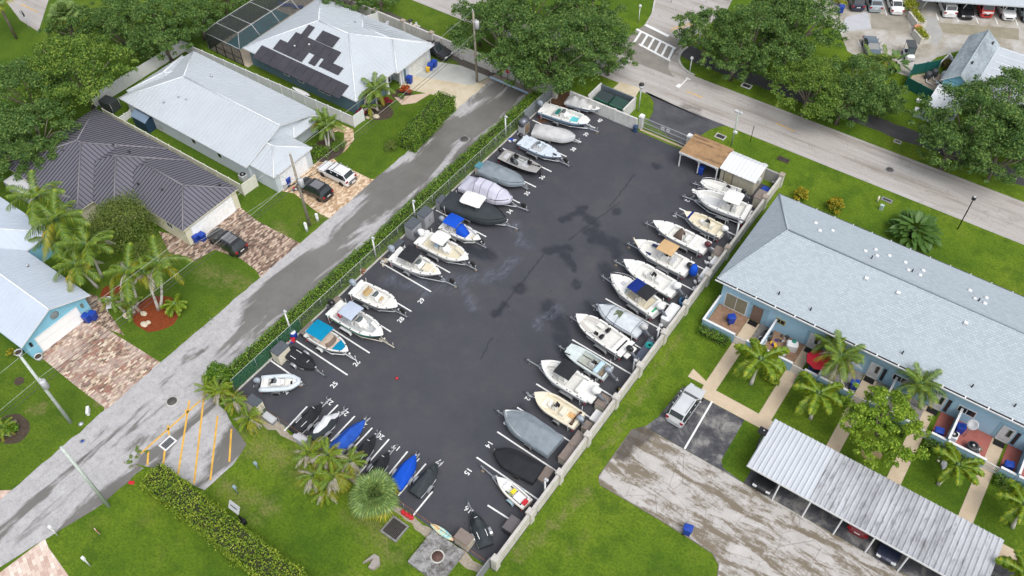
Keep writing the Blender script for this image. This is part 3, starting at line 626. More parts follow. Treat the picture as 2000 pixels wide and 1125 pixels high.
for k in range(5): mb.lathe([(.16+.06*k, -.02), (.19+.06*k, 0), (.16+.06*k, .02), (.13+.06*k, 0), (.16+.06*k, -.02)], 16, (0, 0, 0))
h_ = tag(mb.build('garden_hose', mat('teal_hose', (.02, .30, .29), .5)), 'coiled teal hose lying on the slate box', 'hose'); h_.location = tuple(P(1273, 676, .95)[:2])+(.93,); h_.location.x = -19.5
t = thing('dock_box', 'big white dock box leaning to the wall behind the two canopied cuddy boat', 'dock box', (-19.75, P(1322, 622, .6).y, 0)); mb = MB(); mb.rbox((0, 0, .5), (1.0, 2.4, 1.0), .2); mb.build('body', GEL, t); mb = MB(); mb.rbox((0, 0, 1.06), (1.05, 2.45, .14), .2, crown=.08); mb.build('lid', WHITE, t)
t = thing('barrel', 'blue ringed barrel against the wall', 'barrel', tuple(P(1336, 590, .3)[:2])+(0,)); mb = MB(); mb.lathe([(.5, 0), (.55, .3), (.5, .6), (.42, .6), (.42, .1)], 16); mb.build('tub', mat('blue_tub', (.05, .15, .30), .5), t); mb = MB(); mb.lathe([(.4, .0), (.4, .12)], 12, (0, 0, .12)); mb.build('tub_floor', mat('dark_blue', (.03, .06, .12)), t)
box('storage_box', 'brown lidded box beside white junk on the wall', (1405, 497), (.9, 1.2, .85), BEI, LIDB, -19.7); box('cooler', 'white cooler with a grey lid panel along the wall', (1402, 516), (.7, 1.2, .5), WHITE, WHITE, -19.4, cat='cooler'); box('cooler', 'long white cooler on the wall side, behind the blue bagged motor', (1383, 540), (.5, 1.6, .6), WHITE, WHITE, -19.5, cat='cooler')
box('locker', 'tall beige locker with a brown top beside the shed', (1483, 390), (.95, 1.5, 1.5), BEI, LIDB, cat='locker'); box('storage_box', 'flat blue box behind the beige locker', (1496, 373), (1.0, .7, .4), BLUEBIN, BLUEBIN)
for k, (bx, by, h, n) in enumerate(((572, 657, 4.1, 'white pole with a small lamp in the hedge beside the blue barrel'), (735, 505, 3.3, 'white pole with a lamp by the empty bay'), (812, 432, 3.2, 'white pole with a lamp behind the two tall lockers'), (988, 268, 3.2, 'white pole with a lamp beside the curved top locker'), (1433, 478, 3.6, 'white pole with lamp leaning at the wall beyond the tan floored boat'), (1282, 670, 3.0, 'white pole with a cross arm at the wall near the silver tarped boat'), (1064, 970, 3.2, 'white pole with a double lamp at the wall by the tray bench'), (1234, 738, 3.0, 'grey steel davit post at the wall behind the black motor'))):
    q = P(bx, by); t = thing('lamp_pole', n, 'lamp pole', (q.x, q.y, 0), 0, 'poles round the edge of the lot'); mb = MB(); mb.tube([(0, 0, 0), (0, 0, h)], .085, 8); mb.build('pole', GALV if k == 7 else WHITE, t); mb = MB(); mb.rbox((.12, 0, h), (.36, .24, .16), .06); mb.build('lamp_head', LGREY, t)
    if k == 5: mb = MB(); mb.tube([(0, -.5, h-.4), (0, .5, h-.4)], .06, 5); mb.build('cross_arm', WHITE, t)
for n, (x, y), r_, h, m in (('blue barrel with a white lid in front of the hedge', (573, 653), .35, .75, BLUEBIN),):
    t = thing('barrel', n, 'barrel', tuple(P(x, y, .4)[:2])+(0,)); mb = MB(); mb.lathe([(r_*.9, 0), (r_, .25), (r_, .6), (r_*.9, h)], 14); mb.build('drum', m, t); mb = MB(); mb.lathe([(r_*.85, 0), (r_*.85, .04)], 14, (0, 0, h)); mb.build('lid', WHITE, t)
# surfboard leaning on the bottom fence, red cans under the palm, small clutter
t = NT('surfboard print'); t.set(col=t.ramp(t.noise(1.4, 2, .5, t.co((1, 1, 1)), 1.0), [(.3, (.10, .42, .50)), (.45, (.45, .70, .66)), (.55, (.75, .66, .36)), (.68, (.72, .42, .22)), (.8, (.25, .5, .6))]), rough=.3)
a, b = P(842, 1022, .9), P(886, 1054, .75); mb = MB(); rows = []
for k in range(15):
    u = k/14; w_ = .36*math.sin(math.pi*(u*.94+.03))**.6; rows.append([(-1.2+2.4*u, -w_, -.02), (-1.2+2.4*u, -w_*.6, .05), (-1.2+2.4*u, w_*.6, .05), (-1.2+2.4*u, w_, -.02), (-1.2+2.4*u, 0, -.06)])
mb.grid(rows, 0, True, True); o = tag(mb.build('surfboard', t.m), 'turquoise and yellow surfboard leaning against the bottom fence', 'surfboard'); m_ = (a+b)/2
o.location = (m_.x, m_.y-.05, .75); o.rotation_euler = (R(48), 0, math.atan2(b.y-a.y, b.x-a.x))
for k, (x, y) in enumerate(((788, 1001), (796, 1006), (803, 1010))):
    t = thing('fuel_can', 'red fuel can in the row under the bottom fence', 'fuel can', tuple(P(x, y, .2)[:2])+(0,), R(20*k), 'red fuel cans under the fence'); mb = MB(); mb.rbox((0, 0, .2), (.42, .34, .4), .1); mb.build('can', RED, t); mb = MB(); mb.tube([(.1, 0, .4), (.16, 0, .52)], .04, 6); mb.build('spout', BLACK, t)
t = thing('traffic_cone', 'orange traffic cone behind a jet ski in the bottom row', 'cone', tuple(P(683, 891, .3)[:2])+(0,)); OR = mat('cone_orange', (.75, .16, .015), .5); mb = MB(); mb.lathe([(.17, .04), (.035, .7), (.01, .71)], 12); mb.build('cone', OR, t); mb = MB(); mb.box((0, 0, .02), (.42, .42, .04)); mb.build('base', OR, t)
o = tag(MB().lathe([(.05, 0), (.14, .06), (.15, .15), (.05, .24)], 10).build('buoy', RED), 'small red ball lying alone on the asphalt', 'ball'); o.location = tuple(P(775, 739, .1)[:2])+(.02,)
for n, (x, y), d, m in (('scrap_pile', (750, 508), 'heap of pale scrap at the empty bay line', BEI), ('scrap_pile', (704, 533), 'small rusty clutter by the hedge at the empty bay', WOOD), ('outboard_scrap', (563, 665), 'tangle of red and blue gear below the lamp pole', RED), ('scrap_pile', (1005, 275), 'white bucket and clutter below the curved top locker', WHITE), ('scrap_pile', (1300, 560), 'pale rubble along the wall behind the white motor', LGREY), ('scrap_pile', (1163, 857), 'grey engine scrap beside the wall pillar', GREY), ('scrap_pile', (1435, 470), 'red bucket against the wall beyond the tan floored boat', RED)):
    q = P(*[x, y][0:2] if False else (x, y)) if False else P(x, y) if not isinstance(x, tuple) else P(*x)
    pass
def clutter(name, label, xy, ms, n=6, r_=.5, cat='clutter', seed=1):
    q = P(*xy, .1); rr = random.Random(seed); mb = MB()
    for k in range(n):
        s_ = rr.uniform(.14, .34); mb.rbox((rr.uniform(-r_, r_)*.6, rr.uniform(-r_, r_), s_*.4+.12*(k % 2)), (s_, s_*rr.uniform(.6, 1.8), s_*.8), .05, rr.uniform(0, 3), k % len(ms))
    o = tag(mb.build(name, ms), label, cat); o.location = (q.x, q.y, 0); return o
clutter('scrap_heap', 'heap of pale scrap at the head of the empty bay line', (750, 509), [BEI, LGREY, WOOD], 9, .6, seed=2); clutter('scrap_heap', 'small rusty clutter under the hedge above the empty bay', (706, 533), [WOOD, BEI, RUST], 6, .5, seed=3)
clutter('scrap_heap', 'red and blue gear heaped below the lamp pole', (567, 668), [RED, BLUEBIN, LGREY], 9, .45, seed=4); clutter('scrap_heap', 'white buckets below the curved top locker', (1001, 276), [WHITE, BLUEBIN, LGREY], 5, .45, seed=5)
clutter('scrap_heap', 'pale rubble along the wall behind the large white motor', (1362, 556), [LGREY, WHITE, GREY], 12, .9, seed=6); clutter('scrap_heap', 'grey engine parts beside the wall pillar', (1140, 858), [GREY, DGREY, LGREY], 6, .4, seed=7); clutter('scrap_heap', 'red bucket and bags against the wall past the tan floored boat', (1440, 466), [RED, WHITE, DGREY], 4, .4, seed=8)
clutter('scrap_heap', 'dark clutter with a red handle at the wall by the dinghy', (1048, 990), [RED, DGREY, WOOD], 6, .5, seed=9); clutter('scrap_heap', 'white bags and gear in the corner between the grey wall and the pillar', (1515, 355), [WHITE, mat('dull_green', (.06, .11, .07)), DGREY], 9, .7, seed=10); clutter('scrap_heap', 'yellow strap and black box by the wall under the pillar', (1207, 765), [BLACK, mat('yellow_strap', (.6, .42, .02)), DGREY], 4, .35, seed=12)
clutter('scrap_heap', 'white foam blocks strewn beside the brown lidded wall box', (1385, 512), [WHITE, LGREY], 7, .6, seed=13); clutter('scrap_heap', 'green coil of netting by the corner locker', (515, 806), [mat('dull_green', (.06, .11, .07))], 5, .4, seed=14)
# ------------------------------------------------------------------ boats and trailers. local frame: +x = bow, z=0 ground, origin under the middle of the hull
HB = mat('hull_blue', (.30, .42, .55), .3, .08, 2); HGREY = mat('hull_grey', (.26, .33, .42), .3, .1, 2); HBLK = mat('hull_black', (.02, .022, .026), .25, .2, 2)
HGRN = mat('hull_green', (.02, .16, .13), .3, .1, 2); HNAVY = mat('hull_navy', (.012, .03, .10), .3, .1, 2)
FLOORW = mat('nonskid_white', (.62, .62, .59), .6, .08, 4); FLOORG = mat('nonskid_grey', (.40, .42, .43), .6, .14, 4); FLOORC = mat('nonskid_cream', (.60, .55, .42), .6, .1, 4)
FLOORT = mat('turquoise_deck', (.10, .46, .50), .6, .08, 4); CARPET = mat('carpet_grey', (.30, .295, .29), .95, .15, 12)
TANV = mat('tan_vinyl', (.42, .31, .16), .5, .1, 5); NAVYV = mat('navy_vinyl', (.012, .022, .075), .5, .15, 5); GREENV = mat('green_vinyl', (.02, .15, .13), .5, .1, 5)
def cloth(name, rgb, var=.14):
    if name in MATS: return MATS[name]
    t = NT(name.replace('_', ' ')); n = t.noise(1.3, 5, .65); f = t.noise(14, 4, .7)
    c = t.ramp(n, [(.3, tuple(v*(1-var) for v in rgb)), (.7, tuple(min(1, v*(1+var)) for v in rgb))])
    t.set(col=c, rough=.8, spec=.2); t.bump(t.noise(2.4, 5, .6, t.co((1, 1, 1)), 1.2), .55, .12); MATS[name] = t.m; return t.m
C_BLUE = cloth('royal_blue_canvas', (.006, .07, .47), .06); C_TEAL = cloth('teal_canvas', (.0, .20, .36), .06); C_BLK = cloth('black_canvas', (.022, .024, .028)); C_NAVY = cloth('navy_canvas', (.006, .022, .16), .08)
C_GREY = cloth('grey_canvas', (.20, .22, .24)); C_LGREY = cloth('pale_grey_canvas', (.44, .44, .445)); C_LAV = cloth('lavender_canvas', (.47, .47, .56)); C_DARK = cloth('charcoal_canvas', (.036, .044, .050))
C_SILV = cloth('silver_tarp', (.50, .54, .57)); C_TAN = cloth('tan_canvas', (.50, .335, .175), .08); C_SLATE = cloth('slate_canvas', (.20, .235, .265)); C_PBLUE = cloth('pale_blue_canvas', (.40, .46, .56), .06)
C_BROWN = cloth('brown_canvas', (.115, .085, .07)); C_TARPB = cloth('blue_tarp', (.02, .085, .42), .25); C_WHITE = cloth('white_cover', (.60, .62, .64), .1); C_OLIVE = cloth('olive_tarp', (.10, .12, .07))
MOTORB = mat('motor_dark', (.045, .055, .07), .28, .2, 4, spec=.5); MOTORW = mat('motor_white', (.78, .79, .79), .28, .05, 4, spec=.5); MOTORS = mat('motor_silver', (.26, .30, .35), .28, .1, 4, spec=.5); MOTORK = mat('motor_black', (.014, .014, .016), .28, .2, 4, spec=.5)
LEGB = mat('motor_leg_grey', (.12, .13, .15), .45, .2, 4)

class Boat:
    def __init__(s, L, B, kind='v', zk=.55, zs0=1.25, zs1=1.5):
        s.L, s.B, s.kind, s.zk, s.zs0, s.zs1 = L, B, kind, zk, zs0, zs1
    def b(s, t):
        if s.kind == 'v':
            f = .94+.06*min(1, t/.3) if t < .45 else 1-((t-.45)/.55)**2.3*.985
        elif s.kind == 'cc':   # fuller flared bow
            f = .95+.05*min(1, t/.3) if t < .52 else 1-((t-.52)/.48)**2.7*.97
        elif s.kind == 'blunt':
            f = .95+.05*min(1, t/.3) if t < .6 else 1-((t-.6)/.4)**2.8*.72
        else:                  # square jon boat
            f = .96+.04*min(1, t/.3) if t < .55 else 1-((t-.55)/.45)**2*.36
        return s.B/2*max(f, .012)
    def zs(s, t): return s.zs0+(s.zs1-s.zs0)*t**1.7
    def zkeel(s, t):
        if s.kind == 'jon': return s.zk+max(0, (t-.75)/.25)**1.6*.35
        return s.zk+max(0, (t-.58)/.42)**2.4*(s.zs1-.12-s.zk)
    def x(s, t): return -s.L/2+s.L*t
def make_hull(bt, root, hull, stripe=None, bottom=None):
    ts = [0, .12, .25, .4, .5, .58, .66, .73, .79, .85, .9, .94, .97, .99, 1.0]
    rows = []
    for t in ts:
        b, zs, zk = bt.b(t), bt.zs(t), bt.zkeel(t); h = zs-zk
        half = [(0, zk), (b*.80*(1-.25*max(0, t-.6)/.4), zk+h*(.22 if bt.kind != 'jon' else .03)), (b*.93, zk+h*.5), (b*.985, zk+h*.80), (b*1.0, zs-.09), (b*1.02+.012, zs-.085), (b*1.02+.012, zs-.03), (b*1.0, zs)]
        X = bt.x(t)
        rake = [(.02*(1-k/7))*-bt.L*max(0, (t-.7)/.3)*1.0 for k in range(8)]
        left = [(X+rake[k], y, z) for k, (y, z) in enumerate(half)]; right = [(X+rake[k], -y, z) for k, (y, z) in enumerate(half)]
        rows.append(right[::-1][:-1]+left)
    mb = MB()
    def mf(i, k):
        j = k if k < 7 else 13-k
        return 1 if j in (1, 2) else (2 if j in (5, 6) else 0)
    mb.grid(rows, 0, True, False, lambda i, k: (1 if min(k, 13-k) in (1, 2, ) else (2 if min(k, 13-k) >= 5 else 0)))
    n = len(rows[0])
    mb.add([tuple(p) for p in rows[0]], [list(range(n))], 0)
    return mb.build('hull', [bottom or hull, stripe or hull, hull], root), mf
def make_deck(bt, root, deck, floor, s0=.10, s1=.80, g=.22, zf=None, round_=True):
    """liner: gunwales, stern deck, foredeck and the sunken cockpit floor"""
    zf = zf if zf is not None else bt.zk+.42
    ts = sorted(set([0, s0, s1, 1.0, .97, .985]+[s0+(s1-s0)*k/9 for k in range(1, 9)]+[s1+(1-s1)*k/5 for k in range(1, 5)]))
    mb = MB(); I = .985
    def st(t):
        b, z, X = bt.b(t)*I, bt.zs(t)+.005, bt.x(t)
        gi = max(b-g, .02)
        return X, b, gi, z
    for a, c in zip(ts, ts[1:]):
        X0, b0, g0, z0 = st(a); X1, b1, g1, z1 = st(c)
        if a >= s0-1e-6 and c <= s1+1e-6:
            e0 = e1 = 0
            for sg in (1, -1):
                mb.grid([[(X0, sg*b0, z0), (X0, sg*(b0-.03), z0+.025), (X0, sg*g0, z0+.02), (X0, sg*g0, z0-.03), (X0, sg*max(g0-.04, .01), zf)],
                         [(X1, sg*b1, z1), (X1, sg*(b1-.03), z1+.025), (X1, sg*g1, z1+.02), (X1, sg*g1, z1-.03), (X1, sg*max(g1-.04, .01), zf)]], 0, False)
            mb.grid([[(X0, -max(g0-.04, .01), zf), (X0, max(g0-.04, .01), zf)], [(X1, -max(g1-.04, .01), zf), (X1, max(g1-.04, .01), zf)]], 1, False)
        else:
            mb.grid([[(X0, -b0, z0), (X0, -(b0*.6), z0+.035), (X0, 0, z0+.045), (X0, b0*.6, z0+.035), (X0, b0, z0)],
                     [(X1, -b1, z1), (X1, -(b1*.6), z1+.035), (X1, 0, z1+.045), (X1, b1*.6, z1+.035), (X1, b1, z1)]], 0, False)
    for t in (s0, s1):
        X, b, gi, z = st(t)
        mb.add([(X, -b, z), (X, -b*.6, z+.035), (X, 0, z+.045), (X, b*.6, z+.035), (X, b, z), (X, gi-.04, zf), (X, -gi+.04, zf)], [list(range(7))], 0)
    return mb.build('deck', [deck, floor], root)
def outboard(root, x, z, y=0, m=MOTORB, size=1.0, tilt=50, leg=None, name='outboard'):
    """motor hung on the transom, tilted up; parts cowling, midsection and propeller"""
    k = size; M = Matrix.Translation((x, y, z)) @ Matrix.Rotation(R(tilt), 4, 'Y') @ Matrix.Diagonal((k, k, k, 1))
    mb = MB(); mb.M = M
    mb.box((-.16, 0, -.25), (.26, .2, .75)); mb.box((-.18, 0, -.62), (.46, .1, .10)); mb.box((-.16, 0, -.82), (.22, .08, .4), taper=1)
    mb.lathe([(.01, -.28), (.07, -.2), (.08, .1), (.05, .2), (.01, .24)], 8, (-.18, 0, -.9), axis='x'); mb.box((-.12, 0, -1.05), (.2, .03, .26), taper=.8)
    mb.box((.02, 0, .0), (.16, .26, .36))
    o = mb.build(name, leg or LEGB, root)
    mc = MB(); mc.M = M; rows = []
    for t, w_, zl, zt in ((0, .10, .22, .40), (.06, .20, .14, .60), (.22, .25, .10, .72), (.5, .26, .08, .76), (.78, .22, .10, .68), (.94, .15, .16, .54), (1, .07, .26, .40)):
        X = .10-.72*t; rr = []
        for j in range(10):
            a = 2*math.pi*j/10; rr.append((X, math.copysign(abs(math.cos(a))**.7, math.cos(a))*w_, (zl+zt)/2+math.copysign(abs(math.sin(a))**.7, math.sin(a))*(zt-zl)/2))
        rows.append(rr)
    mc.grid(rows, 0, True, True); mc.add(rows[0], [list(range(10))]); mc.add(rows[-1], [list(range(10))[::-1]])
    mc.build('cowling', m, o)
    mp = MB(); mp.M = M
    for q in range(3):
        a = R(120*q+20); mp.box((-.46, math.cos(a)*.1, -.9+math.sin(a)*.1), (.03, .16, .12), rx=a)
    mp.build('propeller', GALV, o)
    return o
def console(root, x, y=0, z=.97, d=(.75, .85, .85), m=GEL, seat=None, shield=True, top=None):
    mb = MB(); rows = []
    for t, zz in ((0, 0), (.0, d[2]*.7), (.12, d[2]), (.55, d[2]), (.75, d[2]*.7), (1, d[2]*.55), (1, 0)):
        X = x-d[0]/2+d[0]*t; hw = d[1]/2*(1 if zz < d[2]*.8 else .9)
        rows.append([(X, -hw, z), (X, -hw, z+zz), (X, -hw+.05, z+zz+.02), (X, hw-.05, z+zz+.02), (X, hw, z+zz), (X, hw, z)])
    for r_ in rows:
        for i, p in enumerate(r_): r_[i] = (p[0], p[1]+y, p[2])
    mb.grid(rows, 0, False); o = mb.build('console', m, root)
    mp = MB(); mp.box((x-d[0]*.30, y, z+d[2]+.03), (.26, d[1]*.74, .05), ry=-.25); mp.build('dash_panel', BLACK, o)
    if shield:
        mw = MB(); X = x+d[0]*.02
        mw.grid([[(X, y-d[1]*.42, z+d[2]), (X+.1, y-d[1]*.2, z+d[2]), (X+.1, y+d[1]*.2, z+d[2]), (X, y+d[1]*.42, z+d[2])], [(X-.16, y-d[1]*.38, z+d[2]+.3), (X-.08, y-d[1]*.2, z+d[2]+.33), (X-.08, y+d[1]*.2, z+d[2]+.33), (X-.16, y+d[1]*.38, z+d[2]+.3)]], 0)
        mw.build('windscreen', SMOKE, o)
    ms = MB(); ms.lathe([(.17, -.012), (.19, 0), (.17, .012), (.145, 0), (.17, -.012)], 14, (0, 0, 0)); ms.tube([(-.16, 0, 0), (.16, 0, 0)], .015, 4); ms.tube([(0, -.16, 0), (0, .16, 0)], .015, 4)
    s_ = ms.build('steering_wheel', BLACK, o); s_.location = (x-d[0]/2-.06, y-d[1]*.18, z+d[2]*.82); s_.rotation_euler = (0, R(-60), 0)
    if seat:
        mf = MB(); mf.rbox((x+d[0]/2+.18, y, z+.2), (.34, d[1]*.7, .4), .05); so_ = mf.build('front_seat', m, root)
        mk = MB(); mk.rbox((x+d[0]/2+.18, y, z+.43), (.32, d[1]*.64, .07), .06); mk.build('cushion', seat, so_)
    return o
SMOKE = mat('smoked_screen', (.09, .11, .12), .1, .1, 2, spec=.6)
def bench(root, x, y=0, z=.97, d=(.5, .9, .42), m=GEL, cush=None, back=False, name='leaning_post'):
    mb = MB(); mb.rbox((x, y, z+d[2]/2), d, .05); o = mb.build(name, m, root)
    mk = MB(); mk.rbox((x, y, z+d[2]+.04), (d[0]*.94, d[1]*.94, .09), .06); mk.build('cushion', cush or m, o)
    if back:
        mk = MB(); mk.rbox((x-d[0]/2+.03, y, z+d[2]+.28), (.09, d[1]*.94, .36), .04); mk.build('seat_back', cush or m, o)
    return o
def swivel(root, x, y, z, m=BLACK, rz=0):
    mb = MB(); mb.lathe([(.13, 0), (.13, .02), (.035, .03), (.035, .32), (.1, .34)], 8, (x, y, z)); o = mb.build('seat', GALV, root)
    mk = MB(); mk.M = Matrix.Translation((x, y, z)) @ Matrix.Rotation(rz, 4, 'Z'); mk.rbox((0, 0, .40), (.42, .44, .11), .08); mk.rbox((-.2, 0, .62), (.1, .46, .38), .05); mk.rbox((-.02, .23, .5), (.34, .07, .1), .03); mk.rbox((-.02, -.23, .5), (.34, .07, .1), .03); mk.build('cushion', m, o)
    return o
def canopy(root, x, z, lx, ly, m, zb, arch=.14, name='bimini_top', hard=False, sag=.0, post=ALU, mid=True):
    mb = MB(); rows = []; n = 9
    for i in range(n):
        u = i/(n-1)-.5; row = []; 
        for j in range(9):
            v = j/8-.5
            zz = z+arch*(1-(2*abs(v))**2.4)+.05*(1-(2*u)**2)-sag*(abs(math.sin(2*math.pi*(u+.5)))*(1-(2*abs(v))**2))
            r_ = 1.0
            if hard and abs(u) > .44: r_ = .93 if abs(u) < .499 else .84
            row.append((x+u*lx, v*ly*r_, zz-(.05 if hard and abs(v) > .49 else 0)))
        rows.append(row)
    mb.grid(rows, 0, True)
    rows2 = [[(p[0], p[1], p[2]-(.09 if hard else .02)) for p in r_] for r_ in rows]
    mb.grid([r_[::-1] for r_ in rows2], 0, True)
    for a in (0, -1): mb.grid([rows[a], rows2[a]] if a else [rows2[a], rows[a]], 0, False)
    for k in (0, -1): mb.grid([[r_[k] for r_ in rows], [r_[k] for r_ in rows2]] if k else [[r_[k] for r_ in rows2], [r_[k] for r_ in rows]], 0, False)
    o = mb.build(name, m, root)
    for sg in (1, -1):
        for q in ((-.5, -.2), (.5, .2)) if not hard else ((-.38, -.28), (.38, .20)):
            mf = MB(); mf.tube([(x+q[1]*lx, sg*ly*.44 if not hard else sg*.42, zb), (x+q[0]*lx*.95, sg*ly*.46, z-.0)], .022, 5); mf.build('canopy_pole', post, o)
        if hard:
            mf = MB(); mf.tube([(x-.28*lx, sg*.42, zb+.5), (x+.2*lx, sg*.42, zb+.6)], .02, 5); mf.build('canopy_pole', post, o)
    return o
def bow_rail(root, bt, t0=.62, h=.35, m=CHROME, inset=.06):
    mb = MB(); pts = []
    ts = [t0+(1.0-t0)*k/7 for k in range(8)]
    for t in ts: pts.append((bt.x(t)-.05, bt.b(t)-inset if bt.b(t) > inset else 0, bt.zs(t)+h*min(1, .2+(t-t0)*6)))
    pts = pts+[(p[0], -p[1], p[2]) for p in pts[::-1]]
    mb.tube(pts, .022, 5)
    for t in (t0+.08, t0+.18, t0+.28):
        for sg in (1, -1): mb.tube([(bt.x(t)-.05, sg*(bt.b(t)-inset), bt.zs(t)), (bt.x(t)-.05, sg*(bt.b(t)-inset), bt.zs(t)+h)], .016, 4)
    return mb.build('bow_rail', m, root)
_cl = None
def cleats(root, bt, ts=(.08, .3, .5, .68, .84), m=BLACK, inset=.09):
    global _cl
    if _cl is None:
        mb = MB(); mb.box((0, 0, .02), (.16, .07, .05)); q = mb.build('cleat', BLACK); _cl = q.data; bpy.data.objects.remove(q)
    for t in ts:
        for sg in (1, -1): share('cleat', _cl, root, (bt.x(t), sg*(bt.b(t)-inset), bt.zs(t)+.02))
def hatch(root, x, y, z, dx, dy, m=None, name='hatch'):
    mb = MB(); mb.rbox((x, y, z+.012), (dx, dy, .05), .05); return mb.build(name, m or FLOORW, root)
def bow_cushions(root, bt, z, t0=.60, t1=.86, w_=.42, m=GEL, cush=None):
    for sg in (1, -1):
        mb = MB(); rows = []
        for k in range(6):
            t = t0+(t1-t0)*k/5; o_ = max(bt.b(t)*.985-.25, .04); i_ = max(o_-w_, .0)
            rows.append([(bt.x(t), sg*o_, z), (bt.x(t), sg*o_, z+.36), (bt.x(t), sg*i_, z+.36), (bt.x(t), sg*i_, z)])
        mb.grid(rows, 0, False); mb.add([rows[0][0], rows[0][1], rows[0][2], rows[0][3]], [(0, 1, 2, 3)]); o = mb.build('bow_seat', m, root)
        if cush:
            mc = MB(); mc.grid([[(r_[1][0], r_[1][1]*.98, r_[1][2]+.0), (r_[1][0], r_[1][1]*.97, r_[1][2]+.07), (r_[2][0], r_[2][1]+(r_[1][1]-r_[2][1])*.06, r_[2][2]+.07), (r_[2][0], r_[2][1]+(r_[1][1]-r_[2][1])*.06, r_[2][2])] for r_ in rows], 0, False); mc.build('cushion', cush, o)

# ------------------------------------------------------------------ trailers
_W = {}
def wheel(root, x, y, z=.31, r=.31, w_=.2, name='wheel', rim=None):
    key = (r, w_, rim.name if rim else '')
    if key not in _W:
        a = MB(); a.lathe([(r*.62, -w_/2), (r*.93, -w_/2), (r, -w_*.34), (r, w_*.34), (r*.93, w_/2), (r*.62, w_/2)], 18, axis='y'); ta = a.build('tyre', RUB)
        b = MB(); b.lathe([(.02, -w_*.45), (r*.5, -w_*.46), (r*.63, -w_*.4), (r*.63, w_*.4), (r*.5, w_*.46), (.08, w_*.40), (.02, w_*.47)], 14, axis='y'); tb = b.build('rim', rim or GALV)
        _W[key] = (ta.data, tb.data); bpy.data.objects.remove(ta); bpy.data.objects.remove(tb)
    o = share(name, _W[key][0], root, (x, y, z)); share('rim', _W[key][1], o); return o
def make_trailer(label, loc, rz, L, B, tip, tandem=False, frame=GALV, spare=False, guides=True, fm=None, zf=.48, zk=.55, group='boat trailers in the lot', jack=True, block=False, low=False, wx=-.12, lights=True):
    """tip = distance of the hitch ahead of the hull's middle"""
    t = thing('boat_trailer', label, 'trailer', loc, rz, group)
    W2 = B*.36; xr = -L*.46; xb = L*.30
    for sg in (1, -1):
        mb = MB(); mb.tube([(xr, sg*W2, zf), (xb*.5, sg*W2, zf), (max(xb, tip-1.6), sg*.10, zf-.02)], .06, 4, smooth=False); mb.build('frame_rail', frame, t)
        mb = MB(); mb.tube([(xr+.1, sg*W2*.72, zk+.10), (L*.22, sg*W2*.66, zk+.10)], .06, 4, smooth=False)
        mb.tube([(xr+.5, sg*W2*.72, zf), (xr+.5, sg*W2*.72, zk+.08)], .03, 4); mb.tube([(L*.12, sg*W2*.68, zf), (L*.12, sg*W2*.68, zk+.08)], .03, 4); mb.build('bunk', DGREY, t)
    mb = MB(); mb.tube([(max(xb, tip-1.7)-.4, 0, zf-.02), (tip, 0, zf-.02)], .062, 4, smooth=False); tg = mb.build('tongue', frame, t)
    mb = MB(); mb.rbox((tip+.02, 0, zf+.03), (.26, .12, .1), .04); mb.build('hitch_coupler', DGREY, tg)
    for xx in (xr+.05, -L*.1, L*.18):
        mb = MB(); mb.box((xx, 0, zf-.07), (.08, W2*2, .07)); mb.build('crossbar', frame, t)
    rw = .30 if not low else .25; yw = B*.5-.06 if B > 1.5 else B*.5+.06
    xs = (wx*L-.38, wx*L+.38) if tandem else (wx*L,)
    for sg in (1, -1):
        for xx in xs: wheel(t, xx, sg*yw, rw, rw)
        mb = MB(); rows = []; x0, x1 = xs[0]-.42, xs[-1]+.42
        prof = [(x0, .30), (x0+.08, .52), (x0+.24, .63), (x1-.24, .63), (x1-.08, .52), (x1, .30)]
        for (a, z) in prof: rows.append([(a, sg*(yw-.13), z+(rw-.3)), (a, sg*(yw-.13), z+.01+(rw-.3)), (a, sg*(yw+.13), z+.01+(rw-.3)), (a, sg*(yw+.14), z-.05+(rw-.3))])
        mb.grid(rows, 0, False); mb.build('fender', fm or frame, t)
    mb = MB()
    for xx in xs: mb.tube([(xx, -yw, rw), (xx, yw, rw)], .035, 5)
    mb.build('axle', frame, t)
    if tip-L/2 > .3:
        xw = min(L/2+.12, tip-.35); zw = zf+.62
        mb = MB(); mb.tube([(xw, 0, zf), (xw-.1, 0, zw)], .045, 4); mb.tube([(xw-.08, -.1, zw-.1), (xw-.08, .1, zw-.1)], .09, 8); mb.tube([(xw+.45, 0, zf), (xw-.06, 0, zw-.2)], .025, 4); mb.build('winch_post', frame, t)
    if jack:
        xj = tip-.42; mb = MB(); mb.tube([(xj, .13, .1), (xj, .13, zf+.42)], .035, 6); mb.tube([(xj, .13, zf+.42), (xj+.14, .13, zf+.46)], .014, 4); mb.lathe([(.07, -.03), (.09, 0), (.07, .03)], 8, (xj, .13, .09), axis='y'); mb.build('jack', frame, t)
    if spare: wheel(t, tip-.85, .22, zf+.28, .30, .2, 'spare_wheel', MATS.get('white_paint') if spare == 'w' else None)
    if guides:
        for sg in (1, -1):
            mb = MB(); mb.tube([(xr+.3, sg*W2, zf), (xr+.3, sg*(B/2+.09), zf), (xr+.3, sg*(B/2+.09), zf+1.15)], .028, 5); mb.build('guide_pole', WHITE, t)
    if lights:
        for sg in (1, -1):
            mb = MB(); mb.box((xr-.03, sg*(W2+.12), zf+.02), (.06, .2, .1)); mb.build('tail_light', RED, t)
    if block:
        mb = MB(); mb.box((tip-.42, .13, .05), (.3, .2, .1)); mb.build('jack_block', WOOD, t)
    return t
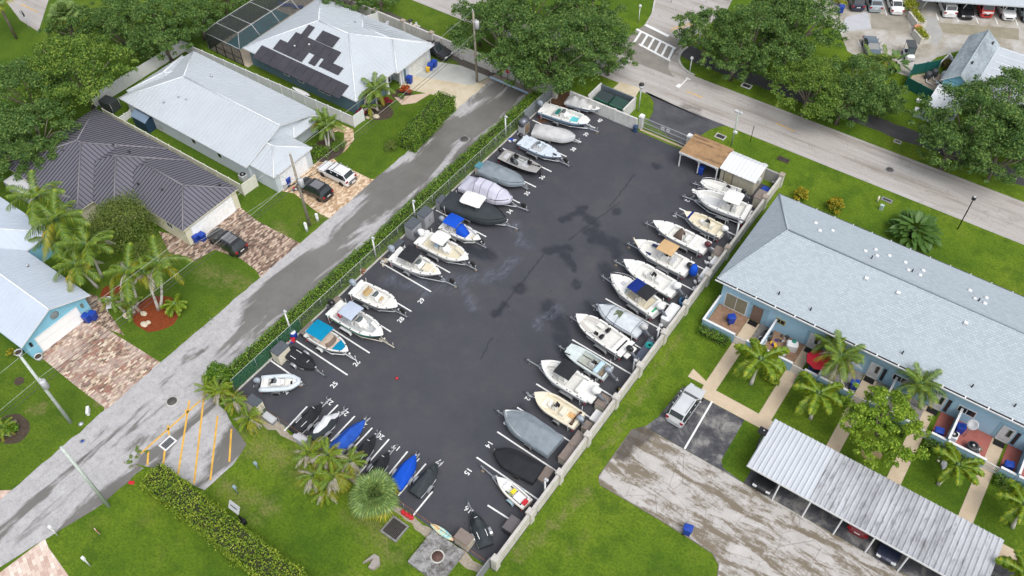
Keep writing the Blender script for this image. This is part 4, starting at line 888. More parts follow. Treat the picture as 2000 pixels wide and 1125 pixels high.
def geom(bow, stern, hb, hs=None, tongue=None):
    a, b = P(*stern, hs or hb), P(*bow, hb); d = b-a; L = math.hypot(d.x, d.y); rz = math.atan2(d.y, d.x); m = (a+b)/2
    tip = None
    if tongue:
        q = P(*tongue, .5); tip = (q.x-m.x)*math.cos(rz)+(q.y-m.y)*math.sin(rz)
    return (m.x, m.y, 0), rz, L, max(tip or L/2+.9, L/2+.25)

# ------------------------------------------------------------------ fitted covers: loft over the hull with peaks, sags and creases
def cover(root, L, B, zs, m, ridge, kind='v', skirt=.35, amp=.045, name='cover', overhang=.05, top=.5, n=30, zk=None, strap=None, seed=0, sharp=1.7):
    bt = Boat(L+overhang*2, B+.06, kind); rows = []; N = 9
    for i in range(n+1):
        t = i/n; b = bt.b(t); z0 = zs(t) if callable(zs) else zs
        h = np.interp(t, [p[0] for p in ridge], [p[1] for p in ridge]); hw = np.interp(t, [p[0] for p in ridge], [(p[2] if len(p) > 2 else top) for p in ridge])
        row = []
        for j in range(-N, N+1):
            a = abs(j)/N; sg = -1 if j < 0 else 1
            if a > .78: y, z = b*(1.0+.02*(a-.78)/.22), z0-skirt*(a-.78)/.22*(1-.35*max(0, (t-.75)/.25))
            else:
                u = a/.78; y = b*u
                z = z0+h*(1-max(0, (u-hw)/(1-hw))**(1/sharp if sharp < 1 else 1)*1.0) if u > hw else z0+h
                z -= .05*math.sin(math.pi*min(1, max(0, (u-hw)/(1-hw))))*h
            x = bt.x(t)
            w_ = mnoise.noise(Vector((x*1.1+seed*7, sg*y*1.6, seed)))*amp+mnoise.noise(Vector((x*3.3, sg*y*3.3+seed*3, 2.5)))*amp*.6
            row.append((x+(w_*.4 if a > .78 else 0), sg*y*(1+w_*.5*(a > .7)), z+w_*(1 if a < .75 else .3)))
        rows.append(row)
    mb = MB(); mb.grid(rows, 0, True)
    for k in (0, -1):
        r_ = rows[k]; mb.add([tuple(p) for p in r_], [list(range(len(r_)))] if k else [list(range(len(r_)))[::-1]], 0)
    o = mb.build(name, m, root)
    for sp in (strap or []):
        i = int(sp*n); r0, r1 = rows[i], rows[i]
        ms = MB(); ms.grid([[(p[0]-.022, p[1]*1.01, p[2]+.012) for p in r0], [(p[0]+.022, p[1]*1.01, p[2]+.012) for p in r1]], 0, True); ms.build('strap', BLACK, o)
    o['rows'] = 0; del o['rows']
    return o, rows
def under_hull(root, L, B, zk, zs0, zs1, m, kind='v'):
    bt = Boat(L, B, kind, zk, zs0, zs1); return make_hull(bt, root, m)[0]

BG = 'boats parked on trailers in the boat lot'
def boat_at(name, label, bow, stern, hb, hs, cat='boat', group=BG):
    loc, rz, L, _ = geom(bow, stern, hb, hs); return thing(name, label, cat, loc, rz, group), L, loc, rz
def tr(label, bow, stern, hb, hs, tongue, B, **k):
    loc, rz, L, tip = geom(bow, stern, hb, hs, tongue); return make_trailer(label, loc, rz, L, B, tip, **k)

# ---- left row, from the dinghy by the dumpster down to the inflatable
q = ((1172, 212), (1108, 195), 1.0, .95)
r, L, loc, rz = boat_at('skiff', 'blue hulled white skiff half under a loose grey tarp beside the dumpster wall', *q)
bt = Boat(L, 1.75, 'blunt', .45, .95, 1.1); make_hull(bt, r, HGREY, stripe=HGREY, bottom=HGREY); make_deck(bt, r, GEL, FLOORW, .08, .88, .16, .62); cleats(r, bt, (.5, .8))
bench(r, .9, 0, .62, (.4, 1.1, .3)); cover(r, L*.68, 1.7, 1.0, C_LGREY, [(0, .05), (.2, .6), (.35, .95), (.5, .45), (.68, .75), (.9, .1), (1, 0)], 'jon', .2, .10, 'tarp', top=.15, sharp=1, seed=4)[0].location = (-L*.17, 0, 0)
tr('galvanised trailer under the tarped skiff by the dumpster wall', *q, (1179, 230), 1.75, guides=False, low=True)

q = ((1151, 237.6), (1058, 208.5), 1.5, 1.3)
r, L, loc, rz = boat_at('center_console_boat', 'pale blue hulled open boat with turquoise bow floor, beside the tarped skiff', *q)
bt = Boat(L, 2.3, 'blunt', .55, 1.28, 1.5); make_hull(bt, r, HB); make_deck(bt, r, GEL, FLOORW, .14, .80, .24); cleats(r, bt); console(r, -.1, 0, .97, (.8, .9, .75), seat=GEL)
bench(r, -1.0, 0, .97, (.5, 1.2, .4), GEL, GREENV); hatch(r, 1.35, 0, .965, 1.2, 1.15, FLOORT, 'turquoise_mat'); hatch(r, -1.55, 0, .965, .4, 1.2, FLOORG); outboard(r, -L/2-.05, 1.35, 0, MOTORS, 1.05, 12)
tr('galvanised trailer with orange hitch block under the pale blue hulled open boat', *q, (1166, 264.6), 2.3, block=True)

q = ((1122, 264.6), (1043, 249), 1.35, 1.35)
r, L, loc, rz = boat_at('covered_boat', 'boat wrapped in a pale grey fitted cover, beside the turquoise floored boat', *q)
under_hull(r, L*.97, 2.0, .5, 1.2, 1.3, HGREY, 'blunt'); cover(r, L, 2.05, 1.2, C_LGREY, [(0, .1, .6), (.12, .42, .6), (.35, .5, .55), (.5, .62, .3), (.6, .42, .3), (.8, .22, .3), (1, .02, .3)], 'blunt', .5, .03, seed=1)
tr('galvanised trailer under the pale grey covered boat', *q, (1132.6, 288), 2.0, guides=False)

q = ((1097, 307), (1018.6, 272), 1.2, 1.1)
r, L, loc, rz = boat_at('bay_boat', 'flat decked grey bay boat with grey hatches beside the pale grey covered boat', *q)
bt = Boat(L, 2.15, 'v', .5, 1.1, 1.25); make_hull(bt, r, HGREY); make_deck(bt, r, mat('pale_blue_gel', (.52, .58, .64), .4, .06, 2), FLOORG, .30, .56, .3, .85); cleats(r, bt)
for (x, y, dx, dy) in ((-1.9, .45, .5, .6), (-1.9, -.45, .5, .6), (.95, 0, .9, .7), (1.6, 0, .4, .5)): hatch(r, x, y, bt.zs(.2)+.04, dx, dy, mat('pale_hatch', (.44, .50, .56), .5, .06, 2))
console(r, -.5, .35, .85, (.4, .55, .55), mat('pale_blue_gel', (.52, .58, .64))); bench(r, -.95, 0, .85, (.4, 1.2, .3), LGREY, GREY); outboard(r, -L/2-.05, 1.2, 0, MOTORK, .9, 20)
mb = MB(); mb.box((L*.36, -.25, 1.42), (.5, .12, .14)); mb.build('trolling_motor', BLACK, r)
tr('galvanised tandem trailer with spare wheel under the grey bay boat', *q, (1111.5, 327), 2.15, tandem=True, spare=True, guides=False)

q = ((1053.5, 332), (980, 300), 1.05, 1.0)
r, L, loc, rz = boat_at('bass_boat', 'low dark bass boat with grey carpeted decks and two black seats', *q)
bt = Boat(L, 2.0, 'jon', .42, .98, 1.1); make_hull(bt, r, HBLK); make_deck(bt, r, CARPET, FLOORG, .22, .60, .16, .68); console(r, -.35, -.45, .68, (.4, .55, .5), DGREY); swivel(r, -.8, -.4, .68); swivel(r, -.8, .4, .68)
swivel(r, 1.35, 0, 1.05); hatch(r, .9, 0, 1.08, .8, 1.0, LGREY); hatch(r, -1.9, 0, 1.03, .5, 1.0, LGREY); outboard(r, -L/2-.05, 1.1, 0, MOTORK, .9, 15)
mb = MB(); mb.tube([(2.3, .35, 1.2), (1.5, .2, 1.25)], .05, 5); mb.box((2.35, .36, 1.2), (.3, .15, .15)); mb.build('trolling_motor', BLACK, r)
tr('black trailer under the low dark bass boat', *q, (1062, 340), 2.0, frame=BLACK, guides=False)

q = ((1024, 355.7), (942, 322), 1.25, 1.25)
r, L, loc, rz = boat_at('covered_boat', 'boat under a taut slate grey cover between the bass boat and the lavender covered boat', *q)
under_hull(r, L*.97, 2.2, .5, 1.15, 1.3, HBLK); cover(r, L, 2.25, 1.15, C_SLATE, [(0, .08, .5), (.15, .40, .35), (.35, .5, .25), (.45, .78, .04), (.56, .45, .1), (.8, .22, .2), (1, .05, .2)], 'cc', .5, .035, seed=2, top=.3)
tr('galvanised trailer under the slate grey covered boat', *q, (1032.4, 371), 2.2, guides=False)

q = ((998, 384.5), (905, 350.7), 1.6, 1.6)
r, L, loc, rz = boat_at('covered_boat', 'tall boat shrouded in a lavender cover with dark straps', *q)
under_hull(r, L*.97, 2.35, .55, 1.25, 1.5, HBLK, 'blunt'); cover(r, L, 2.4, 1.3, C_LAV, [(0, .0, .7), (.08, .35, .6), (.2, .55, .5), (.3, 1.05, .5), (.62, 1.0, .5), (.75, .62, .4), (.86, .25, .5), (1, .12, .4)], 'blunt', .55, .05, strap=(.3, .45, .6, .78), seed=3)
tr('galvanised trailer with a spare wheel under the lavender covered boat', *q, (1027, 420.8), 2.35, spare=True, guides=False)

q = ((989, 425), (870, 384.5), 1.6, 1.6)
r, L, loc, rz = boat_at('covered_boat', 'long charcoal covered boat with a bare white hardtop standing out', *q)
under_hull(r, L*.97, 2.6, .6, 1.35, 1.6, HBLK, 'cc'); cover(r, L, 2.65, 1.4, C_DARK, [(0, .05, .5), (.12, .3, .4), (.3, .45, .3), (.42, .9, .2), (.55, .75, .2), (.75, .4, .2), (1, .1, .2)], 'cc', .65, .04, seed=5)
canopy(r, -.25, 2.75, 2.5, 2.0, GEL, 1.4, .06, 'hard_top', True)
tr('galvanised tandem trailer with coiled hose and buoy under the charcoal covered boat', *q, (1005, 459.6), 2.6, tandem=True, block=True)

q = ((939, 467.6), (866, 434), 1.35, 1.2)
r, L, loc, rz = boat_at('center_console_boat', 'small white open boat with a royal blue canopy and blue console cover', *q)
bt = Boat(L, 2.0, 'v', .5, 1.15, 1.38); make_hull(bt, r, GEL); make_deck(bt, r, GEL, FLOORW, .12, .84, .18); cleats(r, bt); hatch(r, 1.55, 0, .94, .7, .8, FLOORC)
canopy(r, -1.05, 2.25, 1.75, 1.75, C_BLUE, 1.2); bench(r, -1.2, 0, .92, (.5, .9, .4)); mb = MB()
mb.grid([[(-.45, -.5, .95), (-.4, -.42, 1.9), (-.4, .42, 1.9), (-.45, .5, .95)], [(.05, -.5, .95), (-.05, -.42, 1.95), (-.05, .42, 1.95), (.05, .5, .95)], [(.6, -.48, .95), (.4, -.4, 1.5), (.4, .4, 1.5), (.6, .48, .95)], [(.75, -.45, .9), (.74, -.45, .92), (.74, .45, .92), (.75, .45, .9)]], 0, True); mb.build('console_cover', C_BLUE, r)
outboard(r, -L/2-.05, 1.25, 0, MOTORS, .95, 15)
tr('galvanised trailer under the small boat with the royal blue canopy', *q, (951, 484.5), 2.0, spare=True, guides=False)

q = ((915, 506.4), (821, 461), 1.5, 1.3)
r, L, loc, rz = boat_at('center_console_boat', 'white center console with a white hardtop and rust coloured hitch cover, left row', *q)
bt = Boat(L, 2.45, 'cc', .58, 1.28, 1.52); make_hull(bt, r, GEL, stripe=CREAM); make_deck(bt, r, GEL, FLOORC, .13, .86, .24); cleats(r, bt); console(r, .1, 0, .99, (.8, .9, .8), seat=GEL); bench(r, -.8, 0, .99, (.5, 1.0, .5), GEL, HB)
canopy(r, -.35, 2.75, 1.75, 1.75, GEL, 1.0, .05, 'hard_top', True); bow_cushions(r, bt, .99, .66, .86, .4, GEL, FLOORC); outboard(r, -L/2-.05, 1.4, .05, MOTORW, 1.15, 52); hatch(r, 2.55, 0, 1.48, .35, .5)
tr('galvanised tandem trailer with spare wheel under the white hardtop boat', *q, (934, 527.5), 2.45, tandem=True, spare=True, guides=True, block=True)

q = ((861.6, 535), (769, 493.5), 1.4, 1.3)
r, L, loc, rz = boat_at('center_console_boat', 'cream decked white boat with a square black canopy over its stern half, left row', *q)
bt = Boat(L, 2.4, 'v', .55, 1.25, 1.42); make_hull(bt, r, GEL, stripe=HBLK); make_deck(bt, r, GEL, FLOORW, .14, .70, .26); cleats(r, bt); console(r, .35, 0, .97, (.75, 1.0, .7), GEL, None); canopy(r, -.75, 2.35, 1.9, 2.0, C_BLK, 1.25, .08); bench(r, -.9, 0, .97, (.5, 1.0, .4), GEL, CREAM)
hatch(r, 1.35, 0, 1.44, .9, 1.1, FLOORC); hatch(r, 2.15, 0, 1.45, .4, .6, FLOORC); outboard(r, -L/2-.05, 1.35, 0, MOTORS, 1.15, 8)
tr('galvanised trailer under the cream decked boat with the black stern canopy', *q, (888.6, 567), 2.4, spare=True, block=True)

q = ((776.5, 599), (692.5, 559), 1.4, 1.3)
r, L, loc, rz = boat_at('center_console_boat', 'white boat with tan cushioned seats and no canopy, left row', *q)
bt = Boat(L, 2.35, 'cc', .55, 1.25, 1.42); make_hull(bt, r, GEL, stripe=GEL, bottom=HBLK); make_deck(bt, r, GEL, FLOORW, .14, .76, .26); cleats(r, bt); console(r, .15, 0, .97, (.7, .9, .72), GEL, TANV); bench(r, -.95, 0, .97, (.55, 1.15, .4), GEL, TANV, True); hatch(r, 1.9, 0, 1.42, .5, .8)
outboard(r, -L/2-.05, 1.35, 0, MOTORS, 1.1, 20)
tr('galvanised trailer with white rimmed spare under the tan seated boat', *q, (795, 622), 2.35, spare='w')

q = ((748.6, 655), (650, 599), 1.5, 1.3)
r, L, loc, rz = boat_at('center_console_boat', 'white and green boat with a pale blue canopy and a red fuel can aboard', *q)
bt = Boat(L, 2.45, 'cc', .55, 1.25, 1.55); make_hull(bt, r, GEL, stripe=HGRN, bottom=HGRN); make_deck(bt, r, GEL, FLOORG, .12, .84, .22); cleats(r, bt); console(r, .45, 0, .97, (.8, .9, .85), seat=GEL); canopy(r, -.65, 2.55, 1.75, 1.9, C_PBLUE, 1.3); bench(r, -.6, 0, .97, (.5, 1.0, .5), GEL, DGREY)
bow_cushions(r, bt, .97, .68, .84, .35); outboard(r, -L/2-.05, 1.35, 0, MOTORK, 1.15, 30); mb = MB(); mb.rbox((-2.1, -.35, 1.2), (.45, .35, .4), .06); mb.build('fuel_can', RED, r)
tr('cream painted tandem trailer under the white and green boat', *q, (769, 683), 2.45, tandem=True, fm=WHITE, frame=mat('cream_steel', (.5, .47, .40), .5, .15, 5))

q = ((680.6, 686), (605, 643), 1.35, 1.25)
r, L, loc, rz = boat_at('runabout', 'cream decked runabout with a bright teal canopy and teal bow cover', *q)
bt = Boat(L, 2.05, 'v', .5, 1.2, 1.35); make_hull(bt, r, GEL, bottom=DGREY); make_deck(bt, r, GEL, mat('peach_floor', (.62, .50, .40), .6, .08, 4), .1, .88, .16); cleats(r, bt, (.1, .6, .85)); canopy(r, -1.0, 2.2, 2.1, 1.85, C_TEAL, 1.2, .1)
bench(r, -1.2, .45, .92, (.5, .5, .4), GEL, CREAM); bench(r, -1.2, -.45, .92, (.5, .5, .4), GEL, CREAM); mb = MB(); rows = []
for k in range(9):
    a = R(-80+160*k/8); rows.append([(.25+.35*math.cos(a), .72*math.sin(a), 1.15), (.05+.30*math.cos(a), .66*math.sin(a), 1.55)])
mb.grid(rows, 0, True); mb.build('windscreen', mat('brown_screen', (.16, .12, .10), .15, .2, 3), r)
mb = MB(); bw = []
for t in (.68, .74, .8, .86, .9): bw.append([(bt.x(t), -bt.b(t)*.82, bt.zs(t)-.06), (bt.x(t), 0, bt.zs(t)-.01), (bt.x(t), bt.b(t)*.82, bt.zs(t)-.06)])
mb.grid(bw, 0, True); mb.build('bow_cover', C_TEAL, r); mb = MB(); mb.rbox((-L/2+.1, 0, 1.4), (.35, 1.2, .3), .08); mb.build('engine_cover', GEL, r)
tr('white trailer with white wheels under the teal canopied runabout', *q, (700, 704), 2.05, frame=WHITE, guides=False)

# small craft
_pw = {}
SG = 'covered jet skis on trailers'
def jet_ski(label, bow, stern, h, m, tongue=None, ridge=None, straps=(.3, .7), L0=3.15, B=1.15, tlabel=None, frame=GALV, seed=0, strip=True, top=.25, name='covered_jet_ski', cat='jet ski'):
    loc, rz, L, tip = geom(bow, stern, h, h, tongue)
    t = thing(name, label, cat, loc, rz, SG)
    ridge = ridge or [(0, .1, .5), (.1, .32, .35), (.35, .45, .25), (.5, .5, .2), (.60, .85, .3), (.68, .80, .3), (.76, .45, .25), (.9, .2, .2), (1, .02, .2)]
    under_hull(t, L*.95, B*.9, .42, .62, .7, HBLK); o, rows = cover(t, L, B, .72, m, ridge, 'v', .28, .03, top=top, seed=seed)
    if strip:
        for f, j in ((.22, 13), (.22, 5), (.66, 9)):
            i = int(f*30); ms = MB()
            if j == 9: ms.grid([[(rows[22][k][0]-.03, rows[22][k][1], rows[22][k][2]+.025) for k in range(7, 12)], [(rows[22][k][0]+.03, rows[22][k][1], rows[22][k][2]+.025) for k in range(7, 12)]], 0)
            else: ms.grid([[(rows[k][j][0], rows[k][j][1]-.03, rows[k][j][2]+.025) for k in range(i, i+7)], [(rows[k][j][0], rows[k][j][1]+.03, rows[k][j][2]+.025) for k in range(i, i+7)]], 0)
            ms.build('reflective_strip', WHITE, t)
    make_trailer(tlabel, loc, rz, L, B+.45, max(tip, L/2+.45), frame=frame, guides=False, zf=.36, zk=.38, group='small trailers under the jet skis', low=True, lights=False)
    return t
jet_ski('black covered jet ski with four white strips, beside the tall cream locker', (616, 716.6), (563, 683), .9, C_BLK, (634, 733.5), [(0, .05, .6), (.12, .22, .5), (.5, .3, .4), (.75, .35, .4), (.85, .25, .3), (1, .02, .3)], tlabel='galvanised trailer with chrome fender under the jet ski by the cream locker', B=1.45, seed=1)
jet_ski('black covered jet ski with a small blue tag on its stern', (628, 787), (572, 841), .9, C_BLK, (645.6, 774), tlabel='galvanised trailer under the jet ski with the blue tag', seed=2)
r = jet_ski('jet ski with a white topped black cover, second in the bottom row', (661, 805), (607.6, 851), .95, C_DARK, (679, 793), tlabel='galvanised trailer under the white topped jet ski', seed=3, strip=False)
mb = MB(); rows = []
for x, hw, z in ((-1.35, .2, 1.05), (-.8, .34, 1.24), (-.1, .4, 1.3), (.35, .40, 1.62), (.6, .30, 1.52), (.9, .34, 1.2), (1.3, .26, 1.02), (1.65, .08, .85)): rows.append([(x, -hw, z-.16), (x, -hw*.7, z-.03), (x, 0, z), (x, hw*.7, z-.03), (x, hw, z-.16)])
mb.grid(rows, 0, True); mb.build('white_panel', C_WHITE, r)
jet_ski('small craft bundled in a bright blue tarp with dark cords beside the palm', (711.5, 818), (645, 881.6), .95, C_TARPB, (721, 811), [(0, .1, .3), (.2, .42, .1), (.4, .6, .04), (.6, .65, .03), (.8, .45, .03), (1, .05, .02)], tlabel='galvanised trailer under the blue tarped craft', B=1.35, strip=False, seed=4, top=.05, name='tarped_boat', cat='boat')
jet_ski('black covered jet ski beside the blue tarped craft with an orange cone behind', (732.6, 848), (686, 912), .9, C_BLK, (746, 838.5), tlabel='galvanised trailer with white fender beside the orange cone', seed=5)
jet_ski('black covered jet ski mostly hidden behind the fan palm', (759.6, 881.6), (718, 936), .9, C_BLK, (775, 871.5), tlabel='galvanised trailer half hidden behind the fan palm', seed=6, B=1.1)
jet_ski('craft under a smooth royal blue cover with a flat bow, beside the fan palm', (811.5, 889), (770, 948), .9, C_BLUE, (821, 882), [(0, .1, .6), (.3, .42, .5), (.6, .5, .5), (.85, .4, .5), (1, .25, .6)], tlabel='white hitched trailer under the royal blue covered craft', B=1.4, strip=False, seed=7, name='covered_boat', cat='boat')
jet_ski('charcoal covered jet ski with sunken puddles on its cover, last in the bottom row', (854.6, 905), (808, 961.6), .95, C_DARK, (863, 899), [(0, .15, .6), (.12, .45, .5), (.25, .4, .5), (.5, .6, .25), (.68, .9, .3), (.75, .5, .4), (.82, .72, .3), (1, .05, .2)], tlabel='galvanised trailer with pale wheel under the charcoal jet ski', strip=False, seed=8, B=1.25)
jet_ski('black covered jet ski standing alone by the brown topped bin in the lower corner', (923, 997), (950, 1063), .95, C_DARK, (913, 978), tlabel='galvanised trailer with a long tongue under the lone jet ski', seed=9, B=1.25)

# inflatable
q = ((583.5, 743.6), (508, 748), 1.15, 1.05)
r, L, loc, rz = boat_at('inflatable_boat', 'pale grey rigid inflatable boat angled across the corner bay', *q)
bt = Boat(L, 1.9, 'blunt', .5, 1.0, 1.15); under = Boat(L*.97, 1.3, 'v', .5, .9, 1.0); make_hull(under, r, GEL)
INF = mat('inflatable_grey', (.50, .56, .61), .45, .05, 3)
mb = MB(); pts = []
for k in range(11): t = k/10*.93; pts.append((bt.x(t), bt.b(t)-.22, bt.zs(t)-.1))
pts = pts+[(bt.x(.985), .22, 1.06)]+[(bt.x(.985), -.22, 1.06)]+[(p[0], -p[1], p[2]) for p in pts[::-1]]
mb.tube(pts, .23, 10); mb.build('inflatable_tube', INF, r); make_deck(Boat(L*.95, 1.5, 'blunt', .5, .98, 1.05), r, GEL, FLOORW, .16, .86, .1, .75); console(r, -.35, 0, .75, (.9, .75, .5), GEL, GEL); bench(r, -1.3, 0, .75, (.5, 1.0, .3)); hatch(r, 1.05, .1, .76, .2, .35, BLACK)
outboard(r, -L/2-.1, 1.1, 0, MOTORS, .9, 20)
tr('galvanised trailer with a cream jack block under the inflatable boat', *q, (593.6, 754.6), 1.6, guides=False, low=True, block=True)

# ---- right row, from the shed down to the sailing dinghy
q = ((1369.5, 353.6), (1451, 379), 1.15, 1.1)
r, L, loc, rz = boat_at('skiff', 'small white skiff with a bow rail beside the white roofed shed', *q)
bt = Boat(L, 1.75, 'blunt', .5, 1.05, 1.15); make_hull(bt, r, GEL); make_deck(bt, r, GEL, FLOORW, .1, .9, .14, .75); bow_rail(r, bt, .4, .3); console(r, -.5, -.2, .75, (.5, .6, .6)); bench(r, -1.2, 0, .75, (.4, 1.1, .3), GEL, LGREY); hatch(r, .7, 0, .78, .8, .9, FLOORW)
outboard(r, -L/2-.05, 1.15, 0, MOTORK, .8, 40); mb = MB(); mb.tube([(-1.7, .3, .9), (-1.7, .3, 1.9)], .05, 6); mb.build('blue_pole', C_NAVY, r)
tr('galvanised trailer under the small skiff beside the shed', *q, (1353, 355), 1.75, guides=False)

q = ((1357.7, 373), (1462, 414.5), 1.85, 1.6)
r, L, loc, rz = boat_at('center_console_boat', 'large white center console with white hardtop, bow pulpit and open grey foredeck', *q)
bt = Boat(L, 2.7, 'cc', .65, 1.55, 1.85); make_hull(bt, r, GEL, stripe=mat('blue_boot', (.2, .33, .45), .3)); make_deck(bt, r, GEL, FLOORW, .08, .90, .26, 1.15); cleats(r, bt); bow_rail(r, bt, .72, .32); console(r, -.7, 0, 1.15, (.95, 1.1, .95), seat=GEL); bench(r, -1.6, 0, 1.15, (.5, 1.0, .6))
canopy(r, -1.2, 3.0, 1.9, 2.0, GEL, 1.2, .05, 'hard_top', True); hatch(r, 1.2, 0, 1.16, 2.2, 1.5, mat('pale_floor', (.5, .51, .52), .7, .08, 4), 'foredeck_mat')
mb = MB(); mb.rbox((-L/2-.35, 0, 1.05), (.6, 1.9, .18), .1); sw = mb.build('swim_platform', GEL, r)
for sg in (1, -1): mb = MB(); mb.rbox((-L/2-.38, sg*.5, 1.16), (.32, .5, .03), .04); mb.build('platform_mat', DGREY, sw)
mb = MB(); mb.rbox((L/2+.1, 0, 1.9), (.55, .35, .1), .08); mb.build('pulpit', GEL, r)
tr('galvanised tandem trailer under the large white center console', *q, (1333, 379), 2.7, tandem=True, zf=.5, zk=.62)

q = ((1335.7, 412.8), (1414, 453), 1.4, 1.25)
r, L, loc, rz = boat_at('center_console_boat', 'tan floored small open boat with a navy stripe across its bow', *q)
bt = Boat(L, 2.1, 'v', .55, 1.2, 1.42); make_hull(bt, r, GEL, stripe=HGREY); make_deck(bt, r, CREAM, FLOORC, .1, .82, .18); cleats(r, bt); console(r, -.25, 0, .95, (.55, .7, .7), GEL, GEL); bench(r, -1.0, 0, .95, (.4, .7, .5), GEL, CREAM); outboard(r, -L/2-.05, 1.35, 0, MOTORW, 1.0, 35)
mb = MB(); t0, t1 = .80, .83; mb.grid([[(bt.x(t0), -bt.b(t0), bt.zs(t0)+.03), (bt.x(t0), 0, bt.zs(t0)+.1), (bt.x(t0), bt.b(t0), bt.zs(t0)+.03)], [(bt.x(t1)+.1, -bt.b(t1), bt.zs(t1)+.03), (bt.x(t1)+.1, 0, bt.zs(t1)+.1), (bt.x(t1)+.1, bt.b(t1), bt.zs(t1)+.03)]], 0); mb.build('navy_strap', C_NAVY, r)
tr('galvanised trailer under the tan floored open boat', *q, (1316, 415), 2.1)

q = ((1275.7, 430.5), (1382, 483.7), 1.35, 1.15)
r, L, loc, rz = boat_at('bay_boat', 'long white bay boat with a brown covered console', *q)
bt = Boat(L, 2.2, 'cc', .5, 1.1, 1.35); make_hull(bt, r, GEL, stripe=HBLK); make_deck(bt, r, GEL, FLOORW, .28, .66, .26, .85); cleats(r, bt)
mb = MB(); mb.grid([[(-.5, -.45, .87), (-.42, -.3, 1.5), (-.4, .3, 1.6), (-.5, .45, .87)], [(.0, -.5, .87), (.02, -.3, 1.95), (.0, .3, 2.0), (0, .5, .87)], [(.45, -.45, .87), (.3, -.3, 1.5), (.3, .3, 1.5), (.45, .45, .87)], [(.6, -.4, .87), (.59, -.38, .88), (.59, .38, .88), (.6, .4, .87)]], 0, True); mb.build('console_cover', C_BROWN, r)
bench(r, -.95, 0, .85, (.4, 1.0, .35)); hatch(r, 1.4, 0, 1.24, .5, 1.4); hatch(r, 2.3, 0, 1.34, .6, .9); hatch(r, -2.2, .4, 1.16, .6, .6); hatch(r, -2.2, -.4, 1.16, .6, .6); outboard(r, -L/2-.05, 1.2, 0, mat('motor_red', (.09, .02, .025), .3), 1.0, 45)
tr('galvanised tandem trailer under the bay boat with the brown console cover', *q, (1260, 432), 2.2, tandem=True)

q = ((1240, 468), (1347, 525), 1.55, 1.3)
r, L, loc, rz = boat_at('center_console_boat', 'white boat with a tan canopy and a bright blue bagged motor', *q)
bt = Boat(L, 2.45, 'cc', .55, 1.25, 1.55); make_hull(bt, r, GEL, stripe=HBLK, bottom=GEL); make_deck(bt, r, GEL, FLOORW, .18, .86, .24); cleats(r, bt); console(r, -.45, 0, .97, (.8, .9, .8), seat=GEL); bench(r, -1.4, 0, .97, (.5, 1.0, .45), GEL, LGREY); canopy(r, -.55, 2.75, 1.85, 1.75, C_TAN, 1.3, .08)
for sg in (1, -1): hatch(r, 1.25, sg*.72, 1.3, .62, .4, NAVYV, 'navy_cushion')
o = outboard(r, -L/2-.05, 1.35, 0, MOTORK, 1.0, 45); mb = MB(); mb.lathe([(.05, .95), (.30, .9), (.42, .6), (.44, .2), (.40, -.25), (.36, -.3)], 12, (-L/2-.45, 0, 1.15)); mb.build('motor_cover', C_BLUE, r)
mb = MB(); mb.tube([(L*.38, .6, 1.6), (L*.47, .35, 1.85), (L*.52, .1, 1.85)], .1, 6); mb.build('anchor_roller', CREAM, r)
tr('galvanised tandem trailer with orange straps under the tan canopied boat', *q, (1227, 470), 2.45, tandem=True, block=True)

q = ((1218, 506.7), (1322, 567), 1.4, 1.2)
r, L, loc, rz = boat_at('center_console_boat', 'white open boat without canopy and with a large white motor', *q)
bt = Boat(L, 2.35, 'cc', .5, 1.15, 1.42); make_hull(bt, r, GEL); make_deck(bt, r, GEL, FLOORW, .16, .72, .24, .9); cleats(r, bt); console(r, -.15, 0, .9, (.75, .85, .75), seat=GEL); bench(r, -1.1, 0, .9, (.55, .8, .4)); outboard(r, -L/2-.05, 1.35, 0, MOTORW, 1.15, 48); hatch(r, 2.0, 0, 1.34, .7, 1.1); hatch(r, 1.55, .5, 1.28, .3, .4)
tr('galvanised trailer with a yellow jack block under the open white boat with the white motor', *q, (1198, 508), 2.35, guides=False, block=True)

q = ((1192.7, 535), (1288, 605), 1.65, 1.4)
r, L, loc, rz = boat_at('cuddy_cabin_boat', 'white cuddy boat with a navy front canopy and a charcoal rear canopy', *q)
bt = Boat(L, 2.45, 'cc', .55, 1.35, 1.65); make_hull(bt, r, GEL, stripe=CREAM); make_deck(bt, r, GEL, FLOORC, .14, .58, .22, 1.0); cleats(r, bt); bow_rail(r, bt, .6, .35); canopy(r, -.15, 2.55, 1.25, 1.7, C_NAVY, 1.4, .08); canopy(r, -1.45, 2.6, 1.45, 1.8, C_BLK, 1.4, .08)
bench(r, -.8, .4, 1.0, (.45, .5, .45), GEL, CREAM, True); bench(r, -.8, -.4, 1.0, (.45, .5, .45), GEL, CREAM, True); hatch(r, 1.5, 0, 1.58, .5, .5, LGREY); mb = MB(); mb.grid([[(.62, -.95, 1.5), (.95, 0, 1.55), (.62, .95, 1.5)], [(.25, -.85, 1.95), (.5, 0, 2.0), (.25, .85, 1.95)]], 0, True); mb.build('windscreen', mat('green_screen', (.16, .25, .22), .12, .1, 3), r)
outboard(r, -L/2-.1, 1.45, 0, MOTORW, 1.15, 42); hatch(r, -L/2+.35, .3, 1.4, .2, .9, mat('green_trim', (.02, .32, .13), .5))
tr('galvanised tandem trailer under the cuddy boat with two canopies', *q, (1170, 540), 2.45, tandem=True)

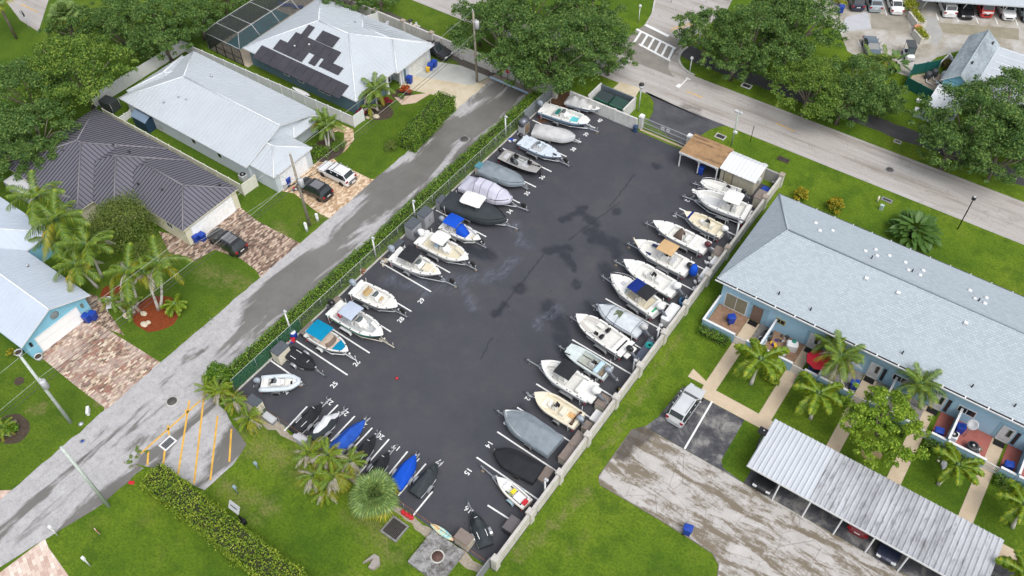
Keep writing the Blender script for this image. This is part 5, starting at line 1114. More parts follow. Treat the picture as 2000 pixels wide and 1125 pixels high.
q = ((1166.7, 591.7), (1256.7, 645), 1.3, 1.25)
r, L, loc, rz = boat_at('tarped_boat', 'boat wrapped in a silver tarp with dark straps and an olive patch', *q)
under_hull(r, L*.97, 2.1, .5, 1.15, 1.3, HNAVY); o, rows = cover(r, L*.96, 2.15, 1.12, C_SILV, [(0, .15, .7), (.2, .3, .4), (.45, .45, .3), (.62, .55, .15), (.75, .3, .4), (1, .05, .4)], 'cc', .3, .07, 'tarp', strap=(.15, .5, .72), seed=6)
mb = MB(); mb.grid([[(rows[i][j][0], rows[i][j][1], rows[i][j][2]+.025) for j in range(5+abs(i-16), 14-abs(i-16)//2)][:6] for i in range(14, 19)], 0, True); mb.build('olive_patch', C_OLIVE, o)
outboard(r, -L/2-.05, 1.3, 0, C_LGREY, 1.1, 40)
tr('galvanised trailer with an orange hitch under the silver tarped boat', *q, (1160, 590), 2.1, guides=False)

q = ((1125, 613), (1226.7, 683), 1.5, 1.3)
r, L, loc, rz = boat_at('deck_boat', 'white open bow boat with two black bucket seats and a black motor', *q)
bt = Boat(L, 2.45, 'cc', .55, 1.25, 1.5); make_hull(bt, r, GEL, stripe=GEL, bottom=HBLK); make_deck(bt, r, GEL, FLOORW, .20, .86, .2, .95); cleats(r, bt); bow_cushions(r, bt, .95, .64, .86, .45, GEL, mat('greige_cushion', (.47, .45, .42), .6, .08, 4)); swivel(r, -.35, .5, .95); swivel(r, -.35, -.5, .95)
console(r, .45, .62, .95, (.5, .55, .55), shield=False); hatch(r, .55, -.6, 1.3, .75, .55, FLOORW, 'console_lid'); hatch(r, -L/2+.75, 0, 1.28, .18, 1.7, BLACK, 'black_seat'); mb = MB(); mb.rbox((-L/2-.25, 0, 1.1), (.5, 1.6, .2), .1); mb.build('swim_platform', GEL, r)
outboard(r, -L/2-.35, 1.3, .1, MOTORK, 1.05, 45)
tr('galvanised tandem trailer under the boat with two black seats', *q, (1108, 621), 2.45, tandem=True)

q = ((1108.7, 679), (1188, 729), 1.05, 1.0)
r, L, loc, rz = boat_at('jon_boat', 'square bowed pale blue work boat with a small console and cluttered stern', *q)
bt = Boat(L, 1.95, 'jon', .45, 1.0, 1.08); PJ = mat('pale_jon', (.52, .58, .58), .5, .14, 2.5); make_hull(bt, r, PJ); make_deck(bt, r, PJ, mat('jon_floor', (.36, .38, .34), .8, .25, 3), .04, .68, .14, .65); console(r, -.55, 0, .65, (.5, .6, .7), GEL); bench(r, -1.3, 0, .65, (.45, 1.5, .42), PJ, mat('blue_lid', (.42, .58, .74), .5)); bench(r, -1.9, 0, .65, (.3, 1.5, .3), GALV, WOOD, name='battery_tray')
mb = MB(); mb.tube([(L*.34, .6, 1.15), (L*.48, .75, 1.2), (L*.5, .3, 1.2)], .06, 5); mb.build('bow_line', BLACK, r); outboard(r, -L/2-.1, 1.1, 0, MOTORS, .95, 50)
mb = MB(); mb.tube([(-L/2+.1, -.9, 1.0), (-L/2+.1, -.9, 1.35), (-L/2+.1, .9, 1.35), (-L/2+.1, .9, 1.0)], .03, 5); mb.build('stern_rail', CHROME, r)
tr('galvanised trailer under the square bowed work boat', *q, (1087.6, 677), 1.95, guides=True)

q = ((1057, 704.7), (1157.6, 767), 1.6, 1.35)
r, L, loc, rz = boat_at('center_console_boat', 'white boat with a charcoal canopy amidships, between work boat and cream boat', *q)
bt = Boat(L, 2.5, 'cc', .58, 1.3, 1.6); make_hull(bt, r, GEL, stripe=mat('blue_boot', (.2, .33, .45), .3), bottom=GEL); make_deck(bt, r, GEL, FLOORW, .18, .86, .26); cleats(r, bt, (.1, .16, .3, .36, .55)); bow_cushions(r, bt, .98, .7, .86, .36); console(r, .35, 0, .98, (.8, .9, .8), seat=GEL); canopy(r, .05, 2.6, 1.75, 1.9, C_BLK, 1.35, .08); bench(r, -1.7, 0, .98, (.55, 1.6, .42))
mb = MB(); mb.rbox((-L/2-.2, 0, 1.15), (.6, 1.9, .3), .15); mb.build('stern_bracket', GEL, r); outboard(r, -L/2-.45, 1.5, 0, MOTORW, 1.25, 45); hatch(r, -L/2+.15, -.6, 1.36, .3, .3, DGREY)
tr('galvanised tandem trailer under the boat with the charcoal canopy', *q, (1028, 700.5), 2.5, tandem=True)

q = ((1043.6, 766.5), (1132, 822), 1.3, 1.15)
r, L, loc, rz = boat_at('center_console_boat', 'cream hulled older boat with brown seat trim and a grey motor', *q)
bt = Boat(L, 2.15, 'cc', .5, 1.12, 1.32); make_hull(bt, r, CREAM); make_deck(bt, r, CREAM, FLOORC, .06, .78, .16, .85); console(r, .1, 0, .85, (.35, .7, .65), GEL); hatch(r, 1.15, 0, .87, .9, 1.15, mat('cream_box', (.78, .74, .62), .5)); bench(r, .65, .05, .85, (.35, .6, .4), GEL); bench(r, -.75, 0, .85, (.45, .9, .38), GEL, CREAM); hatch(r, -1.55, -.2, .87, .7, .55, mat('orange_stain', (.6, .36, .16), .7, .3, 3)); hatch(r, -1.55, .45, .87, .7, .6, CREAM)
mb = MB(); mb.tube([(-2.15, -.85, 1.15), (-2.05, -.4, 1.1), (-2.0, .1, 1.1), (-2.1, .8, 1.15)], [.16, .09, .07, .18], 6); mb.build('brown_cushion', mat('brown_vinyl', (.07, .035, .022), .6, .3, 4), r); outboard(r, -L/2-.05, 1.2, 0, MOTORS, .95, 30); mb = MB(); mb.box((.1, 0, 1.56), (.14, .6, .02)); mb.build('dash', BLACK, r)
tr('galvanised trailer under the cream hulled boat', *q, (1028, 763), 2.15)

q = ((985, 799), (1085, 868.6), 1.55, 1.5)
r, L, loc, rz = boat_at('covered_boat', 'large boat under a smooth blue grey cover near the wall', *q)
under_hull(r, L*.97, 2.4, .55, 1.25, 1.5, GEL); cover(r, L, 2.45, 1.3, C_SLATE, [(0, .1, .7), (.15, .3, .5), (.35, .42, .35), (.5, .55, .2), (.65, .42, .2), (.85, .2, .25), (1, .03, .2)], 'cc', .55, .04, seed=9)
tr('galvanised trailer with round fender under the blue grey covered boat', *q, (967.6, 801), 2.4, guides=False)

q = ((966, 877), (1052, 924), 1.1, 1.1)
r, L, loc, rz = boat_at('covered_boat', 'low boat under a black cover with pale piping beside the sailing dinghy', *q)
under_hull(r, L*.97, 2.0, .4, .9, 1.0, HBLK); cover(r, L, 2.05, .92, C_BLK, [(0, .1, .6), (.2, .35, .4), (.4, .3, .4), (.55, .42, .3), (.8, .2, .3), (1, .02, .2)], 'cc', .4, .04, seed=10)
tr('dark trailer with wooden step under the black covered boat', *q, (953, 886), 2.0, frame=mat('dark_steel', (.08, .08, .08), .5, .2, 5), guides=False)

q = ((969.7, 931), (1030.5, 985), .95, .85)
r, L, loc, rz = boat_at('sailing_dinghy', 'narrow sailing dinghy with white deck, yellow patch and red gear at its stern', *q)
bt = Boat(L, 1.35, 'v', .42, .82, .98); make_hull(bt, r, mat('dinghy_cream', (.62, .54, .40), .4, .1, 3)); make_deck(bt, r, GEL, FLOORW, .1, .62, .14, .62); hatch(r, .95, .0, .9, .3, .4, GEL); mb = MB(); mb.rbox((-.15, -.05, .86), (.35, .5, .12), .05); mb.build('yellow_bag', mat('yellow_bag', (.75, .58, .02), .6), r)
mb = MB(); mb.rbox((-.15, .35, .86), (.3, .26, .12), .05); mb.build('green_bag', mat('olive_bag', (.22, .25, .10), .6), r); hatch(r, -.9, 0, .80, .9, .8, GEL); mb = MB(); mb.rbox((-1.6, .05, .95), (.4, .55, .2), .05); mb.build('red_gear', RED, r)
mb = MB(); mb.grid([[(.35, -.45, .9), (.35, .45, .95)], [(.75, -.35, 1.15), (.75, .4, 1.12)]], 0); mb.build('folded_sail', C_WHITE, r); mb = MB(); mb.tube([(-1.75, -.45, .8), (-1.75, -.45, 1.5)], .025, 5); mb.build('rudder_post', ALU, r)
tr('galvanised trailer with pale blue fenders under the sailing dinghy', *q, (937.6, 908), 1.35, fm=mat('pale_blue_steel', (.30, .42, .48), .4), guides=False, low=True, block=True)
# ------------------------------------------------------------------ houses
def m_metal(name, rgb, streak=.1):
    t = NT(name); c = t.ramp(t.noise(.35, 5, .6), [(.3, tuple(v*(1-streak) for v in rgb)), (.7, rgb)])
    c = t.mix(t.ramp(t.noise(2.2, 5, .7, t.co((1, .25, 1))), [(.5, 0), (.8, .3)]), c, tuple(v*.78 for v in rgb)); t.set(col=c, rough=.42, spec=.4, metal=.05); return t.m
RWHITE = m_metal('white standing seam', (.47, .51, .55)); RWHITE2 = m_metal('bluish white standing seam', (.50, .57, .67)); RBROWN = m_metal('slate grey standing seam', (.140, .138, .168), .12); RIBD = mat('shaded_seam', (.032, .030, .036), .5, .1)  # shading of the ribs is put into the dark seam colour
RIBW = mat('white_seam', (.50, .54, .58), .4, .05); HIPW = mat('white_hip_cap', (.64, .67, .70), .4, .04); HIPB = mat('brown_hip_cap', (.19, .18, .20), .45, .08)
def m_shingle():
    t = NT('pale blue grey shingles'); br = t.node('ShaderNodeTexBrick'); br.inputs['Scale'].default_value = 1; br.inputs['Brick Width'].default_value = .36; br.inputs['Row Height'].default_value = .20; br.inputs['Mortar Size'].default_value = .018
    br.inputs['Color1'].default_value = (.335, .39, .425, 1); br.inputs['Color2'].default_value = (.42, .475, .515, 1); br.inputs['Mortar'].default_value = (.25, .30, .335, 1); t.link(t.co(), br.inputs[0])
    c = t.mix(t.ramp(t.noise(.22, 5, .6), [(.35, 0), (.7, .45)]), br.outputs[0], (.365, .415, .46)); c = t.mix(t.ramp(t.noise(4, 5, .75), [(.4, .12), (.65, 0)]), c, (.28, .32, .36)); t.set(col=c, rough=.85, spec=.2); return t.m
SHING = m_shingle()
def m_wallpaint(name, rgb):
    t = NT(name); c = t.ramp(t.noise(.8, 5, .65), [(.3, tuple(v*.9 for v in rgb)), (.7, rgb)]); t.set(col=c, rough=.8, spec=.2); t.bump(t.noise(14, 3), .15, .01); return t.m
SKY = m_wallpaint('sky blue stucco', (.24, .53, .68)); SLATEB = m_wallpaint('slate blue stucco', (.115, .185, .225)); PCREAM = m_wallpaint('pale cream stucco', (.66, .63, .48)); PGREY = m_wallpaint('pale blue grey stucco', (.55, .60, .64)); CONDO = m_wallpaint('condo blue stucco', (.37, .57, .71))
DOORW = mat('white_garage_door', (.84, .85, .86), .45, .04, 1)
def ribs(mb, poly, s, sp, w_=.05, h=.05, mi=1, off=.02):
    """raised seams running down a roof plane, clipped to its outline"""
    poly = [Vector(p) for p in poly]; n = (poly[1]-poly[0]).cross(poly[2]-poly[0]).normalized()
    if n.z < 0: n = -n
    s = Vector(s); s = (s-n*s.dot(n)).normalized(); a = n.cross(s).normalized(); o = Vector((0, 0, poly[0].z))
    us = [(p-o).dot(a) for p in poly]; k = math.floor(min(us)/sp)+1
    while k*sp < max(us)-.02:
        u = k*sp; k += 1; hit = []
        for i in range(len(poly)):
            p, q = poly[i], poly[(i+1) % len(poly)]; up, uq = us[i], us[(i+1) % len(poly)]
            if (up-u)*(uq-u) < 0: hit.append(p+(q-p)*(u-up)/(uq-up))
        if len(hit) >= 2:
            p, q = hit[0], hit[1]; c = [p-a*w_/2, p+a*w_/2, q+a*w_/2, q-a*w_/2]
            mb.add([tuple(x-n*.01) for x in c]+[tuple(x+n*h) for x in c], [(4, 5, 6, 7), (0, 1, 5, 4), (1, 2, 6, 5), (2, 3, 7, 6), (3, 0, 4, 7)], mi)
def hip(parent, x0, x1, y0, y1, z, h, hl, hr, mats, sp=.5, rw=.05, rh=.05, name='roof', caps=True, axis='x', fascia=WHITE, drop=.14, lcap=True):
    """hip or gable roof over a rectangle; hl, hr = run of the hip at each end, 0 = gable"""
    T = (lambda p: p) if axis == 'x' else (lambda p: (p[1], p[0], p[2]))
    if axis != 'x': x0, x1, y0, y1 = y0, y1, x0, x1
    ym = (y0+y1)/2; A, B, C, D = (x0, y0, z), (x1, y0, z), (x1, y1, z), (x0, y1, z); E, F = (x0+hl, ym, z+h), (x1-hr, ym, z+h)
    pl = [([A, B, F, E], (0, -1, -1)), ([C, D, E, F], (0, 1, -1))]
    if hr: pl.append(([B, C, F], (1, 0, -1)))
    if hl: pl.append(([D, A, E], (-1, 0, -1)))
    mb = MB()
    for p, s in pl:
        q = [T(v) for v in p]; q = q if axis == 'x' else q[::-1]; mb.add(q, [list(range(len(q)))], 0)
        if sp: ribs(mb, q, T(s), sp, rw, rh)
    o = mb.build(name, mats, parent)
    mb = MB(); ring = [T(v) for v in (A, B, C, D)]
    for i in range(4):
        p, q = ring[i], ring[(i+1) % 4]; gab = (i == 1 and not hr) or (i == 3 and not hl)
        for p, q in ([(p, T(F if i == 1 else E)), (T(F if i == 1 else E), q)] if gab else [(p, q)]): mb.add([p, q, (q[0], q[1], q[2]-drop), (p[0], p[1], p[2]-drop)], [(0, 1, 2, 3)])
    g0, g1 = (0 if hl else .5), (0 if hr else .5); mb.add([T((x, y, z-drop+.01)) for x, y in ((x0+g0, y0), (x1-g1, y0), (x1-g1, y1), (x0+g0, y1))], [(0, 1, 2, 3)]); mb.build('fascia', fascia, o)
    if caps:
        segs = [(E, F)]+([(A, E), (D, E)] if hl and lcap else [])+([(B, F), (C, F)] if hr else [])
        mb = MB()
        for p, q in segs: mb.tube([T((p[0], p[1], p[2]+.03)), T((q[0], q[1], q[2]+.03))], .085, 5)
        mb.build('ridge_cap', caps if not isinstance(caps, bool) else HIPW, o)
    if not hl or not hr:
        for e, k in ((x0, hl), (x1, hr)):
            if not k: mb = MB(); g = .47 if e == x0 else -.47; mb.add([T((e+g, y0+.25, z-.05)), T((e+g, y1-.25, z-.05)), T((e+g, ym, z+h-.06))], [(0, 1, 2)]); mb.build('gable', mats[2] if len(mats) > 2 else WHITE, o)
    return o
def wallbox(parent, x0, x1, y0, y1, h, m, name='wall'): mb = MB(); mb.bb(x0, x1, y0, y1, 0, h); return mb.build(name, m, parent)
def opening(parent, side, a, b, z0, z1, at, frame=WHITE, pane=GLASS, name='window', bars=1, pn='pane', depth=.05):
    """window or door on a wall: side x+ x- y+ y-, spans a..b along the wall, at = wall plane"""
    sg = 1 if side[1] == '+' else -1
    def bx(mb, a0, a1, q0, q1, d0, d1):
        if side[0] == 'x': mb.bb(at+sg*d0, at+sg*d1, a0, a1, q0, q1)
        else: mb.bb(a0, a1, at+sg*d0, at+sg*d1, q0, q1)
    mb = MB(); f = .08
    bx(mb, a, b, z0, z0+f, .003, depth); bx(mb, a, b, z1-f, z1, .003, depth); bx(mb, a, a+f, z0+f, z1-f, .003, depth); bx(mb, b-f, b, z0+f, z1-f, .003, depth)
    for k in range(1, bars+1):
        c = a+(b-a)*k/(bars+1); bx(mb, c-.03, c+.03, z0+f, z1-f, .003, depth*.9)
    o = mb.build(name, frame, parent); mb = MB(); bx(mb, a+f, b-f, z0+f, z1-f, .002, depth*.5); mb.build(pn, pane, o); return o
def garage(parent, side, a, b, h, at, m=DOORW):
    o = opening(parent, side, a, b, .0, h, at, WHITE, m, 'garage_door', 0, 'door_panel', .07)
    return o
def vents(parent, pts, m=LGREY, s=.16, name='roof_vent'):
    for p in pts: mb = MB(); mb.lathe([(s*.6, -.1), (s*.6, .16), (s, .18), (s*.7, .30)], 8, tuple(p)); mb.build(name, m, parent)
def onroof(px_, py_, z, y0, k):
    """point of a roof plane rising from the eave y0 with slope k that a pixel shows"""
    h = z
    for _ in range(20): q = P(px_, py_, h); h = z+abs(q.y-y0)*k
    return P(px_, py_, h)

H0 = thing('house', 'sky blue house with a white metal roof and wide white garage door', 'house', (-80, 16.6, 0)); OX, OY = -80, 16.6
w_ = wallbox(H0, -22, 11.3, -3.5, 3.6, 2.75, SKY); mb = MB(); mb.add([(11.3, -3.5, 2.7), (11.3, 3.6, 2.7), (11.3, .05, 4.3)], [(0, 1, 2)]); mb.build('gable_wall', SKY, H0)
wallbox(H0, -22, 1.0, 3.6, 7.0, 2.74, SKY)
hip(H0, -22, 11.8, -3.95, 4.05, 2.72, 1.8, 0, 0, [RWHITE2, RIBW, SKY], .55, .04, .035); hip(H0, -22.3, 1.15, -3.6, 7.35, 2.70, 2.2, 0, 5.5, [RWHITE2, RIBW, SKY], .55, .04, .035)
garage(H0, 'x+', -2.45, 2.45, 2.15, 11.3); mb = MB(); mb.lathe([(.40, -.02), (.46, .02), (.40, .05), (.05, .05)], 14, (11.35, .3, 3.05), axis='x'); mb.build('wall_medallion', mat('bronze', (.20, .24, .25), .5), H0)
for y in (-3.0, 2.95): mb = MB(); mb.bb(11.31, 11.45, y-.12, y+.12, 1.6, 2.1); mb.build('wall_lamp', mat('dull_bronze', (.15, .17, .12), .5) if y > 0 else BLACK, H0)
vents(H0, [(4, 2.6, 3.4), (-3, 3.0, 3.8)])

H1 = thing('house', 'pale cream house with a dark grey brown standing seam roof', 'house', (-80, 34, 0))
BR = [RBROWN, RIBD]; hip(H1, -12.6, .8, -6.7, 6.0, 2.72, 2.35, 6.35, 6.35, BR, .45, .075, .045, caps=HIPB, fascia=PCREAM); hip(H1, -6.5, 4.4, -4.6, 5.99, 2.71, 1.96, 5.3, 5.3, BR, .45, .075, .045, caps=HIPB, fascia=PCREAM, lcap=False); hip(H1, -1.5, 12.6, -2.0, 5.98, 2.70, 1.48, 4, 3.99, BR, .45, .075, .045, caps=HIPB, fascia=PCREAM, lcap=False)
wallbox(H1, -12.0, .3, -6.2, 5.6, 2.6, PCREAM); wallbox(H1, .3, 3.9, -4.1, 5.6, 2.6, PCREAM); wallbox(H1, 3.9, 12.35, -1.7, 5.7, 2.6, PCREAM); garage(H1, 'x+', -1.0, 5.0, 2.3, 12.35, mat('bright_garage', (.86, .87, .87), .5)); opening(H1, 'y-', 9.2, 10.2, 1.2, 2.2, -1.7); mb = MB(); mb.bb(-11, -7, -8.2, -6.21, .8, 2.3); mb.build('patio_roof', LGREY, H1)
vents(H1, [(-3.2, 2, 4.2), (-.8, 2.3, 4.1), (-7, -2, 4.3), (-7.2, -3.2, 3.8), (4, -.5, 3.9), (6.8, .5, 3.6), (11.0, 4.9, 3.2)], DGREY)

H2 = thing('house', 'pale house with a big white metal roof, between the brown roofed and solar panelled houses', 'house', (-78, 49, 0))
WR = [RWHITE, RIBW, PGREY]; hip(H2, -13.8, 8.8, -6.1, 5.9, 2.72, 2.05, 6, 0, WR, .55, .04, .035); hip(H2, -2, 12.6, -5.5, .75, 2.66, 1.0, 3.1, 3.0, WR, .55, .04, .035); hip(H2, 2, 9.6, .8, 5.6, 2.64, .75, 2.3, 2.3, WR, .55, .04, .035)
wallbox(H2, -13.3, 8.4, -5.6, 5.4, 2.6, PGREY); wallbox(H2, 8.4, 12.35, -5.2, .5, 2.55, PGREY); garage(H2, 'x+', -4.6, -.3, 2.25, 12.35, mat('pale_garage', (.76, .78, .80), .5)); hip(H2, -14.2, -9.9, -4.6, 4.4, 2.69, .9, 2, 2, WR, .55, .04, .035, caps=True)
for a in (-1.5, 3.0): opening(H2, 'y-', a, a+.8, 1.1, 2.3, -5.6, bars=0)
opening(H2, 'y-', -8, -6.9, .1, 1.2, -5.6, LGREY, LGREY, 'access_panel', 0); vents(H2, [(-6.2, -2.6, 3.9), (-5, -2.4, 3.9), (-6, 2.5, 3.9), (-7.5, -4, 3.4)]); mb = MB(); mb.tube([(8.7, 1.2, 0), (8.7, 1.2, 2.6)], .1, 6); mb.build('porch_column', WHITE, H2)

H3 = thing('house', 'slate blue house with white hip roof carrying black solar panels', 'house', (-76, 66.4, 0))
hip(H3, -10.8, 9.1, -7.4, 7.35, 2.74, 2.75, 7.3, 7.3, WR, .55, .04, .035); hip(H3, -3, 9.6, -.15, 7.34, 2.71, 1.45, 3.7, 3.7, WR, .55, .04, .035)
wallbox(H3, -10.3, 8.6, -6.9, -.9, 2.6, SLATEB); wallbox(H3, -10.3, 9.1, 1.2, 6.9, 2.6, PGREY); wallbox(H3, -10.3, 7.4, -.9, 1.2, 2.59, SLATEB); garage(H3, 'x+', 2.4, 6.5, 2.25, 9.1, mat('eggshell_door', (.62, .63, .60), .5)); opening(H3, 'x+', 1.35, 2.0, .1, 2.2, 9.1, WHITE, SLATEB, 'side_light', 0)
for a, b in ((-4.2, -3.2), (-1.6, -.6), (2.0, 4.0)): opening(H3, 'y-', a, b, 1.0, 2.35, -6.9, bars=1 if b-a > 1.5 else 0)
opening(H3, 'x+', -5.6, -3.6, .6, 2.3, 8.6); opening(H3, 'x+', -.7, .7, .05, 2.3, 7.4, WHITE, BLACK, 'front_door', 0)
for y in (-1.5, 1.0): mb = MB(); mb.bb(8.7, 9.0, y-.16, y+.16, 0, 2.58); mb.build('porch_column', WHITE, H3)
vents(H3, [(-2, -3.6, 4.3), (-3.8, -4.5, 3.9), (-1, 4, 4.0), (4, 3.4, 3.9)])
SOL = NT('solar panel black'); SOL.set(col=SOL.ramp(SOL.noise(.8, 4), [(.3, (.038, .037, .045)), (.7, (.054, .051, .060))]), rough=.25, spec=.5); SOL = SOL.m
mb0 = MB(); kk = 2.75/7.375; y0e = 66.4-7.4
def solar(c4, n):
    """a row of n panels on the roof plane between pixel corners near-left, near-right, far-left"""
    a, b, c = [onroof(x, y, 2.74, y0e, kk) for x, y in c4]; ux = (b.x-a.x)/n; L = math.hypot((c.y-a.y), kk*(c.y-a.y))
    for i in range(n):
        mb = MB(); xa, xb = a.x+ux*i+.02+76, a.x+ux*(i+1)-.02+76; ya, yb = a.y-66.4, c.y-66.4; za, zb = 2.74+(a.y-y0e)*kk+.09, 2.74+(c.y-y0e)*kk+.09
        mb.add([(xa, ya, za), (xb, ya, za), (xb, yb, zb), (xa, yb, zb), (xa, ya, za-.05), (xb, ya, za-.05), (xb, yb, zb-.05), (xa, yb, zb-.05)], [(0, 1, 2, 3), (0, 4, 5, 1), (1, 5, 6, 2), (2, 6, 7, 3), (3, 7, 4, 0)]); mb.build('solar_panel', SOL, H3)
solar(((491, 107), (671, 183), (507, 87)), 11); solar(((533, 96), (591, 120), (546, 77)), 4); solar(((562, 84), (654, 121), (577, 63)), 6); solar(((622, 130), (660, 149), (634, 117)), 2); solar(((602, 124), (615, 130), (612, 106)), 1); solar(((616, 79), (650, 94), (628, 59)), 2); solar(((588, 68), (601, 73), (603, 49)), 1)

# pool and its screen cage
C_ = thing('pool_cage', 'white framed screen enclosure over the swimming pool', 'pool enclosure', (-90, 66, 0)); x0, x1, y0, y1, hz, ht = -3.9, 3.0, -7.4, 11, 2.7, 4.0
for y in np.linspace(y0, y1, 6):
    mb = MB(); mb.tube([(x0, y, 0), (x0, y, hz), (x0+1.5, y+(1.3 if y == y0 else 0), ht), (x1-1.2, y+(1.3 if y == y0 else 0), ht), (x1, y, 2.8)], .035, 5); mb.build('cage_rib', LGREY if y < 5 else GREY, C_)
for pts in ([(x0, y0, hz), (x0, y1, hz)], [(x0+1.5, y0+1.3, ht), (x0+1.5, y1, ht)], [(x1-1.2, y0+1.3, ht), (x1-1.2, y1, ht)], [(x0, y0, hz), (x1, y0, hz)]): mb = MB(); mb.tube(pts, .035, 5); mb.build('cage_beam', LGREY, C_)
for pts in ([(x0, y0, 1.1), (x1, y0, 1.1)], [(-2.2, y0, 0), (-2.2, y0, hz)], [(-.5, y0, 0), (-.5, y0, hz)], [(1.2, y0, 0), (1.2, y0, hz)], [(2.9, y0, 0), (2.9, y0, hz)]): mb = MB(); mb.tube(pts, .06, 5); mb.build('cage_post', BLACK, C_)
for v in ([(x0, y0, 0), (x0, y1, 0), (x0, y1, hz), (x0, y0, hz)], [(x0, y0, hz), (x0, y1, hz), (x0+1.5, y1, ht), (x0+1.5, y0+1.3, ht)], [(x0+1.5, y0+1.3, ht), (x1-1.2, y0+1.3, ht), (x1-1.2, y1, ht), (x0+1.5, y1, ht)], [(x1-1.2, y0+1.3, ht), (x1, y0, 2.75), (x1, y1, 2.75), (x1-1.2, y1, ht)], [(x0, y0, hz), (x1, y0, hz), (x1-1.2, y0+1.3, ht), (x0+1.5, y0+1.3, ht)], [(x0, y0, 0), (x1, y0, 0), (x1, y0, hz), (x0, y0, hz)]): panel('screen_panel', CAGE, 0, C_, v)
sheet('pool_deck', [(-93.8, 58.7), (-86.4, 58.7), (-86.4, 77), (-93.8, 77)], .02, m_noise('pool deck', [(.3, (.42, .36, .28)), (.7, (.54, .48, .39))], 1))
t = NT('pool water'); t.set(col=t.ramp(t.noise(.6, 3), [(.3, (.02, .16, .21)), (.7, (.04, .25, .30))]), rough=.06, spec=.5); t.bump(t.noise(3, 3), .1, .02); sheet('pool_water', px((440, 86), (467, 98), (566, 30), (538, 19), (520, 27)), .03, t.m)
for k, (x, y) in enumerate(((560, 8), (583, 12))): q = P(x, y, .4); t = thing('lounge_chair', ('left' if k == 0 else 'right')+'hand blue sun lounger on the pool deck', 'lounger', (q.x, q.y, 0), R(40), 'blue loungers by the pool'); mb = MB(); mb.box((0, 0, .3), (1.3, .6, .08)); mb.build('seat', BLUEBIN, t); mb = MB(); mb.box((-.8, 0, .55), (.7, .6, .08), ry=R(45)); mb.build('backrest', BLUEBIN, t)

# white vinyl fences and garden walls
def vinyl(label, pts, h=1.8, step=2.0, m=WHITE, name='vinyl_fence', base=None):
    o = Vector((*pts[0], 0)); t = thing(name, label, 'fence', o)
    for a, b in zip(pts, pts[1:]):
        a, b = Vector(a)-o.to_2d(), Vector(b)-o.to_2d(); L = (b-a).length; n = max(1, round(L/step)); an = math.atan2((b-a).y, (b-a).x)
        for i in range(n+1):
            q = a+(b-a)*i/n; mb = MB(); mb.box((q.x, q.y, h/2+.05), (.13, .13, h+.1), rz=an); mb.build('post', m, t)
            if i < n: c = a+(b-a)*(i+.5)/n; mb = MB(); mb.box((c.x, c.y, h/2), (L/n-.12, .05, h-.08), rz=an); mb.box((c.x, c.y, h-.05), (L/n-.13, .09, .1), rz=an); mb.build('panel', m, t)
    return t
vinyl('white vinyl fence under the trees behind the pale house', [(-96.4, 41.5), (-96.3, 56.4), (-94.3, 56.4)], 1.8, 2.6); vinyl('white vinyl fence between the pale house and the solar panelled house', [(-94.2, 56.3), (-66.3, 57.5), (-66.2, 59.2)], 1.7)
vinyl('cream vinyl fence between the brown roofed house and the pale house', [(-93.2, 41.0), (-68.6, 41.2), (-68.5, 43.2)], 1.7, 2.0, mat('cream_vinyl', (.64, .63, .55), .5)); vinyl('short white picket fence by the blue garden shed', [(-91, 41.4), (-91, 43.2)], 1.0, .9)
w_ = thing('garden_wall', 'white masonry wall with piers behind the solar panelled house', 'wall', (-65, 76.3, 0)); mb = MB(); mb.bb(-24, 16, -.1, .1, 0, 2.0); WG = m_wall('white garden wall', (.58, .56, .54)); mb.build('wall_panel', WG, w_)
for x in range(-24, 17, 5): mb = MB(); mb.bb(x-.25, x+.25, -.25, .25, 0, 2.15); o = mb.build('pier', WG, w_); mb = MB(); mb.box((x, 0, 2.2), (.6, .6, .12)); mb.build('pier_cap', TILEM, o)
vinyl('white stepped fence beside the dish behind the solar panelled house', [(-84.5, 74.2), (-79.5, 74.4), (-78.6, 76.2)], 1.8, 1.3)

# condo row
K = thing('condo_building', 'long pale blue condo row with grey shingle roof and walled patios', 'condo', (0, 64.4, 0)); XL, YF = -16.6, 57.7-64.4
mb = MB(); mb.bb(XL, 45, YF, 7.0, 0, 3.9); mb.build('wall', CONDO, K); ro = hip(K, -17.25, 46, -7.2, 7.3, 4.0, 2.75, 3.6, 0, [SHING, SHING], 0, caps=SHING, fascia=WHITE)
mb = MB(); mb.bb(-17.3, 46, 7.3, 7.42, 3.86, 3.98); mb.build('gutter', DGREY, K); mb = MB(); mb.bb(-17.3, 46, -7.48, -7.405, 3.86, 4.0); mb.build('gutter', WHITE, K); mb = MB(); mb.bb(-17.22, 46, -7.205, -7.195, 3.99, 4.03)
mb = MB(); mb.bb(-17.25, 46, -7.40, -7.205, 3.93, 3.97); mb.build('gutter_gap_shade', BLACK, K)  # black sheet paints the shade in the gap between gutter and roof
for x in range(-15, 46, 2): mb = MB(); mb.bb(x-.05, x+.05, 7.2, 7.46, 3.99, 4.03); mb.build('gutter_strap', LGREY, K); mb = MB(); mb.bb(x-.06, x+.06, -7.42, -7.15, 4.0, 4.04); mb.build('gutter_strap', WHITE, K)
def condo_roof(px_, py_, far): return onroof(px_, py_, 4.0, 71.7 if far else 57.2, 2.75/7.25)
for x, y in ((1593, 436), (1601, 451), (1626, 451), (1690, 491), (1710, 488), (1713, 500), (1737, 500), (1768, 513), (1774, 528), (1803, 529), (1797, 538), (1894, 568), (1904, 584), (1926, 582), (1923, 593), (1505, 478), (1531, 443)):
    q = condo_roof(x, y, True) if x > 1540 else P(x, y, 5); mb = MB(); mb.rbox((q.x, q.y-64.4, q.z+.06), (.36, .32, .2), .12); mb.build('turtle_vent', WHITE, ro)
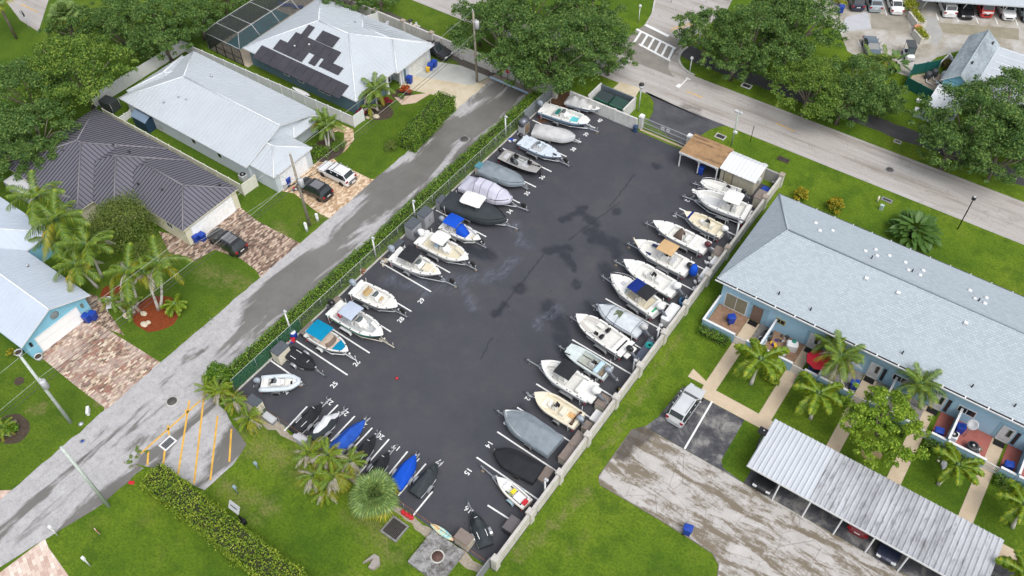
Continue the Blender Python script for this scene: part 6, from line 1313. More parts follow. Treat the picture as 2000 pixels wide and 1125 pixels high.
for x, y in ((1692, 545), (1754, 573), (1886, 632)): q = condo_roof(x, y, False); mb = MB(); mb.box((q.x, q.y-64.4, q.z+.08), (.34, .34, .18)); mb.build('roof_vent', WHITE, ro)
for x, y in ((1521, 575), (1583, 606), (1762, 691), (1898, 756), (1981, 794), (1702, 505), (1781, 531), (1911, 588), (1518, 460)):
    q = condo_roof(x, y, y > 0 and x not in (1521, 1583, 1762, 1898, 1981)) if x != 1518 else P(x, y, 5.2); mb = MB(); mb.tube([(q.x, q.y-64.4, q.z-.1), (q.x, q.y-64.4, q.z+.4)], .07, 6); mb.build('vent_pipe', BLACK, ro)
PATB = m_noise('brown patio tile', [(.3, (.22, .13, .085)), (.7, (.36, .23, .155))], 2); PATR = m_noise('red patio paint', [(.3, (.31, .10, .085)), (.7, (.40, .145, .12))], 1); PATG = m_noise('grey patio gravel', [(.3, (.16, .15, .14)), (.7, (.34, .32, .30))], 4)
BLIND = mat('tan_blinds', (.24, .22, .15), .6, .15, 6); IRON = mat('brown_iron', (.18, .12, .09), .5); CW = m_wallpaint('patio wall blue', (.30, .48, .61))
for u in range(8):                                             # two units share each garden walk
    x = -16.6+u*6.0; even = True; g = x+4.0                       # walk at g
    door = [(WHITE, mat('white_door', (.58, .58, .60), .5)), (IRON, IRON)][u == 0]
    mb = MB(); mb.bb(g-.9, g+1.1, -.02+YF, YF-.01, .1, 2.4); mb.build('door_recess', mat('recess_blue', (.26, .42, .53), .8), K); opening(K, 'y-', g-.55, g+.55, .08, 2.2, YF-.03, door[0], door[1], 'front_door', 0, 'door_leaf')
    mb = MB(); mb.bb(g-.5, g+.45, YF-.75, YF-.15, .055, .075); mb.build('door_mat', BLACK, K)
    if u: mb = MB(); mb.bb(g+.05, g+.35, YF-.10, YF-.085, 1.0, 2.0); mb.build('door_window', GLASS, K); mb = MB(); mb.bb(g+.7, g+1.0, YF-.05, YF-.02, .3, 2.1); mb.build('side_light', GLASS, K)
    if u == 0: opening(K, 'y-', x+.5, x+2.9, .08, 2.2, YF, WHITE, BLIND, 'sliding_door', 1)
    else: opening(K, 'y-', g+1.6, g+3.2, 1.2, 2.1, YF, WHITE, GLASS, 'window', 1) if u != 5 else None
    opening(K, 'y-', g-3.3, g-2.0, 3.15, 3.5, YF, mat('frame_grey', (.5, .55, .58), .5), SLATEB, 'high_window', 0)
    opening(K, 'y-', g+1.9, g+2.9, 1.3, 2.0, YF, [mat('khaki_frame', (.42, .36, .14), .6), WHITE][u > 0], GLASS, 'window', 1) if u == 0 else None
    # patio floors and low walls belong to the building
    mb = MB(); mb.bb(x+.12, g-.66, YF-3.6, YF-.01, .0, .05); mb.build('patio_floor', [PATB, PATB, PATG, PATG, PATR, PATR, PATB, PATG][u], K); mb = MB(); mb.bb(g+.66, x+5.9, YF-3.6, YF-.01, 0, .05); mb.build('patio_floor', [PATG, PATB, PATG, PATR, PATR, PATB, PATG, PATB][u], K)
    for (a, b) in ((x+.12, g-.62), (g+.62, x+5.88)):
        mb = MB(); mb.bb(a, b, YF-3.75, YF-3.6, 0, 1.25); o = mb.build('patio_wall', CW, K); mb = MB(); mb.bb(a-.02, b+.02, YF-3.79, YF-3.56, 1.252, 1.33); mb.build('wall_cap', WHITE, o)
    mb = MB(); mb.bb(x-.07, x+.07, YF-3.75, YF-.01, 0, 1.7 if u else 1.25); o = mb.build('divider_wall', CW, K); mb = MB(); mb.bb(x-.1, x+.1, YF-3.8, YF-.01, 1.702 if u else 1.252, 1.78 if u else 1.33); mb.build('wall_cap', WHITE, o)
    t = thing('patio_gate', 'white slatted patio gate at the head of garden walk, '+('first', 'second', 'third', 'fourth', 'fifth', 'sixth', 'seventh', 'eighth')[u]+' from the lot wall', 'gate', (g, 57.7-3.68, 0), 0, 'white patio gates') if u < 6 else None
    if t:
        for z in (.15, 1.05): mb = MB(); mb.bb(-.6, .6, -.03, .03, z, z+.07); mb.build('rail', WHITE, t)
        mb = MB()
        for k in range(11): mb.bb(-.58+k*.11, -.53+k*.11, -.02, .02, .1, 1.1)
        mb.build('slats', WHITE, t)['kind'] = 'stuff'
mb = MB(); mb.bb(-.08, 0, -2.0, 5, 1.0, 2.6)
# lower carport
C_ = thing('carport', 'long carport with a ribbed pale metal roof on slanting white posts', 'carport', (4, 43.6, 0)); t = NT('weathered ribbed roof'); sx = t.node('ShaderNodeSeparateXYZ'); t.link(t.tc.outputs['Object'], sx.inputs[0])
c = t.ramp(t.noise(.5, 6, .7, t.co((1, .35, 1))), [(.3, (.24, .245, .265)), (.5, (.38, .395, .42)), (.7, (.48, .50, .535))]); c = t.mix(t.ramp(t.noise(1.3, 6, .75, t.co((2.2, .5, 1))), [(.53, 0), (.66, .7)]), c, (.13, .125, .13)); t.set(col=c, rough=.5, metal=.1)
mb = MB(); N = 46; xs = np.linspace(-9.9, 9.85, N*4+1); rows = []
for i, x in enumerate(xs): z = .075 if i % 4 == 1 else 0; rows.append([(x, -2.65, 2.5+z), (x, 2.85, 2.68+z)])
for part, m_ in ((rows[:53], m_metal('pale carport section', (.50, .53, .575))), ([(p[0][0], p[1]) and [(q[0], q[1], q[2]-.006) for q in p] for p in rows[52:]], t.m)):
    mb = MB(); mb.grid(part, 0, False); mb.grid([[(p[0], p[1], p[2]-.14) for p in r_][::-1] for r_ in (part[0], part[-1])], 0, False); mb.build('roof', m_, C_)
mb = MB(); mb = MB(); mb.bb(-9.9, 9.85, -2.70, -2.655, 2.36, 2.56); mb.build('fascia', WHITE, C_)
for x in np.arange(-6.9, 12, 2.75):
    if x > 9.6: continue
    mb = MB(); mb.tube([(x, -2.95, 0), (x+.05, -2.6, 2.45)], .07, 4, smooth=False); mb.build('post', WHITE, C_); mb = MB(); mb.tube([(x, 2.6, 0), (x, 2.6, 2.6)], .07, 4, smooth=False); mb.build('post', WHITE, C_)
# clubhouse, its white flat roof wing and the far carport
U = thing('clubhouse', 'small clubhouse with a stained grey shingle gable beside the white flat roof', 'building', (-7.6, 108, 0)); wallbox(U, -1.8, 1.6, -5.0, 5.5, 2.9, SKY)
t = NT('stained shingles'); c = t.ramp(t.noise(.5, 6, .7, t.co((1, .4, 1))), [(.35, (.16, .19, .21)), (.6, (.36, .42, .46))]); t.set(col=t.mix(t.ramp(t.noise(3, 4), [(.4, .3), (.6, 0)]), c, (.1, .11, .12)), rough=.85)
hip(U, -2.1, 1.75, -5.4, 6.0, 3.0, 1.5, 0, 0, [t.m, t.m, SKY], 0, axis='y', caps=SHING); mb = MB(); mb.bb(-1.9, 1.4, -10, -5.02, 0, 2.1); mb.build('lean_to', PGREY, U); mb = MB(); mb.bb(-2.1, 1.5, -10.1, -5.03, 2.11, 2.2); mb.build('lean_to_roof', HIPW, U)
mb = MB(); mb.bb(1.65, 12, -5.5, 5.6, 0, 2.7); mb.build('wing_wall', PGREY, U); mb = MB(); mb.bb(1.70, 12.2, -5.7, 5.8, 2.72, 2.9); wr = mb.build('wing_roof', RWHITE, U)
for y in np.arange(-4.2, 5.5, 1.6): mb = MB(); mb.bb(2.2, 11.8, y-.06, y+.06, 2.9, 2.98); mb.build('roof_seam', HIPW, wr)
vents(U, [(.2, -2, 4.3), (1.0, 4.6, 3.7)], DGREY)
f = vinyl('green slatted screen around the pool pumps', [(-9.7, 102.0), (-13.4, 103.0), (-13.6, 106.0), (-11.2, 108.9)], 1.6, 1.8, mat('dark_green_slats', (.01, .10, .085), .6)); f = vinyl('white railing beside the clubhouse planting', [(-11.2, 109.2), (-10.8, 112), (-9.8, 110.5)], 1.0, 1.2)
sheet('pump_pad', [(-13.3, 103.2), (-9.8, 102.2), (-9.8, 108), (-11.2, 108.5), (-13.4, 106)], .03, m_noise('pump pad', [(.3, (.28, .22, .17)), (.7, (.44, .37, .29))], 2))
for k, (x, y) in enumerate(((1813, 147), (1826, 142), (1845, 147))): t = thing('pool_pump', ('dark pump nearest the green screen', 'dark pump in the middle of the pump pad', 'grey filter tank against the clubhouse')[k], 'pump', tuple(P(x, y, .5)[:2])+(0,)); mb = MB(); mb.lathe([(.35, 0), (.45, .3), (.45, .8), (.3, 1.0)], 10); mb.build('tank', DGREY if k < 2 else LGREY, t); mb = MB(); mb.tube([(0, -.3, .2), (.2, -1.0, .2), (1.0, -1.2, .2)], .07, 5); mb.build('pipe', WHITE, t)
a, b = P(1805, 2, 2.3), P(2000, 15, 2.3); d = (b-a).normalized(); n_ = Vector((-d.y, d.x, 0)); C_ = thing('carport', 'carport with a pale flat roof at the top edge of the car park', 'carport', (a.x, a.y, 0), math.atan2(d.y, d.x)); mb = MB(); mb.bb(-.3, 24, -.1, 6, 2.35, 2.5); mb.build('roof', RWHITE, C_)
for k in range(5): mb = MB(); mb.tube([(.45+k*5.25, 1.5, 0), (.6+k*5.25, .3, 2.35)], .08, 4); mb.build('post', WHITE, C_)
# ------------------------------------------------------------------ vegetation
def m_leaf(name, cols, rough=.55, trans=.25, scale=.55):
    """leaf colour varies leaf by leaf and twig by twig"""
    t = NT(name); g = t.node('ShaderNodeNewGeometry'); n = t.noise(scale, 3, .6)
    f = t.math('ADD', t.math('MULTIPLY', g.outputs['Random Per Island'], .5), t.math('MULTIPLY', n, .55))
    k = len(cols)-1; c = t.ramp(f, [(.2+.62*i/k, cols[i]) for i in range(k+1)])
    t.set(col=c, rough=rough, spec=.25); tr_ = t.node('ShaderNodeBsdfTranslucent'); t.link(c, tr_.inputs[0]); mx = t.node('ShaderNodeMixShader'); mx.inputs[0].default_value = trans
    t.link(t.b.outputs[0], mx.inputs[1]); t.link(tr_.outputs[0], mx.inputs[2]); t.link(mx.outputs[0], t.out.inputs[0]); return t.m
L_OAK = m_leaf('oak leaves', [(.032, .084, .024), (.075, .158, .040), (.135, .235, .056), (.23, .33, .08)], trans=.35)
L_OAK2 = m_leaf('bright oak leaves', [(.040, .100, .020), (.095, .190, .032), (.180, .285, .044), (.30, .39, .065)], trans=.35)
L_LIME = m_leaf('lime leaves', [(.075, .165, .014), (.155, .28, .022), (.26, .39, .034), (.36, .47, .06)], trans=.35)
L_HEDGE = m_leaf('hedge leaves', [(.035, .095, .011), (.080, .180, .016), (.145, .27, .022), (.25, .36, .05)], .35)
L_OLIVE = m_leaf('olive shrub leaves', [(.055, .100, .024), (.105, .165, .034), (.165, .225, .044), (.24, .27, .065)])
L_CROT = m_leaf('croton leaves', [(.05, .10, .01), (.18, .20, .015), (.42, .34, .02), (.50, .36, .03)]); L_YEL = m_leaf('yellow green hedge leaves', [(.08, .14, .01), (.22, .27, .015), (.36, .38, .03), (.45, .44, .06)])
L_RED = m_leaf('cordyline leaves', [(.08, .008, .018), (.22, .018, .05), (.38, .04, .06), (.42, .10, .06)]); L_REDO = m_leaf('orange red leaves', [(.12, .02, .01), (.34, .05, .02), (.48, .10, .03), (.5, .2, .05)])
L_PALM = m_leaf('palm leaflets', [(.058, .140, .028), (.125, .22, .036), (.22, .31, .042), (.38, .42, .05)], .4, .2, .3); L_PALMY = m_leaf('yellowing palm leaflets', [(.09, .15, .014), (.19, .24, .02), (.34, .32, .03), (.52, .38, .04)], .4, .2, .3); L_DEAD = m_leaf('dead palm leaflets', [(.26, .21, .16), (.42, .37, .31), (.56, .52, .48), (.36, .24, .13)], .8, .1)
L_FOX = m_leaf('foxtail leaflets', [(.07, .15, .016), (.15, .26, .022), (.28, .36, .028), (.44, .42, .04)], .4, .25, .35); L_SABAL = m_leaf('fan palm blades', [(.06, .125, .035), (.125, .21, .062), (.20, .30, .09), (.32, .40, .11)], .4, .2)
L_BIRD = m_leaf('broad dark leaves', [(.024, .070, .014), (.055, .125, .026), (.10, .19, .045), (.42, .34, .22)], .35)
BARK = mat('grey bark', (.20, .17, .135), .9, .3, 3, bump=.4); PTRUNK = mat('pale palm trunk', (.50, .48, .44), .8, .22, 4, bump=.3); CSHAFT = mat('green crownshaft', (.12, .20, .07), .45, .2, 2); PLANT_CORE = mat('dark plant core', (.028, .034, .012), .95, .3, 4)
def leaf_obj(name, pts, nrm, size, m, parent=None, aspect=.55, flat=.55):
    """many folded diamond leaves in one mesh: pts (n,3), nrm (n,3) outward"""
    n = len(pts); up = np.array([0, 0, 1.0]); nn = nrm*(1-flat)+up*flat*.6+rng.normal(0, .45, (n, 3)); nn /= np.linalg.norm(nn, axis=1)[:, None]+1e-9
    a = np.cross(nn, rng.normal(0, 1, (n, 3))); a /= np.linalg.norm(a, axis=1)[:, None]+1e-9; b = np.cross(nn, a); s = size*(.65+.7*rng.random(n))[:, None]
    fold = nn*s*.12; v = np.stack([pts-a*s*.5, pts+b*s*aspect*.5+fold, pts+a*s*.5, pts-b*s*aspect*.5+fold], 1).reshape(-1, 3)
    me = bpy.data.meshes.new(name); me.vertices.add(4*n); me.vertices.foreach_set('co', v.astype(np.float32).ravel()); me.loops.add(4*n); me.loops.foreach_set('vertex_index', np.arange(4*n, dtype=np.int32))
    me.polygons.add(n); me.polygons.foreach_set('loop_start', np.arange(0, 4*n, 4, dtype=np.int32)); me.polygons.foreach_set('loop_total', np.full(n, 4, dtype=np.int32)); me.materials.append(m); me.update(calc_edges=True)
    o = bpy.data.objects.new(name, me); COL.objects.link(o)
    if parent is not None: o.parent = parent
    return o
def clump_points(centres, radii, per, squash=.7):
    P_, N_ = [], []
    for c, r_ in zip(centres, radii):
        d = rng.normal(0, 1, (per, 3)); d /= np.linalg.norm(d, axis=1)[:, None]; d[:, 2] = np.where(d[:, 2] < -.35, -d[:, 2], d[:, 2])
        rr = r_*(rng.random(per)**.33)*(.75+.45*rng.random(per)); p = d*rr[:, None]*np.array([1, 1, squash])+c; P_.append(p); N_.append(d)
    return np.concatenate(P_), np.concatenate(N_)
def oak(seed, r_, h, n=44, per=330, leaf=.30, m=L_OAK, gap=.0, trunk=.32, name='oak_tree'):
    g = random.Random(seed); root = thing(name, 'tree', 'tree'); cs, rs = [], []
    for k in range(n):
        a = k*2.39996+g.uniform(-.3, .3); q = math.sqrt((k+.5)/n); rad = r_*q*g.uniform(.82, 1.06)*(1+.18*math.sin(3*a+seed)); z = h+(r_*.55)*(1-q**2.2)*g.uniform(.6, 1.15)-g.uniform(0, 1.0)*q
        if g.random() < gap: continue
        cs.append((rad*math.cos(a), rad*math.sin(a), z)); rs.append(r_*g.uniform(.13, .23))
    for k in range(n//3):                      # lower skirt
        a = g.uniform(0, 6.28); rad = r_*g.uniform(.55, .95); cs.append((rad*math.cos(a), rad*math.sin(a), h-g.uniform(.4, 1.6))); rs.append(r_*g.uniform(.14, .22))
    for k in range(n):                         # stray twigs beyond the clumps
        a = g.uniform(0, 6.28); rad = r_*g.uniform(.8, 1.14); cs.append((rad*math.cos(a), rad*math.sin(a), h+g.uniform(-1, .8))); rs.append(r_*.085)
    pts, nr = [], []
    for c, q in zip(cs, rs):
        p, d = clump_points([c], [q], max(18, int(per*(q/(r_*.21))**2))); pts.append(p); nr.append(d)
    leaf_obj('crown', np.concatenate(pts), np.concatenate(nr), leaf, m, root)
    mb = MB(); mb.tube([(0, 0, 0), (.1, .05, h*.35), (0, 0, h*.6)], [trunk, trunk*.8, trunk*.6], 8); tk = mb.build('trunk', BARK, root)
    for k in range(0, n, 4):
        if k < len(cs): c = cs[k]; mb = MB(); mb.tube([(0, 0, h*.45), (c[0]*.45, c[1]*.45, h*.5+c[2]*.22), (c[0]*.9, c[1]*.9, c[2]-.2)], [trunk*.42, trunk*.25, .04], 5); mb.build('limb', BARK, tk)
    return root
OAKS = [oak(1, 5.4, 5.0, 48, 300, .25, gap=.12), oak(2, 4.5, 4.6, 40, 280, .24, gap=.12), oak(3, 5.7, 5.4, 50, 300, .25, L_OAK2, .14), oak(4, 3.7, 4.0, 32, 260, .23, gap=.14)]
_used = set()
def plant(proto, x, y, rz, sc, label, group=None, z=0):
    if proto.name not in _used:
        _used.add(proto.name); o = proto; o.location = (x, y, z); o.rotation_euler = (0, 0, rz); o.scale = (sc,)*3 if not hasattr(sc, '__len__') else sc; o['label'] = label
        if group: o['group'] = group
        return o
    return dup(proto, (x, y, z), rz, label, group, sc)
GT = {'a': 'trees along the back of the houses', 'b': 'big trees beside the lot entrance', 'c': 'street trees before the far car park', 'd': 'trees beside the clubhouse'}
for k, (x, y, h, i, sc, gr, lab) in enumerate((
    (140, 140, 7, 2, 1.08, 'a', 'bright yellow green oak overhanging the white fence, left of the pale house'), (35, 170, 7, 0, 1.05, 'a', 'dull green oak at the left edge, below the fan palms'), (58, 268, 5, 1, 1.05, 'a', 'oak overhanging the left corner of the brown roof'), (10, 300, 5, 3, 1.0, 'a', 'small oak at the left edge above the upturned boat'), (225, 45, 7, 0, 1.0, 'a', 'dark oak behind the bright oak, near the top edge'),
    (300, 30, 7, 1, 1.1, 'a', 'dark oak between the bright oak and pool cage, at the top edge'), (308, 62, 6, 3, 1.05, 'a', 'oak beside the pool cage, over the fence corner'), (140, 45, 6, 3, 1.1, 'a', 'small oak by the street corner in the upper left'), (375, 20, 6, 3, .9, 'a', 'small oak at the top edge left of the pool cage'), (90, 320, 3.5, 3, .8, 'a', 'low tree by the upturned boat and brown roof'), (425, -20, 6, 1, .8, 'a', 'tree above the pool cage, cut by the top edge'),
    (1000, 50, 8, 0, 1.12, 'b', 'large oak over the white garden wall beyond the utility pole'), (1105, 95, 8, 0, 1.15, 'b', 'large oak whose crown hangs over the entrance end of the lot'), (955, 25, 7, 1, .85, 'b', 'oak behind the transformer of the utility pole'), (1170, 75, 7, 0, 1.0, 'b', 'oak reaching toward the crosswalk'), (1060, 0, 8, 1, 1.2, 'b', 'oak behind the big pair at the top edge'), (1050, 120, 6, 3, 1.1, 'b', 'low oak over the red reflectors'), (1175, 10, 7, 3, 1.1, 'b', 'oak above the crosswalk at the top edge'), (1100, 135, 5.5, 3, .95, 'b', 'low bushy oak over the dinghy and dumpster wall'), (1215, 95, 6, 3, .85, 'b', 'outermost small oak touching the crosswalk'), (690, -5, 5, 3, .8, 'b', 'small tree behind the solar panelled house'), (760, -8, 5, 3, .7, 'b', 'small tree by the stepped white fence'),
    (1385, 55, 6, 3, 1.1, 'c', 'street tree leaning over the stop bar'), (1480, 60, 7, 0, 1.05, 'c', 'biggest street tree, at the corner of the far car park'), (1570, 40, 7, 1, 1.15, 'c', 'street tree shading the left edge of the far car park'), (1440, 110, 5, 3, 1.0, 'c', 'lower street tree over the dark path'), (1540, 115, 5.5, 3, 1.1, 'c', 'street tree between the two big groups'), (1590, 165, 6, 2, .82, 'c', 'yellowish street tree beside the road, left half of the second group'), (1680, 165, 6, 0, .92, 'c', 'street tree in front of the blue grey car'), (1655, 195, 5, 3, 1.0, 'c', 'low street tree at the start of the dark walk'), (1735, 190, 4.5, 3, .7, 'c', 'small street tree by the broad leaved plants'), (1520, 10, 7, 3, 1.2, 'c', 'street tree at the top edge behind the biggest one'),
    (1895, 240, 7, 0, 1.12, 'd', 'large tree in front of the clubhouse'), (1965, 195, 7, 1, 1.15, 'd', 'tree against the white flat roof at the right edge'), (1850, 275, 5.5, 3, 1.0, 'd', 'lower tree over the dark walk'), (1945, 300, 5.5, 1, .9, 'd', 'tree overhanging the road at the right edge'), (2010, 260, 6, 3, 1.2, 'd', 'tree cut off by the right edge above the road'))):
    if gr == 'b': x, y = x-22, y-8
    if gr == 'd': x += 22
    q = P(x, y-18, h); plant(OAKS[i], q.x, q.y, k*1.7, sc, lab, GT[gr])
lime = oak(9, 3.5, 4.0, 36, 230, .25, L_LIME, .12, .16, 'shade_tree'); q = P(1735, 808, 5); lime.location = (q.x, q.y-.4, 0); lime['label'] = 'airy lime green tree between the palms in front of the condo'
def bush(name, label, xy, r_, h, m, n=14, per=260, leaf=.2, seed=1, cat='shrub', z0=.3, group=None):
    g = random.Random(seed); q = P(*xy, h*.5); root = thing(name, label, cat, (q.x, q.y, 0), 0, group); cs = [(r_*.75*math.sqrt((k+.5)/n)*math.cos(k*2.4+seed), r_*.75*math.sqrt((k+.5)/n)*math.sin(k*2.4+seed), z0+(h-z0)*(1-((k+.5)/n)**1.6)*g.uniform(.7, 1.0)) for k in range(n)]
    p, d = clump_points(cs, [r_*g.uniform(.3, .42) for _ in cs], per, .8); p[:, 2] = np.maximum(p[:, 2], .03); leaf_obj('foliage', p, d, leaf, m, root)
    for k in range(3): c = cs[k*2]; mb = MB(); mb.tube([(0, 0, 0), (c[0]*.7, c[1]*.7, c[2]*.8)], [.06, .02], 5); mb.build('stem', BARK, root)
    return root
bush('olive_shrub', 'big round olive green shrub against the brown roofed house', (240, 432), 4.2, 4.0, L_OLIVE, 30, 480, .17, 3)
bush('low_shrub', 'low grey green shrub below the big olive shrub', (262, 490), 1.7, 1.0, L_OLIVE, 9, 200, .16, 8)
bush('croton_shrub', 'small yellow croton nearest the corner of the condo roof', (1566, 379), 1.0, 1.2, L_CROT, 9, 130, .2, 4, group='crotons behind the condo'); bush('croton_shrub', 'larger yellow croton farther along behind the condo roof', (1632, 402), 1.2, 1.5, L_CROT, 10, 150, .2, 5, group='crotons behind the condo')
bush('cordyline', 'crimson plant at the corner of the white vinyl fence', (705, 221), .8, .9, L_RED, 7, 90, .22, 6); bush('cordyline', 'orange red plant beside the bin of the solar panelled house', (792, 176), .9, 1.1, L_REDO, 7, 100, .25, 7); bush('low_shrub', 'small round green bush below the orange red plant', (784, 189), .55, .6, L_HEDGE, 6, 80, .14, 9); bush('cordyline', 'dark red plants in the palm bed of the solar panelled house', (755, 200), .9, .8, L_RED, 6, 60, .25, 10)
bush('low_shrub', 'low dark green ground cover round the palms of the pale house', (622, 300), 1.6, .5, L_HEDGE, 10, 120, .15, 11); bush('low_shrub', 'low clipped border beside the curved paver path', (660, 285), 1.3, .6, L_HEDGE, 8, 110, .14, 12); bush('rounded_shrub', 'round grey and green bush in front of the clipped hedge', (764, 285), 1.0, .9, L_OLIVE, 8, 150, .14, 13)
bush('low_shrub', 'bushy green plants under the left edge power pole', (10, 840), 1.3, .8, L_HEDGE, 7, 90, .25, 14); bush('rounded_shrub', 'tall leafy shrub at the bottom end of the long hedge', (425, 735), 1.5, 2.6, L_HEDGE, 12, 220, .2, 15); bush('rounded_shrub', 'yellow potted shrub by the corner of the blue house', (22, 690), .5, .8, L_CROT, 5, 60, .2, 16)
bush('rounded_shrub', 'yellow green bush between the parked cars, left', (1640, 2), 1.1, 1.3, L_YEL, 8, 120, .2, 17); bush('rounded_shrub', 'yellow green bush between the parked cars and planters', (1777, 12), 1.5, 1.4, L_YEL, 10, 140, .2, 18)
bush('low_shrub', 'shaggy round bush in front of the second patio', (1508, 738), 1.0, 1.1, L_FOX, 7, 90, .26, 19); bush('low_shrub', 'dark planting beside the clubhouse wall', (1852, 128), 1.2, .8, m_leaf('bronze leaves', [(.05, .03, .01), (.12, .07, .02), (.10, .13, .02), (.2, .12, .03)]), 9, 90, .22, 20)
def hedge(label, a, b, w_, h, m=L_HEDGE, dens=115, leaf=.15, wild=.13, name='hedge'):
    a, b = Vector(a), Vector(b); L = (b-a).length; an = math.atan2((b-a).y, (b-a).x); root = thing(name, label, 'hedge', ((a.x+b.x)/2, (a.y+b.y)/2, 0), an)
    per = w_+2*h; n = int(dens*(L*per+2*w_*h)); u = rng.random(n)*L-L/2; s = rng.random(n)*per; y = np.where(s < h, -w_/2, np.where(s < h+w_, s-h-w_/2, w_/2)); z = np.where(s < h, s, np.where(s < h+w_, h, s-h-w_))
    ny = np.where(s < h, -1.0, np.where(s < h+w_, 0, 1.0)); nz = np.where((s >= h) & (s < h+w_), 1.0, 0.15); ends = rng.random(n) < (2*w_*h)/(L*per+2*w_*h); u = np.where(ends, np.where(rng.random(n) < .5, -L/2, L/2), u); y = np.where(ends, (rng.random(n)-.5)*w_, y); z = np.where(ends, rng.random(n)*h, z)
    nx = np.where(ends, np.sign(u), 0); wob = np.array([mnoise.noise(Vector((q*.9, t_*1.3, 3.1))) for q, t_ in zip(u, y+z)])*wild*1.6; p = np.stack([u, y, z], 1); d = np.stack([nx, ny, nz], 1); p += d*(wob+rng.normal(-.08, wild*.5, n))[:, None]; p[:, 2] = np.maximum(p[:, 2], .04)
    leaf_obj('foliage', p, d, leaf, m, root, .6, .4); mb = MB(); mb.bb(-L/2+.18, L/2-.18, -w_/2+.2, w_/2-.2, 0, h-.22); mb.build('dark_core', PLANT_CORE, root); return root  # dark solid core added inside the leaf shell to block the view through
hedge('long narrow hedge between the lane and the lot fence', (-50.55, 22.5), (-50.55, 74.5), 1.35, 1.5, wild=.18, leaf=.17)
hedge('clipped boxy hedge on the lawn of the solar panelled house', P(812, 300).to_2d()+Vector((-1.2, -.2)), P(893, 213).to_2d()+Vector((-1.2, -.3)), 2.5, 2.2, dens=120)
hedge('thick untrimmed hedge from the striped apron to the bottom edge', (-48.2, 11.2), (-27, 11.2), 2.4, 1.9, L_YEL if False else m_leaf('olive hedge leaves', [(.055, .120, .014), (.125, .215, .018), (.22, .31, .026), (.36, .42, .055)], .4), 110, .18, .22)
for k, (x0, x1, lab) in enumerate(((-16.6, -13.4, 'first clipped hedge below the corner patio'), (-6.3, -1.3, 'hedge below the third patio, under the dead fronded palm'), (-.1, 4.3, 'hedge below the patio behind the lime tree'), (5.8, 10.4, 'hedge beside the white rock edging'), (12.0, 16.5, 'hedge below the last patio at the right edge'))): hedge(lab, (x0, 53.35), (x1, 53.35), 1.0, .9, dens=90, leaf=.15, name='hedge').__setitem__('group', 'hedges below the condo patios')

# palms
def frond_mesh(name, L, droop, leaf, m, n=26, plume=False, width=.07, curl=0):
    mb = MB(); pts = []
    for i in range(9): u = i/8; pts.append(Vector((L*(u-.10*droop*u*u), 0, L*(.42*u*(1-u*.35)-droop*u*u*.55))))
    mb.tube(pts, [.035*(1-u/9)+.008 for u in range(9)], 4, 1)
    for i in range(n):
        u = .12+.86*i/(n-1); f = u*8; k = min(7, int(f)); p = pts[k].lerp(pts[k+1], f-k); t = (pts[k+1]-pts[k]).normalized(); ll = leaf*math.sin(math.pi*(.12+.82*u))**.6*(1+.15*math.sin(i*7))
        for sg in (1, -1):
            for q in range(3 if plume else 1):
                up = (.5-.6*q if plume else -.10-.25*droop)+.15*math.sin(i*3+q); d = (Vector((0, sg, 0))*.86+t*.5+Vector((0, 0, up))).normalized(); w_ = t*width
                e = p+d*ll*.6+Vector((0, 0, -.03*droop)); tip = p+d*ll+Vector((0, 0, -ll*.30*(.4+droop))); mb.add([p-w_*.5, p+w_*.5, e+w_*.5, tip, e-w_*.4], [(0, 1, 2, 3, 4)], 0)
    o = mb.build(name, [m, CSHAFT]); d = o.data; bpy.data.objects.remove(o); return d
F_UP = frond_mesh('frond', 2.4, .35, .62, L_PALM); F_MID = frond_mesh('frond', 2.7, .85, .66, L_PALM); F_LOW = frond_mesh('frond', 2.5, 1.5, .6, L_PALMY); F_DEAD = frond_mesh('frond', 2.2, 1.7, .5, L_DEAD, 18)
X_UP = frond_mesh('frond', 2.4, .6, .50, L_FOX, 36, True, .075); X_LOW = frond_mesh('frond', 2.4, 1.15, .50, L_FOX, 36, True, .075); A_UP = frond_mesh('frond', 2.5, .7, .5, L_FOX); A_MID = frond_mesh('frond', 2.7, 1.1, .55, L_PALM)
